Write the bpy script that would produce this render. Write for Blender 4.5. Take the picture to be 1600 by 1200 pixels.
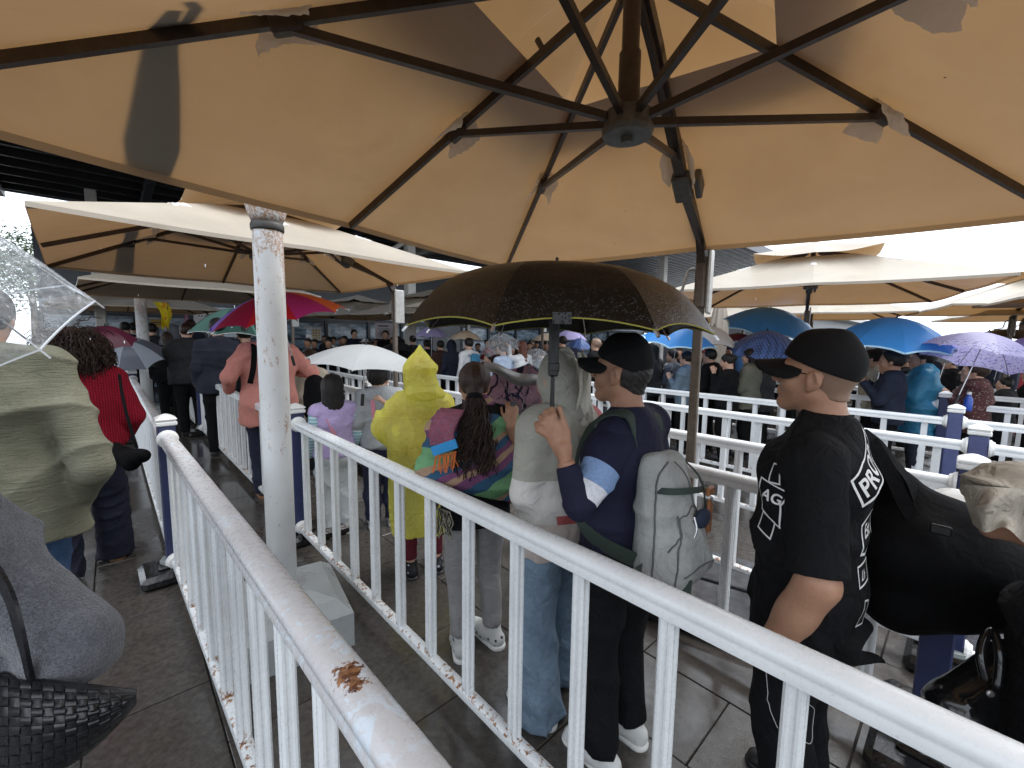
import bpy, math, random
import numpy as np
from mathutils import Vector, Matrix
from mathutils.bvhtree import BVHTree

random.seed(7)
rng = np.random.default_rng(7)
for o in list(bpy.data.objects):
    bpy.data.objects.remove(o)
SC = bpy.context.scene
COL = SC.collection

# ------------------------------------------------------------------ camera, sky, sun, exposure
FPX, CAMH, PITCH, ROLL = 667.0, 1.72, math.radians(6.0), math.radians(0.8)
_cp, _sp = math.cos(PITCH), math.sin(PITCH)
FW = np.array([0, _cp, -_sp]); _up0 = np.array([0, _sp, _cp]); _rt0 = np.array([1.0, 0, 0])
RT = _rt0 * math.cos(ROLL) + _up0 * math.sin(ROLL)
UP = _up0 * math.cos(ROLL) - _rt0 * math.sin(ROLL)
cam_data = bpy.data.cameras.new('camera')
cam_data.sensor_width = 36.0
cam_data.lens = 36.0 * FPX / 1600.0
cam_data.clip_start = 0.05
cam_data.clip_end = 600.0
cam = bpy.data.objects.new('camera', cam_data)
COL.objects.link(cam)
cam.matrix_world = Matrix(((RT[0], UP[0], -FW[0], 0), (RT[1], UP[1], -FW[1], 0), (RT[2], UP[2], -FW[2], CAMH), (0, 0, 0, 1)))
SC.camera = cam

SUN_EL, SUN_AZ = math.radians(58), math.radians(70)      # azimuth from +Y towards +X
world = bpy.data.worlds.new('World')
SC.world = world
world.use_nodes = True
wn, wl = world.node_tree.nodes, world.node_tree.links
wn.clear()
w_out = wn.new('ShaderNodeOutputWorld')
w_bg = wn.new('ShaderNodeBackground')
w_sky = wn.new('ShaderNodeTexSky')
w_sky.sky_type = 'NISHITA'
w_sky.sun_disc = False
w_sky.sun_elevation = SUN_EL
w_sky.sun_rotation = SUN_AZ
w_sky.dust_density = 4.0
w_sky.air_density = 1.0
w_sky.ozone_density = 1.0
w_hsv = wn.new('ShaderNodeHueSaturation')
w_hsv.inputs['Saturation'].default_value = 0.22
w_mix = wn.new('ShaderNodeMix'); w_mix.data_type = 'RGBA'
w_mix.inputs[0].default_value = 0.60
w_mix.inputs[7].default_value = (8.6, 9.4, 10.4, 1)       # even cloud cover
w_bg.inputs['Strength'].default_value = 0.13
wl.new(w_sky.outputs[0], w_hsv.inputs['Color'])
wl.new(w_hsv.outputs[0], w_mix.inputs[6])
wl.new(w_mix.outputs[2], w_bg.inputs['Color'])
wl.new(w_bg.outputs[0], w_out.inputs['Surface'])

sun_data = bpy.data.lights.new('sun', 'SUN')
sun_data.energy = 0.7
sun_data.angle = math.radians(40)
sun_data.color = (1.0, 0.97, 0.92)
sun = bpy.data.objects.new('sun', sun_data)
COL.objects.link(sun)
_sd = Vector((math.sin(SUN_AZ) * math.cos(SUN_EL), math.cos(SUN_AZ) * math.cos(SUN_EL), math.sin(SUN_EL)))
sun.rotation_euler = (-_sd).to_track_quat('-Z', 'Y').to_euler()

SC.view_settings.view_transform = 'Standard'
SC.view_settings.look = 'None'
SC.view_settings.exposure = 1.22
SC.view_settings.gamma = 1.0
SC.view_settings.use_curve_mapping = False
SC.render.engine = 'CYCLES'
SC.cycles.max_bounces = 8
SC.cycles.diffuse_bounces = 4
SC.cycles.glossy_bounces = 3
SC.cycles.transmission_bounces = 6
SC.cycles.transparent_max_bounces = 12
SC.cycles.use_denoising = True
SC.cycles.caustics_reflective = False
SC.cycles.caustics_refractive = False

# ------------------------------------------------------------------ reading the photograph's geometry
def ray(px, py):
    return FW + RT * (px - 800) / FPX + UP * (600 - py) / FPX
def W(px, py, Y):                     # point on the sight line of a pixel, Y metres ahead
    d = ray(px, py)
    return np.array([0, 0, CAMH]) + d * (Y / d[1])
def G(px, py, h=0.0):                 # point on the sight line of a pixel at height h
    d = ray(px, py)
    return np.array([0, 0, CAMH]) + d * ((h - CAMH) / d[2])
NV = np.array([0.732, 0.681, 0.0]); NV /= np.linalg.norm(NV)      # across the lanes
DV = np.array([-NV[1], NV[0], 0.0])                               # along the lanes, the way people face
def ND(n, d, z=0.0):
    return NV * n + DV * d + np.array([0, 0, z])
FACE = math.atan2(-DV[0], DV[1])      # z rotation that turns local +y to DV

# ------------------------------------------------------------------ object helpers
def tag(o, label=None, cat=None, group=None, kind=None):
    if label: o['label'] = label
    if cat: o['category'] = cat
    if group: o['group'] = group
    if kind: o['kind'] = kind
    return o
def empty(name, loc, rz=0.0, label=None, cat=None, group=None):
    o = bpy.data.objects.new(name, None)
    o.empty_display_size = 0.2
    COL.objects.link(o)
    o.location = tuple(float(v) for v in loc)
    o.rotation_euler = (0, 0, rz)
    return tag(o, label, cat, group)
def mesh_np(name, V, F, smooth=True):
    """V (n,3) array, F either (m,4) int array or list of index tuples."""
    me = bpy.data.meshes.new(name)
    V = np.asarray(V, dtype=np.float32)
    if isinstance(F, np.ndarray):
        m, q = F.shape
        me.vertices.add(len(V)); me.vertices.foreach_set('co', V.ravel())
        me.loops.add(m * q); me.loops.foreach_set('vertex_index', F.astype(np.int32).ravel())
        me.polygons.add(m)
        me.polygons.foreach_set('loop_start', np.arange(0, m * q, q, dtype=np.int32))
        me.polygons.foreach_set('loop_total', np.full(m, q, dtype=np.int32))
        me.update(calc_edges=True)
    else:
        me.from_pydata([tuple(map(float, v)) for v in V], [], [tuple(map(int, f)) for f in F])
        me.update()
    if smooth:
        me.polygons.foreach_set('use_smooth', [True] * len(me.polygons))
    return me
def link(name, me, mats, parent=None, loc=None, rot=None):
    o = bpy.data.objects.new(name, me)
    COL.objects.link(o)
    if not isinstance(mats, (list, tuple)): mats = [mats]
    if len(me.materials) == 0:
        for m in mats: me.materials.append(m)
    if parent is not None: o.parent = parent
    if loc is not None: o.location = tuple(float(v) for v in loc)
    if rot is not None: o.rotation_euler = rot
    return o
def copy_tree(o, parent=None):
    c = o.copy(); COL.objects.link(c)
    if parent is not None: c.parent = parent
    for ch in list(o.children): copy_tree(ch, c)
    return c
def unit(v):
    v = np.asarray(v, float); n = np.linalg.norm(v)
    return v / n if n > 1e-9 else v

class MB:
    """collects shapes into one mesh"""
    def __init__(s): s.v = []; s.f = []; s.mi = []; s.cur = 0
    def add(s, V, F):
        b = len(s.v); s.v += [tuple(map(float, p)) for p in V]
        s.f += [tuple(int(i) + b for i in f) for f in F]; s.mi += [s.cur] * len(F)
        return s
    def box(s, c, size, ax=None, ay=None, az=None, bev=0.0):
        c = np.asarray(c, float); h = np.asarray(size, float) / 2
        ax = np.array([1., 0, 0]) if ax is None else unit(ax)
        ay = np.array([0, 1., 0]) if ay is None else unit(ay)
        az = unit(np.cross(ax, ay)) if az is None else unit(az)
        if bev <= 0:
            V = [c + ax * h[0] * i + ay * h[1] * j + az * h[2] * k for k in (-1, 1) for j in (-1, 1) for i in (-1, 1)]
            F = [(0, 2, 3, 1), (4, 5, 7, 6), (0, 1, 5, 4), (2, 6, 7, 3), (0, 4, 6, 2), (1, 3, 7, 5)]
            return s.add(V, F)
        b = min(bev, h.min() * 0.95)
        V = []; idx = {}
        for k in (-1, 1):
            for j in (-1, 1):
                for i in (-1, 1):
                    for a in range(3):
                        off = h - b; off[a] = h[a]
                        idx[(i, j, k, a)] = len(V)
                        V.append(c + ax * off[0] * i + ay * off[1] * j + az * off[2] * k)
        F = []
        def q(l, flip):
            F.append(tuple(l if not flip else l[::-1]))
        sgn = (-1, 1)
        for a in range(3):
            u, w = (a + 1) % 3, (a + 2) % 3
            for sa in sgn:
                l = []
                for su, sw in ((-1, -1), (1, -1), (1, 1), (-1, 1)):
                    key = [0, 0, 0]; key[a] = sa; key[u] = su; key[w] = sw
                    l.append(idx[(*key, a)])
                q(l, sa < 0)
            for su in sgn:                                   # edges along a
                for sw in sgn:
                    k0 = [0, 0, 0]; k0[u] = su; k0[w] = sw
                    k1 = list(k0); k0[a] = -1; k1[a] = 1
                    l = [idx[(*k0, u)], idx[(*k1, u)], idx[(*k1, w)], idx[(*k0, w)]]
                    q(l, su * sw > 0)
        for i in sgn:
            for j in sgn:
                for k in sgn:
                    l = [idx[(i, j, k, 0)], idx[(i, j, k, 1)], idx[(i, j, k, 2)]]
                    q(l, i * j * k < 0)
        return s.add(V, F)
    def tube(s, P, r, n=8, cap=True, up=None, sx=1.0, sy=1.0, closed=False):
        P = [np.asarray(p, float) for p in P]
        R = r if isinstance(r, (list, tuple, np.ndarray)) else [r] * len(P)
        V = []; prev = None
        for i, p in enumerate(P):
            t = unit(P[min(i + 1, len(P) - 1)] - P[max(i - 1, 0)])
            if prev is None:
                a = np.array(up if up is not None else ([0, 0, 1.] if abs(t[2]) < .9 else [1., 0, 0]))
            else: a = prev
            a = unit(a - t * (a @ t)); b = np.cross(t, a); prev = a
            for k in range(n):
                th = 2 * math.pi * (k + .5) / n
                V.append(p + (a * math.cos(th) * sx + b * math.sin(th) * sy) * R[i])
        F = []
        for i in range(len(P) - 1):
            for k in range(n):
                F.append((i * n + k, i * n + (k + 1) % n, (i + 1) * n + (k + 1) % n, (i + 1) * n + k))
        if cap:
            F.append(tuple(range(n))[::-1]); F.append(tuple((len(P) - 1) * n + k for k in range(n)))
        return s.add(V, F)
    def lathe(s, prof, c=(0, 0, 0), n=16, axis=None, cap=True):
        c = np.asarray(c, float)
        az = np.array([0, 0, 1.]) if axis is None else unit(axis)
        ax = unit(np.cross(az, [0, 1., 0] if abs(az[1]) < .9 else [1., 0, 0])); ay = np.cross(az, ax)
        V = [c + az * z + (ax * math.cos(2 * math.pi * k / n) + ay * math.sin(2 * math.pi * k / n)) * r for r, z in prof for k in range(n)]
        F = []
        for i in range(len(prof) - 1):
            for k in range(n):
                F.append((i * n + k, i * n + (k + 1) % n, (i + 1) * n + (k + 1) % n, (i + 1) * n + k))
        if cap:
            F.append(tuple(range(n))[::-1]); F.append(tuple((len(prof) - 1) * n + k for k in range(n)))
        return s.add(V, F)
    def prism(s, prof, a, b, u, v):
        """profile [(pu,pv)] swept from a to b"""
        a = np.asarray(a, float); b = np.asarray(b, float); u = np.asarray(u, float); v = np.asarray(v, float); n = len(prof)
        V = [a + u * p + v * q for p, q in prof] + [b + u * p + v * q for p, q in prof]
        F = [(k, (k + 1) % n, n + (k + 1) % n, n + k) for k in range(n)]
        F += [tuple(range(n))[::-1], tuple(n + k for k in range(n))]
        return s.add(V, F)
    def grid(s, fn, nu, nv):
        V = [fn(i / nu, j / nv) for i in range(nu + 1) for j in range(nv + 1)]
        F = [(i * (nv + 1) + j, (i + 1) * (nv + 1) + j, (i + 1) * (nv + 1) + j + 1, i * (nv + 1) + j + 1) for i in range(nu) for j in range(nv)]
        return s.add(V, F)
    def build(s, name, mats, parent=None, smooth=False, loc=None, rot=None, org=None, angle=None):
        V = np.array(s.v, float)
        if org is not None: V = V - np.asarray(org, float)
        me = mesh_np(name, V, s.f, smooth)
        if not isinstance(mats, (list, tuple)): mats = [mats]
        for m in mats: me.materials.append(m)
        if len(mats) > 1: me.polygons.foreach_set('material_index', s.mi)
        if angle is not None:
            me.polygons.foreach_set('use_smooth', [True] * len(me.polygons))
            try: me.set_sharp_from_angle(angle=math.radians(angle))
            except Exception: pass
        return link(name, me, mats, parent, loc, rot)

# ------------------------------------------------------------------ materials
class NT:
    def __init__(s, name):
        s.m = bpy.data.materials.new(name); s.m.use_nodes = True
        s.n = s.m.node_tree.nodes; s.l = s.m.node_tree.links
        s.n.clear()
        s.out = s.n.new('ShaderNodeOutputMaterial')
        s.tc = s.n.new('ShaderNodeTexCoord')
        s.co = s.tc.outputs['Object']
    def node(s, t, **kw):
        nd = s.n.new(t)
        for k, v in kw.items():
            if k.startswith('i_'):
                nm = k[2:]
                key = int(nm) if nm.isdigit() else nm.replace('_', ' ')
                if hasattr(v, 'is_linked') or isinstance(v, bpy.types.NodeSocket): s.l.new(v, nd.inputs[key])
                else: nd.inputs[key].default_value = v
            else: setattr(nd, k, v)
        return nd
    def noise(s, scale, detail=3, rough=.55, vec=None, dist=0.0):
        nd = s.node('ShaderNodeTexNoise', i_Scale=scale, i_Detail=detail, i_Roughness=rough, i_Distortion=dist)
        s.l.new(vec if vec is not None else s.co, nd.inputs['Vector'])
        return nd.outputs['Fac']
    def vor(s, scale, vec=None, feature='F1'):
        nd = s.node('ShaderNodeTexVoronoi', feature=feature, i_Scale=scale)
        s.l.new(vec if vec is not None else s.co, nd.inputs['Vector'])
        return nd
    def ramp(s, fac, stops, interp='LINEAR'):
        nd = s.node('ShaderNodeValToRGB'); s.l.new(fac, nd.inputs[0])
        cr = nd.color_ramp; cr.interpolation = interp
        while len(cr.elements) < len(stops): cr.elements.new(0.5)
        for e, (p, c) in zip(cr.elements, stops):
            e.position = p; e.color = (c, c, c, 1) if not isinstance(c, (tuple, list)) else (*c[:3], 1)
        return nd.outputs[0]
    def mix(s, fac, a, b, blend='MIX'):
        nd = s.node('ShaderNodeMix'); nd.data_type = 'RGBA'; nd.blend_type = blend
        for key, v in ((0, fac), (6, a), (7, b)):
            if isinstance(v, bpy.types.NodeSocket): s.l.new(v, nd.inputs[key])
            elif key == 0: nd.inputs[0].default_value = v
            else: nd.inputs[key].default_value = (*v[:3], 1)
        return nd.outputs[2]
    def math(s, op, a, b=None, c=None):
        nd = s.node('ShaderNodeMath', operation=op)
        for i, v in enumerate((a, b, c)):
            if v is None: continue
            if isinstance(v, bpy.types.NodeSocket): s.l.new(v, nd.inputs[i])
            else: nd.inputs[i].default_value = v
        return nd.outputs[0]
    def dot(s, vec, axis, origin=(0, 0, 0)):
        sub = s.node('ShaderNodeVectorMath', operation='SUBTRACT'); s.l.new(vec, sub.inputs[0]); sub.inputs[1].default_value = tuple(map(float, origin))
        d = s.node('ShaderNodeVectorMath', operation='DOT_PRODUCT'); s.l.new(sub.outputs[0], d.inputs[0]); d.inputs[1].default_value = tuple(map(float, axis))
        return d.outputs['Value']
    def bump(s, h, strength=.3, dist=.01, prev=None):
        nd = s.node('ShaderNodeBump', i_Strength=strength, i_Distance=dist)
        s.l.new(h, nd.inputs['Height'])
        if prev is not None: s.l.new(prev, nd.inputs['Normal'])
        return nd.outputs[0]
    def bsdf(s, color, rough=.6, metal=0.0, spec=.5, normal=None, **kw):
        p = s.node('ShaderNodeBsdfPrincipled')
        for key, v in (('Base Color', color), ('Roughness', rough), ('Metallic', metal), ('Specular IOR Level', spec)):
            if isinstance(v, bpy.types.NodeSocket): s.l.new(v, p.inputs[key])
            elif key == 'Base Color': p.inputs[key].default_value = (*v[:3], 1)
            else: p.inputs[key].default_value = v
        if normal is not None: s.l.new(normal, p.inputs['Normal'])
        for k, v in kw.items():
            key = k.replace('_', ' ')
            if isinstance(v, bpy.types.NodeSocket): s.l.new(v, p.inputs[key])
            else: p.inputs[key].default_value = v
        return p
    def done(s, sh):
        s.l.new(sh.outputs[0] if hasattr(sh, 'outputs') else sh, s.out.inputs['Surface'])
        return s.m
def dk(c, f): return tuple(v * f for v in c)
_mc = {}
def cloth(name, c, var=.25, rough=.85, weave=900.0, wstr=.12, fold=0.0, sheen=.0, spec=.25, dots=None):
    if name in _mc: return _mc[name]
    t = NT(name)
    n1 = t.noise(7.0, 4); n2 = t.noise(weave / 6, 2)
    f = t.math('ADD', t.math('MULTIPLY', n1, .7), t.math('MULTIPLY', n2, .3))
    col = t.mix(t.ramp(f, [(.3, 0.0), (.7, 1.0)]), dk(c, 1 - var), dk(c, 1 + var * .6))
    if dots is not None:
        v = t.vor(dots[1]).outputs['Distance']
        col = t.mix(t.ramp(v, [(.18, 1.0), (.26, 0.0)]), col, dots[0])
    nb = t.bump(t.noise(weave, 2), wstr, .002)
    if fold:
        nb = t.bump(t.noise(16.0, 3, .5, dist=1.2), fold, .03, nb)
    p = t.bsdf(col, rough, 0, spec, nb)
    if sheen: p.inputs['Sheen Weight'].default_value = sheen
    _mc[name] = t.done(p); return _mc[name]
def paint(name, c, rough=.45, var=.12, spec=.5, scale=6.0, metal=0.0, bump=.05, bs=60.0, coat=0.0):
    if name in _mc: return _mc[name]
    t = NT(name)
    col = t.mix(t.ramp(t.noise(scale, 5), [(.3, 0.0), (.75, 1.0)]), dk(c, 1 - var), dk(c, 1 + var * .5))
    rg = t.ramp(t.noise(scale * 3, 4), [(.3, max(rough - .12, .02)), (.7, min(rough + .12, 1))])
    p = t.bsdf(col, rg, metal, spec, t.bump(t.noise(bs, 3), bump, .004))
    if coat: p.inputs['Coat Weight'].default_value = coat
    _mc[name] = t.done(p); return _mc[name]
def skin_mat(name, c):
    if name in _mc: return _mc[name]
    t = NT(name)
    n = t.noise(9.0, 4); n2 = t.noise(140.0, 3)
    col = t.mix(t.ramp(n, [(.3, 0.0), (.7, 1.0)]), (c[0] * .82, c[1] * .72, c[2] * .68), (c[0] * 1.08, c[1] * 1.05, c[2] * 1.0))
    col = t.mix(t.ramp(n2, [(.45, 0.0), (.8, .35)]), col, dk(c, .62))
    p = t.bsdf(col, t.ramp(n2, [(.3, .42), (.7, .6)]), 0, .4, t.bump(t.noise(420.0, 3), .18, .0015))
    p.inputs['Subsurface Weight'].default_value = .08
    p.inputs['Subsurface Radius'].default_value = (.012, .004, .002)
    p.inputs['Subsurface Scale'].default_value = .6
    _mc[name] = t.done(p); return _mc[name]
def hair_mat(name, c, rough=.42):
    if name in _mc: return _mc[name]
    t = NT(name)
    mp = t.node('ShaderNodeMapping'); t.l.new(t.co, mp.inputs[0]); mp.inputs['Scale'].default_value = (260, 260, 22)
    n = t.noise(1.0, 3, vec=mp.outputs[0])
    col = t.mix(t.ramp(n, [(.35, 0.0), (.7, 1.0)]), dk(c, .45), dk(c, 1.7))
    p = t.bsdf(col, rough + .08, 0, .28, t.bump(n, .55, .004))
    _mc[name] = t.done(p); return _mc[name]
# ------------------------------------------------------------------ implicit bodies: tapered capsules and ellipsoids blended, meshed as one surface
def cap(a, b, ra, rb=None, k=.02, sq=None, flat=(0, 0), op='+'):
    a = np.asarray(a, np.float32); b = np.asarray(b, np.float32); rb = ra if rb is None else rb
    ab = b - a; L2 = float(ab @ ab) + 1e-9; L = math.sqrt(L2); u = ab / L
    def f(X, Y, Z):
        px, py, pz = X - a[0], Y - a[1], Z - a[2]
        tt = (px * ab[0] + py * ab[1] + pz * ab[2]) / L2
        t = np.clip(tt, 0, 1)
        vx, vy, vz = px - ab[0] * t, py - ab[1] * t, pz - ab[2] * t
        if sq:
            for ax, fac in sq:
                c = (vx * ax[0] + vy * ax[1] + vz * ax[2]) * (1 - 1 / fac)
                vx, vy, vz = vx - ax[0] * c, vy - ax[1] * c, vz - ax[2] * c
        d = np.sqrt(vx * vx + vy * vy + vz * vz) - (ra + (rb - ra) * t)
        if flat[0]: d = np.maximum(d, -tt * L)
        if flat[1]: d = np.maximum(d, tt * L - L)
        return d
    m = max(ra, rb) * max([1.0] + [fc for _, fc in (sq or [])])
    return (f, np.minimum(a, b) - m, np.maximum(a, b) + m, k, op)
def ell(c, r, fr=None, k=.02, op='+'):
    c = np.asarray(c, np.float32); r = np.asarray(r, np.float32)
    fr = np.eye(3, dtype=np.float32) if fr is None else np.asarray(fr, np.float32)
    def f(X, Y, Z):
        px, py, pz = X - c[0], Y - c[1], Z - c[2]
        k0 = 0; k1 = 0
        for i in range(3):
            q = px * fr[i, 0] + py * fr[i, 1] + pz * fr[i, 2]
            k0 = k0 + (q / r[i]) ** 2; k1 = k1 + (q / r[i] ** 2) ** 2
        k0 = np.sqrt(k0) + 1e-6; k1 = np.sqrt(k1) + 1e-6
        return k0 * (k0 - 1) / k1
    m = float(r.max())
    return (f, c - m, c + m, k, op)
def half(p, n, lo, hi, op='&', k=.004):
    """keep (op '&') the side of plane (p,n) opposite to n, inside the box lo..hi"""
    p = np.asarray(p, np.float32); n = np.asarray(unit(n), np.float32)
    def f(X, Y, Z): return (X - p[0]) * n[0] + (Y - p[1]) * n[1] + (Z - p[2]) * n[2]
    return (f, np.asarray(lo, np.float32), np.asarray(hi, np.float32), k, op)
def axis_pts(lo, hi, step, bands):
    pts = [lo]
    while pts[-1] < hi:
        x = pts[-1]; st = step
        for a, b, s in bands:
            if a - s <= x <= b: st = min(st, s)
            elif x < a < x + st: st = max(a - x, s)
        pts.append(x + st)
    return np.array(pts, np.float32)
def solve(prims, step=.012, bands=None, disp=None, pad=.03):
    """bands: list of (lo3, hi3, step). Returns V, quads."""
    bands = bands or []
    add = [p for p in prims if p[4] == '+']
    lo = np.min([p[1] for p in add], 0) - pad; hi = np.max([p[2] for p in add], 0) + pad
    ax = [axis_pts(float(lo[i]), float(hi[i]), step, [(float(b[0][i]), float(b[1][i]), b[2]) for b in bands]) for i in range(3)]
    D = np.full([len(a) for a in ax], 9.0, np.float32)
    for f, l, h, k, op in prims:
        pd = k + step * 2.5
        ix = [slice(max(int(np.searchsorted(ax[i], l[i] - pd)) - 1, 0), int(np.searchsorted(ax[i], h[i] + pd)) + 1) for i in range(3)]
        X, Y, Z = ax[0][ix[0]][:, None, None], ax[1][ix[1]][None, :, None], ax[2][ix[2]][None, None, :]
        if X.size * Y.size * Z.size == 0: continue
        b = f(X, Y, Z).astype(np.float32)
        a = D[ix[0], ix[1], ix[2]]
        if b.shape != a.shape: b = np.broadcast_to(b, a.shape)
        if op == '+':
            hh = np.clip(.5 + .5 * (a - b) / k, 0, 1)
            D[ix[0], ix[1], ix[2]] = a + (b - a) * hh - k * hh * (1 - hh)
        elif op == '-':
            b = -b; hh = np.clip(.5 - .5 * (a - b) / k, 0, 1)
            D[ix[0], ix[1], ix[2]] = a + (b - a) * hh + k * hh * (1 - hh)
        else:
            D[ix[0], ix[1], ix[2]] = np.maximum(a, b)
    if disp is not None:
        m = np.abs(D) < .09
        i, j, k = np.nonzero(m)
        D[m] += disp(ax[0][i], ax[1][j], ax[2][k]).astype(np.float32)
    return snets(D, ax)
def snets(D, ax):
    S = D < 0
    c = np.zeros([n - 1 for n in D.shape], np.uint8)
    for i in (0, 1):
        for j in (0, 1):
            for k in (0, 1):
                c += S[i:D.shape[0] - 1 + i, j:D.shape[1] - 1 + j, k:D.shape[2] - 1 + k]
    act = (c > 0) & (c < 8)
    I = np.argwhere(act)
    ids = np.full(act.shape, -1, np.int32); ids[act] = np.arange(len(I))
    cv = {}
    for i in (0, 1):
        for j in (0, 1):
            for k in (0, 1):
                cv[(i, j, k)] = D[I[:, 0] + i, I[:, 1] + j, I[:, 2] + k]
    acc = np.zeros((len(I), 3)); cnt = np.zeros(len(I))
    P0 = np.stack([ax[q][I[:, q]] for q in range(3)], 1); P1 = np.stack([ax[q][I[:, q] + 1] for q in range(3)], 1)
    for a in range(3):
        for s in (0, 1):
            for t in (0, 1):
                k0 = [0, 0, 0]; k0[(a + 1) % 3] = s; k0[(a + 2) % 3] = t; k1 = list(k0); k1[a] = 1
                v0, v1 = cv[tuple(k0)], cv[tuple(k1)]
                m = (v0 < 0) != (v1 < 0)
                tt = v0[m] / (v0[m] - v1[m])
                p = np.empty((m.sum(), 3))
                p[:, a] = P0[m, a] + (P1[m, a] - P0[m, a]) * tt
                p[:, (a + 1) % 3] = (P1 if s else P0)[m, (a + 1) % 3]
                p[:, (a + 2) % 3] = (P1 if t else P0)[m, (a + 2) % 3]
                acc[m] += p; cnt[m] += 1
    V = acc / np.maximum(cnt, 1)[:, None]
    Q = []
    for a in range(3):
        b, cc = (a + 1) % 3, (a + 2) % 3
        s0 = [slice(None)] * 3; s1 = [slice(None)] * 3
        s0[a] = slice(0, D.shape[a] - 1); s1[a] = slice(1, None)
        for x in (b, cc):
            s0[x] = slice(1, D.shape[x] - 1); s1[x] = slice(1, D.shape[x] - 1)
        A, B = S[tuple(s0)], S[tuple(s1)]
        for flip, m in ((False, A & ~B), (True, ~A & B)):
            E = np.argwhere(m)
            if len(E) == 0: continue
            E[:, b] += 1; E[:, cc] += 1
            def cell(db, dc):
                e = E.copy(); e[:, b] -= db; e[:, cc] -= dc
                return ids[e[:, 0], e[:, 1], e[:, 2]]
            q = np.stack([cell(1, 1), cell(0, 1), cell(0, 0), cell(1, 0)], 1)
            Q.append(q[:, ::-1] if flip else q)
    Q = np.concatenate(Q)
    Q = Q[(Q >= 0).all(1)]
    return V, Q
def relax(V, Q, it=1, f=.5):
    for _ in range(it):
        acc = np.zeros_like(V); n = np.zeros(len(V))
        for a, b in ((0, 1), (1, 2), (2, 3), (3, 0)):
            np.add.at(acc, Q[:, a], V[Q[:, b]]); np.add.at(acc, Q[:, b], V[Q[:, a]])
            np.add.at(n, Q[:, a], 1); np.add.at(n, Q[:, b], 1)
        V = V + (acc / np.maximum(n, 1)[:, None] - V) * f
    return V
def folds(amp, freq=14.0, seed=0, dirv=(0, 0, 1.0), sharp=1.5):
    """cloth folds: warped creases in two sizes, gathered in patches"""
    r = np.random.default_rng(seed)
    d = unit(dirv); d2 = unit(np.asarray(d) + r.normal(size=3) * .55)
    k1 = unit(r.normal(size=3)) * freq * .42; k2 = unit(r.normal(size=3)) * freq * .5; k3 = unit(r.normal(size=3)) * freq * .95; k4 = unit(r.normal(size=3)) * freq * 1.5
    ph = r.uniform(0, 6.28, 8)
    def dt(X, Y, Z, k): return X * k[0] + Y * k[1] + Z * k[2]
    def f(X, Y, Z):
        w = np.sin(dt(X, Y, Z, k1) + ph[0]) + .7 * np.sin(dt(X, Y, Z, k2) + ph[1])
        w2 = np.sin(dt(X, Y, Z, k3) + ph[4]) + .6 * np.sin(dt(X, Y, Z, k4) + ph[5] + w)
        s1 = 1 - np.abs(np.sin(dt(X, Y, Z, d) * freq * 1.15 + 1.9 * w + .5 * w2 + ph[2]))
        s2 = 1 - np.abs(np.sin(dt(X, Y, Z, d2) * freq * 2.5 + 2.4 * w - .9 * w2 + ph[3]))
        g1 = .5 + .5 * np.sin(dt(X, Y, Z, k2) * 1.1 + .8 * w2 + ph[6]); g2 = .5 + .5 * np.sin(dt(X, Y, Z, k3) * .8 + w + ph[7])
        return -1.7 * amp * (1.25 * s1 ** 2.0 * (.25 + .75 * g1) + .75 * s2 ** 1.6 * (.15 + .85 * g2) - .45)
    return f

# ------------------------------------------------------------------ people
class Sk: pass
BASE = dict(pelvis=(0, 0, .93), waist=(0, .01, 1.08), chest=(0, .0, 1.26), neck=(0, -.015, 1.43), head=(0, .03, 1.585),
            shL=(-.175, -.01, 1.375), shR=(.175, -.01, 1.375), elL=(-.235, -.03, 1.10), elR=(.235, -.03, 1.10),
            wrL=(-.235, .08, .87), wrR=(.235, .08, .87), hipL=(-.09, 0, .90), hipR=(.09, 0, .90),
            knL=(-.10, .025, .49), knR=(.10, .025, .49), anL=(-.10, -.02, .09), anR=(.10, -.02, .09))
def skel(loc, ang, h, ov=None, wov=None, girth=1.0, hyaw=0, hpitch=0, hs=1.0):
    k = Sk(); s = h / 1.72; k.s = s; k.g = girth; k.loc = np.array([loc[0], loc[1], loc[2] if len(loc) > 2 else 0.0])
    ca, sa = math.cos(ang), math.sin(ang)
    k.R = np.array([ca, sa, 0]); k.F = np.array([-sa, ca, 0]); k.U = np.array([0, 0, 1.0])
    k.hs = s * hs
    j = dict(BASE); j.update(ov or {})
    for n, v in j.items():
        setattr(k, n, k.loc + (k.R * v[0] + k.F * v[1] + k.U * v[2]) * s)
    for n, v in (wov or {}).items(): setattr(k, n, np.asarray(v, float))
    a2 = ang + hyaw; c2, s2 = math.cos(a2), math.sin(a2)
    k.hR = np.array([c2, s2, 0]); f0 = np.array([-s2, c2, 0])
    k.hF = f0 * math.cos(hpitch) + k.U * math.sin(hpitch); k.hU = np.cross(k.hR, k.hF)
    k.hfr = np.stack([k.hR, k.hF, k.hU])
    k.fr = np.stack([k.R, k.F, k.U])
    return k
def hp(k, x, y, z): return k.head + (k.hR * x + k.hF * y + k.hU * z) * k.hs
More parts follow.
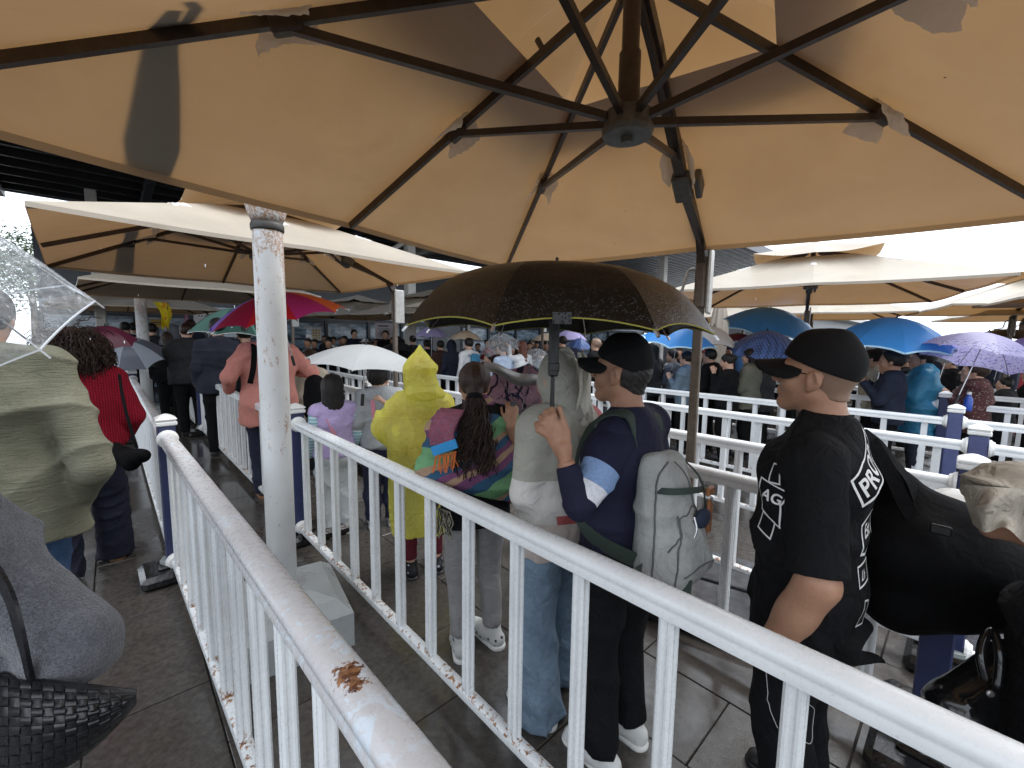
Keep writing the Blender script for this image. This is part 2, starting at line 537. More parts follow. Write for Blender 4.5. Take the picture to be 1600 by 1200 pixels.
def torso(k, inf=0.0, low=None, belly=0.0, kk=.06):
    s, g = k.s, k.g
    R = k.R
    P = [cap(k.pelvis - k.U * .02 * s, k.waist, (.108 * g) * s + inf, (.100 * g + belly * .3) * s + inf, kk, [(R, 1.42)]),
         cap(k.waist, k.chest + k.F * .01 * s, (.100 * g + belly) * s + inf, (.118 * g) * s + inf, kk, [(R, 1.36)]),
         cap(k.chest, k.neck - k.U * .07 * s, (.116 * g) * s + inf, .085 * s + inf, kk, [(R, 1.35)]),
         cap(k.shL * .96 + k.shR * .04, k.neck - k.U * .03 * s, .056 * s + inf, .058 * s + inf, .05),
         cap(k.shR * .96 + k.shL * .04, k.neck - k.U * .03 * s, .056 * s + inf, .058 * s + inf, .05)]
    if low is not None:
        P.append(cap(k.pelvis, np.array([k.pelvis[0], k.pelvis[1], low]), .112 * g * s + inf, .118 * g * s + inf, kk, [(R, 1.42)], flat=(0, 1)))
    return P
def arm(k, side, inf=0.0, to=2.0, kk=.03, w=1.0):
    """to: 1 = ends at the elbow, 2 = at the wrist, fractions allowed"""
    sh, el, wr = (getattr(k, n + side) for n in ('sh', 'el', 'wr')); s = k.s * w
    P = []
    if to <= 1: P.append(cap(sh, sh + (el - sh) * to, .054 * s + inf, (.054 - .011 * to) * s + inf * 1.05, kk, flat=(0, 1)))
    else:
        P.append(cap(sh, el, .054 * s + inf, .043 * s + inf, kk))
        e = el + (wr - el) * (to - 1)
        P.append(cap(el, e, .043 * s + inf, (.043 - .013 * (to - 1)) * s + inf * .75, kk * .8, flat=(0, 1)))
    return P
def leg(k, side, inf=0.0, end=None, flare=0.0, kk=.014):
    hip, kn, an = (getattr(k, n + side) for n in ('hip', 'kn', 'an')); s, g = k.s, k.g
    P = [cap(hip, kn, .088 * s * g + inf, .058 * s + inf + flare * .5, kk)]
    if end is None: P.append(cap(kn, an, .057 * s + inf, .036 * s + inf + flare, kk))
    else: P.append(cap(kn, an + (an - kn) * 0 + unit(an - kn) * ((an[2] - end)), .056 * s + inf + flare * .5, .040 * s + inf + flare, kk, flat=(0, 1)))
    return P
def headp(k, detail=True, neck=True):
    h = k.hs; fr = k.hfr
    P = [ell(hp(k, 0, -.014, .035), np.array([.076, .097, .088]) * h, fr, .02),
         ell(hp(k, 0, .02, -.022), np.array([.062, .068, .084]) * h, fr, .025 * h),
         cap(hp(k, -.044, -.005, -.052), hp(k, 0, .058, -.094), .024 * h, .021 * h, .02 * h),
         cap(hp(k, .044, -.005, -.052), hp(k, 0, .058, -.094), .024 * h, .021 * h, .02 * h)]
    if detail:
        P += [cap(hp(k, -.036, .068, .024), hp(k, .036, .068, .024), .015 * h, .015 * h, .018 * h),
              ell(hp(k, -.04, .05, -.028), np.array([.024, .026, .026]) * h, fr, .015 * h),
              ell(hp(k, .04, .05, -.028), np.array([.024, .026, .026]) * h, fr, .015 * h),
              ell(hp(k, 0, .074, -.056), np.array([.026, .016, .02]) * h, fr, .012 * h),
              ell(hp(k, -.031, .086, .004), np.array([.017, .012, .011]) * h, fr, .010 * h, '-'),
              ell(hp(k, .031, .086, .004), np.array([.017, .012, .011]) * h, fr, .010 * h, '-'),
              ell(hp(k, -.031, .071, .003), np.array([.014, .011, .0105]) * h, fr, .004 * h),
              ell(hp(k, .031, .071, .003), np.array([.014, .011, .0105]) * h, fr, .004 * h),
              cap(hp(k, 0, .080, .016), hp(k, 0, .106, -.022), .0075 * h, .0115 * h, .010 * h),
              ell(hp(k, -.012, .092, -.027), np.array([.009, .010, .008]) * h, fr, .005 * h),
              ell(hp(k, .012, .092, -.027), np.array([.009, .010, .008]) * h, fr, .005 * h),
              cap(hp(k, -.018, .084, -.0505), hp(k, .018, .084, -.0505), .0075 * h, .0075 * h, .006 * h),
              cap(hp(k, -.015, .083, -.0635), hp(k, .015, .083, -.0635), .008 * h, .008 * h, .006 * h),
              cap(hp(k, -.024, .094, -.057), hp(k, .024, .094, -.057), .0028 * h, .0028 * h, .003 * h, op='-'),
              ell(hp(k, 0, .071, -.094), np.array([.020, .017, .016]) * h, fr, .012 * h)]
    for sx in (-1, 1):
        P += [ell(hp(k, sx * .078, -.012, -.006), np.array([.009, .021, .031]) * h, fr, .008 * h),
              cap(hp(k, sx * .074, -.002, -.034), hp(k, sx * .076, -.008, -.02), .008 * h, .009 * h, .006 * h)]
        if detail:
            P += [ell(hp(k, sx * .089, -.008, -.002), np.array([.007, .012, .018]) * h, fr, .004 * h, '-'),
                  cap(hp(k, sx * .085, -.026, -.012), hp(k, sx * .086, -.012, .020), .0035 * h, .0035 * h, .004 * h)]
    if neck:
        P += [cap(hp(k, 0, -.028, -.045), k.neck - k.U * .02 * k.s, .054 * k.hs, .062 * k.s, .03)]
    return P
def handp(wr, d, n, sc=1.0, curl=.5, side=1, thumb=.6, k=.005):
    """wr wrist, d towards the fingers, n back-of-hand normal, side +1/-1 where the thumb is"""
    d = unit(d); n = unit(np.asarray(n) - d * (np.asarray(n) @ d)); t = np.cross(d, n) * side
    P = [cap(wr, wr + d * .03 * sc, .027 * sc, .030 * sc, .012, [(n, .68)]),
         cap(wr + d * .03 * sc, wr + d * .078 * sc, .034 * sc, .040 * sc, .012, [(n, .42)])]
    for i, (off, L) in enumerate(((.030, .068), (.010, .076), (-.010, .070), (-.029, .056))):
        p = wr + (d * (.088 - .004 * abs(i - 1)) + t * off) * sc
        a = curl * .55; q = p; dd = d
        for j, fr in enumerate((.44, .31, .25)):
            a2 = a * (1 + .35 * j)
            dd = unit(dd * math.cos(a2) - n * math.sin(a2))
            # turn the normal with the finger
            q2 = q + dd * L * fr * sc
            P.append(cap(q, q2, (.0092 - .0011 * j) * sc, (.0086 - .0012 * j) * sc, k))
            q = q2
            n2 = n
    b = wr + (d * .022 + t * .026 - n * .006) * sc
    m = b + (d * .036 + t * .026 - n * .008 * curl) * sc
    e = m + (d * .030 + t * (.010 - .012 * thumb) - n * .014 * thumb) * sc
    P += [cap(b, m, .0145 * sc, .0108 * sc, .010), cap(m, e, .0106 * sc, .0082 * sc, k)]
    return P
def mk_sdf(name, prims, mats, parent, org, step=.012, bands=None, disp=None, it=1, smooth=True):
    V, Q = solve(prims, step, bands, disp)
    if it: V = relax(V, Q, it, .3)
    me = mesh_np(name, V - np.asarray(org, float), Q.astype(np.int32), smooth)
    if not isinstance(mats, (list, tuple)): mats = [mats]
    for m in mats: me.materials.append(m)
    return link(name, me, mats, parent)
def shoe(k, side, mat, sole, parent, yaw=0.0, sc=1.0, name='shoe'):
    an = getattr(k, 'an' + side); s = k.s * sc
    c, q = math.cos(yaw), math.sin(yaw)
    F = k.F * c + k.R * q * (1 if side == 'R' else -1); F = unit(F); R = np.cross(F, k.U)
    b = np.array([an[0], an[1], 0.0])
    heel = b - F * .045 * s; toe = b + F * .155 * s
    fr = np.stack([R, F, k.U])
    P = [cap(heel + k.U * .05 * s, b + F * .05 * s + k.U * .055 * s, .043 * s, .045 * s, .03, [(R, .95)]),
         cap(b + F * .05 * s + k.U * .05 * s, toe + k.U * .032 * s, .046 * s, .034 * s, .03, [(R, 1.15)]),
         cap(b + k.U * .06 * s, b + k.U * .115 * s - F * .01 * s, .045 * s, .043 * s, .02, flat=(0, 1)),
         half(b + k.U * .022 * s, -k.U, b - .4, b + .4)]
    up = mk_sdf(name, P, mat, parent, k.loc, .008)
    P2 = [cap(heel + k.U * .016 * s, toe + k.U * .016 * s, .046 * s, .041 * s, .02, [(R, 1.0)]),
          half(b + k.U * .028 * s, k.U, b - .4, b + .4), half(b + k.U * .001, -k.U, b - .4, b + .4)]
    mk_sdf('sole', P2, sole, up, k.loc, .009)
    return up
def eyes(k, parent, mat, sides=(-1, 1)):
    for sx in sides:
        m = MB(); m.lathe([(.0001, -.0098), (.006, -.008), (.0094, -.003), (.0098, 0), (.0094, .003), (.006, .008), (.0001, .0098)], (0, 0, 0), 12)
        V = np.array(m.v) * k.hs
        me = mesh_np('eye', V + (hp(k, sx * .031, .0745, .003) - k.loc), m.f)
        link('eye', me, mat, parent)
def strands(name, roots, dirs, length, mat, parent, org, r=.004, seg=8, curl=.012, turns=3.0, gravity=.6, sides=4, rnd=None, taper=.6):
    """curled locks of hair"""
    rd = rnd or random.Random(3); m = MB()
    for p, d in zip(roots, dirs):
        p = np.asarray(p, float); d = unit(d); L = length * rd.uniform(.75, 1.15)
        a = unit(np.cross(d, [0.3, .2, 1.0])); b = np.cross(d, a); ph = rd.uniform(0, 6.28); tn = turns * rd.uniform(.7, 1.3)
        q = p.copy(); dd = d.copy(); pts = []; rs = []
        for i in range(seg + 1):
            t = i / seg
            off = (a * math.cos(ph + tn * 6.28 * t) + b * math.sin(ph + tn * 6.28 * t)) * curl * min(1, t * 3) * rd.uniform(.7, 1.2)
            pts.append(q + off); rs.append(r * (1 - taper * t))
            dd = unit(dd + np.array([0, 0, -1.0]) * gravity / seg); q = q + dd * L / seg
        m.tube(pts, rs, sides, cap=True)
    return m.build(name, mat, parent, smooth=True, org=org)
# ------------------------------------------------------------------ setting materials
def m_paving():
    t = NT('wet_paving')
    oi = t.node('ShaderNodeObjectInfo')
    geo = t.node('ShaderNodeNewGeometry'); pos = geo.outputs['Position']
    n1 = t.noise(1.1, 5, .6, vec=pos); n2 = t.noise(34.0, 4, .65, vec=pos); n3 = t.noise(190.0, 3, .7, vec=pos)
    base = t.mix(t.ramp(n2, [(.3, 0.0), (.75, 1.0)]), (.046, .040, .035), (.105, .093, .082))
    base = t.mix(t.ramp(oi.outputs['Random'], [(0, .0), (1, .45)]), base, (.036, .033, .030))
    base = t.mix(t.ramp(n3, [(.55, 0.0), (.8, .5)]), base, (.16, .15, .135))
    wet = t.ramp(n1, [(.33, 0.0), (.50, 1.0)])
    rough = t.mix(wet, (.30, .30, .30), (.06, .06, .06))
    h = t.math('ADD', t.math('MULTIPLY', n2, .5), t.math('MULTIPLY', n3, .8))
    st = t.math('MULTIPLY', t.math('SUBTRACT', 1.14, wet), .50)
    bp = t.node('ShaderNodeBump', i_Distance=.006); t.l.new(h, bp.inputs['Height']); t.l.new(st, bp.inputs['Strength'])
    p = t.bsdf(base, rough, 0, .55, bp.outputs[0])
    return t.done(p)
M_PAVE = m_paving()
M_JOINT = paint('paving_joint', (.045, .041, .037), .6, .3, .3, 8)

def m_railpaint(name, c, wear=.0, rust=True, topwear=False):
    t = NT(name)
    geo = t.node('ShaderNodeNewGeometry'); pos = geo.outputs['Position']
    n = t.noise(5.0, 5, vec=pos); d = t.noise(55.0, 4, .6, vec=pos)
    col = t.mix(t.ramp(n, [(.3, 0.0), (.75, 1.0)]), dk(c, .86), c)
    col = t.mix(t.ramp(t.noise(130.0, 3, vec=pos), [(.62, 0.0), (.75, .5)]), col, dk(c, .55))       # specks of dirt
    if topwear:
        sc = t.noise(13.0, 8, .72, vec=pos, dist=1.6)
        big = t.noise(2.4, 3, .5, vec=pos)
        w = t.math('MULTIPLY', t.ramp(sc, [(.53, 0.0), (.57, 1.0)]), t.ramp(big, [(.45, 0.0), (.6, 1.0)]))
        col = t.mix(w, col, (.62, .68, .74))
        for (qx, qy, qz), rr in ((G(545, 1056, 1.035), .055), (G(556, 1074, 1.035), .04)):
            dv = t.node('ShaderNodeVectorMath', operation='DISTANCE'); t.l.new(pos, dv.inputs[0]); dv.inputs[1].default_value = (qx, qy, qz)
            nr = t.math('DIVIDE', t.math('SUBTRACT', rr, dv.outputs['Value']), rr)
            pm = t.ramp(t.math('ADD', t.math('MULTIPLY', nr, .5), t.noise(70.0, 5, .7, vec=pos)), [(.735, 0.0), (.765, 1.0)])
            pm = t.math('MULTIPLY', pm, t.math('GREATER_THAN', nr, 0.0))
            col = t.mix(pm, col, t.mix(t.ramp(d, [(.4, 0.0), (.6, 1.0)]), (.10, .04, .022), (.30, .14, .06)))
    if rust:
        sep = t.node('ShaderNodeSeparateXYZ'); t.l.new(pos, sep.inputs[0])
        low = t.math('MULTIPLY', t.ramp(sep.outputs['Z'], [(.150, 1.0), (.20, 0.0)]), t.math('GREATER_THAN', sep.outputs['Z'], .138))
        sp = t.noise(36.0, 5, .65, vec=pos)
        rm = t.math('MULTIPLY', low, t.ramp(sp, [(.53, 0.0), (.60, 1.0)]))
        rc = t.mix(t.ramp(d, [(.35, 0.0), (.65, 1.0)]), (.16, .055, .02), (.38, .19, .07))
        col = t.mix(rm, col, rc)
    p = t.bsdf(col, t.ramp(d, [(.3, .2), (.7, .4)]), 0, .5, t.bump(t.noise(70.0, 3, vec=pos), .05, .003))
    return t.done(p)
M_RAIL = m_railpaint('white_rail_paint', (.80, .82, .83))
M_RAILW = m_railpaint('worn_rail_paint', (.60, .585, .585), topwear=True)
M_NAVY = paint('navy_post_paint', (.028, .036, .105), .42, .25, .5, 9)
M_NAVYL = paint('faded_navy_post_paint', (.075, .09, .21), .45, .25, .5, 9)
M_CAPW = paint('white_cap_plastic', (.80, .80, .78), .4, .12, .5, 12)
M_RUBBER = paint('wet_black_rubber', (.012, .012, .013), .16, .5, .6, 18, bump=.35, bs=45)
M_GREYCAP = paint('grey_base_cap', (.30, .32, .31), .4, .2)
M_BOLT = paint('rusty_bolt', (.30, .17, .09), .6, .5, .4, 60)

def m_fabric():
    t = NT('beige_canopy_fabric')
    n = t.noise(2.6, 4); wv = t.noise(650.0, 2)
    top = t.mix(t.ramp(n, [(.3, 0.0), (.7, 1.0)]), (.46, .405, .33), (.53, .47, .385))
    stain = t.ramp(t.noise(1.3, 6, .65, dist=.8), [(.60, 0.0), (.72, .35)])
    top = t.mix(stain, top, (.33, .27, .20))
    sv = t.vor(5.5); sp_ = t.ramp(sv.outputs['Distance'], [(.016, 1.0), (.026, 0.0)])
    top = t.mix(sp_, top, (.05, .035, .02))
    trc = t.mix(t.ramp(t.noise(2.2, 5, .6, dist=.5), [(.35, .0), (.7, 1.0)]), (.285, .148, .053), (.335, .182, .070))
    trc = t.mix(sp_, trc, (.05, .03, .015))
    mp = t.node('ShaderNodeMapping'); t.l.new(t.co, mp.inputs[0]); mp.inputs['Scale'].default_value = (1.0, 1.0, .3)
    nb = t.bump(wv, .10, .002)
    nb = t.bump(t.noise(4.5, 3, .5, vec=mp.outputs[0], dist=.6), .22, .03, nb)
    tr = t.node('ShaderNodeBsdfTranslucent'); t.l.new(trc, tr.inputs['Color'])
    t.l.new(nb, tr.inputs['Normal'])
    df = t.bsdf(top, .42, 0, .35, nb)
    mx = t.node('ShaderNodeMixShader'); mx.inputs[0].default_value = .30
    t.l.new(df.outputs[0], mx.inputs[1]); t.l.new(tr.outputs[0], mx.inputs[2])
    return t.done(mx)
M_FAB = m_fabric()
M_RIB = paint('bronze_tube', (.055, .036, .026), .42, .35, .5, 30, bump=.1)
M_RIBG = paint('grey_olive_casting', (.12, .12, .11), .5, .3, .5, 30)
M_MAST = paint('weathered_bronze_mast', (.13, .10, .075), .38, .35, .5, 18)
M_GALV = paint('pale_cast_metal', (.46, .46, .44), .45, .2, .5, 30)
M_STRAP = cloth('dark_strap_fabric', (.055, .05, .045), .2)
def m_foam():
    t = NT('white_foam_wrap')
    n = t.noise(60.0, 4)
    nb = t.bump(n, .5, .01)
    df = t.bsdf((.88, .87, .86), .6, 0, .4, nb); tr = t.node('ShaderNodeBsdfTranslucent'); tr.inputs[0].default_value = (.9, .88, .86, 1)
    mx = t.node('ShaderNodeMixShader'); mx.inputs[0].default_value = .5
    t.l.new(df.outputs[0], mx.inputs[1]); t.l.new(tr.outputs[0], mx.inputs[2])
    return t.done(mx)
M_FOAM = m_foam()
def m_column():
    t = NT('flaking_column_paint')
    mp = t.node('ShaderNodeMapping'); t.l.new(t.co, mp.inputs[0]); mp.inputs['Scale'].default_value = (1, 1, .38)
    n = t.noise(11.0, 8, .72, vec=mp.outputs[0], dist=.5); f = t.noise(95.0, 5, .7)
    col = t.mix(t.ramp(t.noise(3.0, 4), [(.3, 0.0), (.7, 1.0)]), (.60, .61, .61), (.74, .75, .75))
    sep = t.node('ShaderNodeSeparateXYZ'); t.l.new(t.co, sep.inputs[0])
    hi = t.ramp(t.math('DIVIDE', sep.outputs['Z'], 2.6), [(.25, .0), (.62, .05), (.80, .12), (.93, .30)])
    side = t.ramp(t.math('ADD', t.math('MULTIPLY', sep.outputs['X'], 3.5), .5), [(.2, 0.0), (.8, .05)])
    rf = t.math('ADD', t.math('ADD', n, hi), side)
    rm = t.math('MULTIPLY', t.ramp(rf, [(.64, 0.0), (.70, 1.0)]), t.ramp(f, [(.42, 0.0), (.56, 1.0)]))
    rc = t.mix(t.ramp(f, [(.45, 0.0), (.7, 1.0)]), (.30, .12, .045), (.45, .30, .17))
    col = t.mix(rm, col, rc)
    col = t.mix(t.ramp(t.noise(52.0, 4, .7), [(.66, 0.0), (.70, .8)]), col, (.20, .19, .17))
    p = t.bsdf(col, t.ramp(f, [(.3, .38), (.7, .6)]), 0, .5, t.bump(rf, .25, .01))
    return t.done(p)
M_COL = m_column()
M_ROOFD = paint('dark_roof_metal', (.022, .023, .027), .5, .35, .4, 4, metal=.0)
M_ROOFG = paint('blue_grey_roof_sheet', (.10, .12, .15), .4, .2, .5, 3)
M_STEELW = paint('off_white_steel', (.50, .49, .46), .5, .15)
M_FASC = paint('grey_fascia', (.10, .105, .12), .45, .2)
M_FRAME = paint('blue_black_frame', (.017, .022, .031), .35, .2, .5, 5)
M_WALLG = paint('grey_wall_panel', (.22, .24, .25), .5, .2)
M_BAND = paint('pale_blue_band', (.66, .76, .88), .4, .12)
M_PAPER = paint('notice_paper', (.70, .70, .70), .6, .06)
M_PINKP = paint('pale_pink_board', (.66, .60, .63), .6, .06)
M_INK = paint('ink', (.10, .10, .12), .6, .05)
M_ORANGE = paint('orange_notice', (.62, .40, .10), .6, .2)
def m_window():
    t = NT('window_glass_painted_reflections')
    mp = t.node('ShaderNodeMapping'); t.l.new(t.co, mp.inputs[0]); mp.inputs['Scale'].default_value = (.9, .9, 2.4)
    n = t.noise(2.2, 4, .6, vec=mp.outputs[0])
    col = t.mix(t.ramp(n, [(.35, 0.0), (.65, 1.0)]), (.04, .06, .09), (.42, .55, .68))  # bright reflections painted into the dark glass colour as pale blue noise
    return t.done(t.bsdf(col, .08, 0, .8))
M_GLASS = m_window()

# ------------------------------------------------------------------ ground: a sheet to the horizon, separate slabs where they can be told apart
g = MB(); g.add([(-260, -120, -.012), (260, -120, -.012), (260, 420, -.012), (-260, 420, -.012)], [(0, 1, 2, 3)])
ground = tag(g.build('ground', M_PAVE), kind='structure')
me_slab = None; SL, SW = .90, .45
slab_me = []
for q in range(3):
    m = MB(); m.box((0, 0, -.0035), (SL - .0055, SW - .0055, .024), bev=.003); slab_me.append(mesh_np('paving_slab', np.array(m.v), m.f, False))
    slab_me[-1].materials.append(M_PAVE)
_cand = []
for i in range(-14, 22):
    for j in range(-8, 34):
        n = (j + .5) * SW - .2; d = (i + .5 * (j % 2)) * SL + .2
        p = ND(n, d); v = p - np.array([0, 0, CAMH]); z = v @ FW
        if z < .5: continue
        x = 800 + FPX * (v @ RT) / z; y = 600 - FPX * (v @ UP) / z
        if -200 < x < 1800 and y < 1450: _cand.append((z, n, d))
_cand.sort()
jn = MB(); jn.add([tuple(ND(-4, -3, -.0085)), tuple(ND(14, -3, -.0085)), tuple(ND(14, 18, -.0085)), tuple(ND(-4, 18, -.0085))], [(0, 1, 2, 3)])
tag(jn.build('paving_joint_bed', M_JOINT, ground))
for q, (z, n, d) in enumerate(_cand):
    if q >= 295: break
    o = link('paving_slab', slab_me[q % 3], M_PAVE, ground, ND(n, d, random.uniform(-.0012, .0012)), (random.uniform(-.002, .002), random.uniform(-.002, .002), FACE + math.pi / 2))
if len(_cand) > 295:
    m = MB()
    for z, n, d in _cand[295:]:
        m.box(ND(n, d, -.0035), (SL - .010, SW - .010, .024), DV, -NV)
    tag(m.build('distant_paving_slabs', M_PAVE, ground), kind='stuff')

# ------------------------------------------------------------------ queue railings
BAL_H0, BAL_H1, RAILTOP = .15, .975, 1.04
def bal_profile(w=.046):
    h = w / 2; c = .007; gv = .005; gw = .009
    side = [(h, -h + c), (h, -gw), (h - gv, -gw * .4), (h - gv, gw * .4), (h, gw), (h, h - c)]
    P = []
    for q in range(4):
        a = q * math.pi / 2
        P += [(x * math.cos(a) - y * math.sin(a), x * math.sin(a) + y * math.cos(a)) for x, y in side]
    return P
def rail_profile(w):
    h = w / 2
    return [(-h, .0), (-h * 1.0, .018), (-h * .93, .024), (-h * .93, .030), (-h, .036), (-h * .98, .050), (-h * .75, .061), (-h * .35, .067), (h * .35, .067), (h * .75, .061), (h * .98, .050), (h, .036), (h * .93, .030), (h * .93, .024), (h, .018), (h, 0)]
bm = MB(); bm.prism(bal_profile(), (0, 0, BAL_H0 - .004), (0, 0, BAL_H1 + .006), (1, 0, 0), (0, 1, 0))
ME_BAL = mesh_np('baluster', np.array(bm.v), bm.f, False); ME_BAL.materials.append(M_RAIL)
bm = MB(); bm.prism([(-.023, -.023), (.023, -.023), (.023, .023), (-.023, .023)], (0, 0, BAL_H0), (0, 0, BAL_H1 + .004), (1, 0, 0), (0, 1, 0))
ME_BALF = mesh_np('baluster', np.array(bm.v), bm.f, False); ME_BALF.materials.append(M_RAIL)
def post_meshes():
    a = MB(); a.box((0, 0, .57), (.098, .098, 1.06), bev=.006)
    c = MB(); c.box((0, 0, 1.112), (.118, .118, .028), bev=.006); c.box((0, 0, 1.134), (.104, .104, .018), bev=.005)
    pf = [(-.06, 0), (-.045, .018), (-.018, .031), (.018, .031), (.045, .018), (.06, 0)]
    V = []
    lev = [(.060, 1.140), (.056, 1.148), (.034, 1.163), (.012, 1.174), (.001, 1.177)]
    for r, z in lev: V += [(-r, -r, z), (r, -r, z), (r, r, z), (-r, r, z)]
    F = []
    for i in range(len(lev) - 1):
        for k in range(4): F.append((i * 4 + k, i * 4 + (k + 1) % 4, (i + 1) * 4 + (k + 1) % 4, (i + 1) * 4 + k))
    c.add(V, F)
    col = MB()
    col.lathe([(.062, 0), (.062, .010), (.052, .018), (.046, .03)], (0, 0, 0), 16, axis=(0, 1, 0))
    b = MB(); b.box((.0, -.10, .05), (.33, .60, .096), bev=.03); b.box((0, 0, .105), (.15, .20, .03), bev=.012)
    bc = MB(); bc.lathe([(.085, .116), (.085, .142), (.075, .148)], (0, 0, 0), 8)
    out = []
    for nm, mb, mt in (('post', a, M_NAVY), ('post_cap', c, M_CAPW), ('rail_collar', col, M_CAPW), ('base_block', b, M_RUBBER), ('base_ring', bc, M_GREYCAP)):
        me = mesh_np(nm, np.array(mb.v), mb.f, False); me.materials.append(mt); out.append(me)
    me2 = out[0].copy(); me2.materials.clear(); me2.materials.append(M_NAVYL); out.append(me2)
    return out
PM = post_meshes()
def fence(label, a, b, post_d, railw=.072, near=True, step=.295, worn=False, faded=False, group='white queue railings', far=False, hs=1.0):
    """railing from ground point a to b; posts at distances post_d from a"""
    a = np.asarray(a, float); b = np.asarray(b, float); a[2] = b[2] = 0
    L = np.linalg.norm(b - a); u = (b - a) / L; w = np.cross([0, 0, 1.0], u)
    root = empty('queue_railing', a, math.atan2(u[1], u[0]) - math.pi / 2, label, 'railing', group)   # local +y runs along the railing
    root.scale = (1, 1, hs)
    edges = [0.0] + [d for d in post_d] + [L]
    for s0, s1 in zip(edges, edges[1:]):
        y0 = s0 + (.05 if s0 in post_d else 0); y1 = s1 - (.05 if s1 in post_d else 0)
        if y1 - y0 < .1: continue
        m = MB(); m.prism(rail_profile(railw), (0, y0, BAL_H1), (0, y1, BAL_H1), (-1, 0, 0), (0, 0, 1))
        m.build('top_rail', M_RAILW if worn else M_RAIL, root, angle=40)
        m = MB(); m.prism([(-.026, 0), (-.028, .010), (-.024, .032), (-.012, .040), (.012, .040), (.024, .032), (.028, .010), (.026, 0)], (0, y0, BAL_H0 - .04), (0, y1, BAL_H0 - .04), (-1, 0, 0), (0, 0, 1))
        m.build('bottom_rail', M_RAIL, root, angle=40)
        k = max(1, round((y1 - y0) / step)); st = (y1 - y0) / k
        if far:
            mm = MB()
            for i in range(k): mm.box((0, y0 + (i + .5) * st, (BAL_H0 + BAL_H1) / 2), (.044, .044, BAL_H1 - BAL_H0))
            tag(mm.build('baluster_row', M_RAIL, root), kind='stuff')
        else:
            for i in range(k): link('baluster', ME_BAL if near else ME_BALF, M_RAIL, root, (0, y0 + (i + .5) * st, 0))
    for d in post_d:
        p = link('post', PM[5] if faded else PM[0], M_NAVY, root, (0, d, 0))
        link('post_cap', PM[1], M_CAPW, p)
        for sgn in (-1, 1):
            if (d < .2 and sgn < 0) or (d > L - .2 and sgn > 0): continue
            link('rail_collar', PM[2], M_CAPW, p, (0, sgn * .05, 1.008), (0, 0, 0 if sgn > 0 else math.pi))
            link('rail_collar', PM[2], M_CAPW, p, (0, sgn * .05, .132), (0, 0, 0 if sgn > 0 else math.pi))
        bb = link('base_block', PM[3], M_RUBBER, root, (0, d, 0), (0, 0, math.pi / 2))
        link('base_ring', PM[4], M_GREYCAP, bb)
    return root
fence('worn white railing with scratched, rust spotted top rail at the bottom left', ND(.345, -.35), ND(.225, 3.80), [4.10], .084, worn=True)
fence('white railing beyond the first blue post, beside the red sweater', ND(.223, 3.85), ND(.13, 14.4), [5.15, 10.3], .082, worn=True)
fence('long white railing in front of the two men in black caps, rust at its feet', ND(1.085, -.55), ND(.95, 19.6), [4.28, 9.48, 14.68], .078)
fence('white railing just behind the two men in black caps, beside the bronze mast', ND(2.30, -1.6), ND(2.42, 11.6), [1.6, 6.8], .076, faded=False)
fence('second white railing behind the two capped men, beyond the bronze umbrella mast', ND(3.15, -1.8), ND(3.15, 10.4), [1.75, 6.95], .076)
fence('white railing with a faded blue capped post right above the crumpled beige hat', ND(4.42, -2.2), ND(4.42, 10.4), [2.12, 7.32], .076, near=False, faded=True)
fence('white railing with a tilted blue post in front of the blue raincoat', ND(5.72, -2.6), ND(5.72, 12.0), [2.66, 7.86], .076, near=False, faded=True)
fence('white railing that the photographer in navy stands behind', ND(7.28, -3.2), ND(7.28, 13.0), [3.38, 8.58], .076, near=False)
fence('far white railing behind the woman in the floral jacket', ND(8.75, -4.0), ND(8.75, 14.0), [4.0, 9.2], .076, far=True)
fence('farthest white railing under the blue umbrellas', ND(10.2, -4.6), ND(10.2, 15.0), [4.6, 9.8], .076, far=True)
fence('short white railing closing the lane behind the white umbrella', ND(2.45, 11.7), ND(7.2, 12.2), [.06, 4.7], .07, far=True)
fence('short white railing closing the far lane beside the second white column', ND(-2.6, 12.2), ND(.15, 12.6), [.06, 2.7], .07, far=True)

# ------------------------------------------------------------------ white columns
def column(label, p, dia, H=2.295, flare=True):
    r = empty('white_column', (p[0], p[1], 0), .6, label, 'column', 'white columns in the empty lane')
    m = MB(); m.lathe([(dia / 2 * 1.02, .0), (dia / 2 * 1.02, .9), (dia / 2, H - .03), (dia / 2, H)], (0, 0, 0), 28); m.build('shaft', M_COL, r, smooth=True)
    m = MB(); m.lathe([(dia / 2 * 1.05, H - .035), (dia / 2 * 1.10, H - .025), (dia / 2 * 1.10, H - .005), (dia / 2 * 1.0, H + .012)], (0, 0, 0), 28); m.build('neck_ring', paint('dark_iron_ring', (.05, .045, .04), .5, .5), r, smooth=True)
    if flare:
        m = MB(); m.lathe([(dia / 2 * 1.0, H + .01), (dia * .60, H + .045), (dia * .82, H + .16), (dia * 1.08, H + .30), (dia * 1.06, H + .31)], (0, 0, 0), 32); m.build('flared_capital', M_COL, r, smooth=True)
    m = MB()
    V = []
    for q, z in ((.31, .0), (.31, .20), (.24, .27), (.12, .30)): V += [(-q, -q, z), (q, -q, z), (q, q, z), (-q, q, z)]
    F = [(i * 4 + k, i * 4 + (k + 1) % 4, (i + 1) * 4 + (k + 1) % 4, (i + 1) * 4 + k) for i in range(3) for k in range(4)] + [(12, 13, 14, 15)]
    m.add(V, F); m.build('sheet_metal_base', paint('grey_white_sheet', (.36, .38, .38), .35, .15, .5, 5), r)
    return r
_pc = W(446, 990, 2.30)
column('white round column with rusty flaking paint and a flared top in the near lane', _pc, .144)
_pc2 = W(226, 560, 8.6)
column('white round column with chipped paint behind the red sweater', _pc2, .19, 2.6, True)

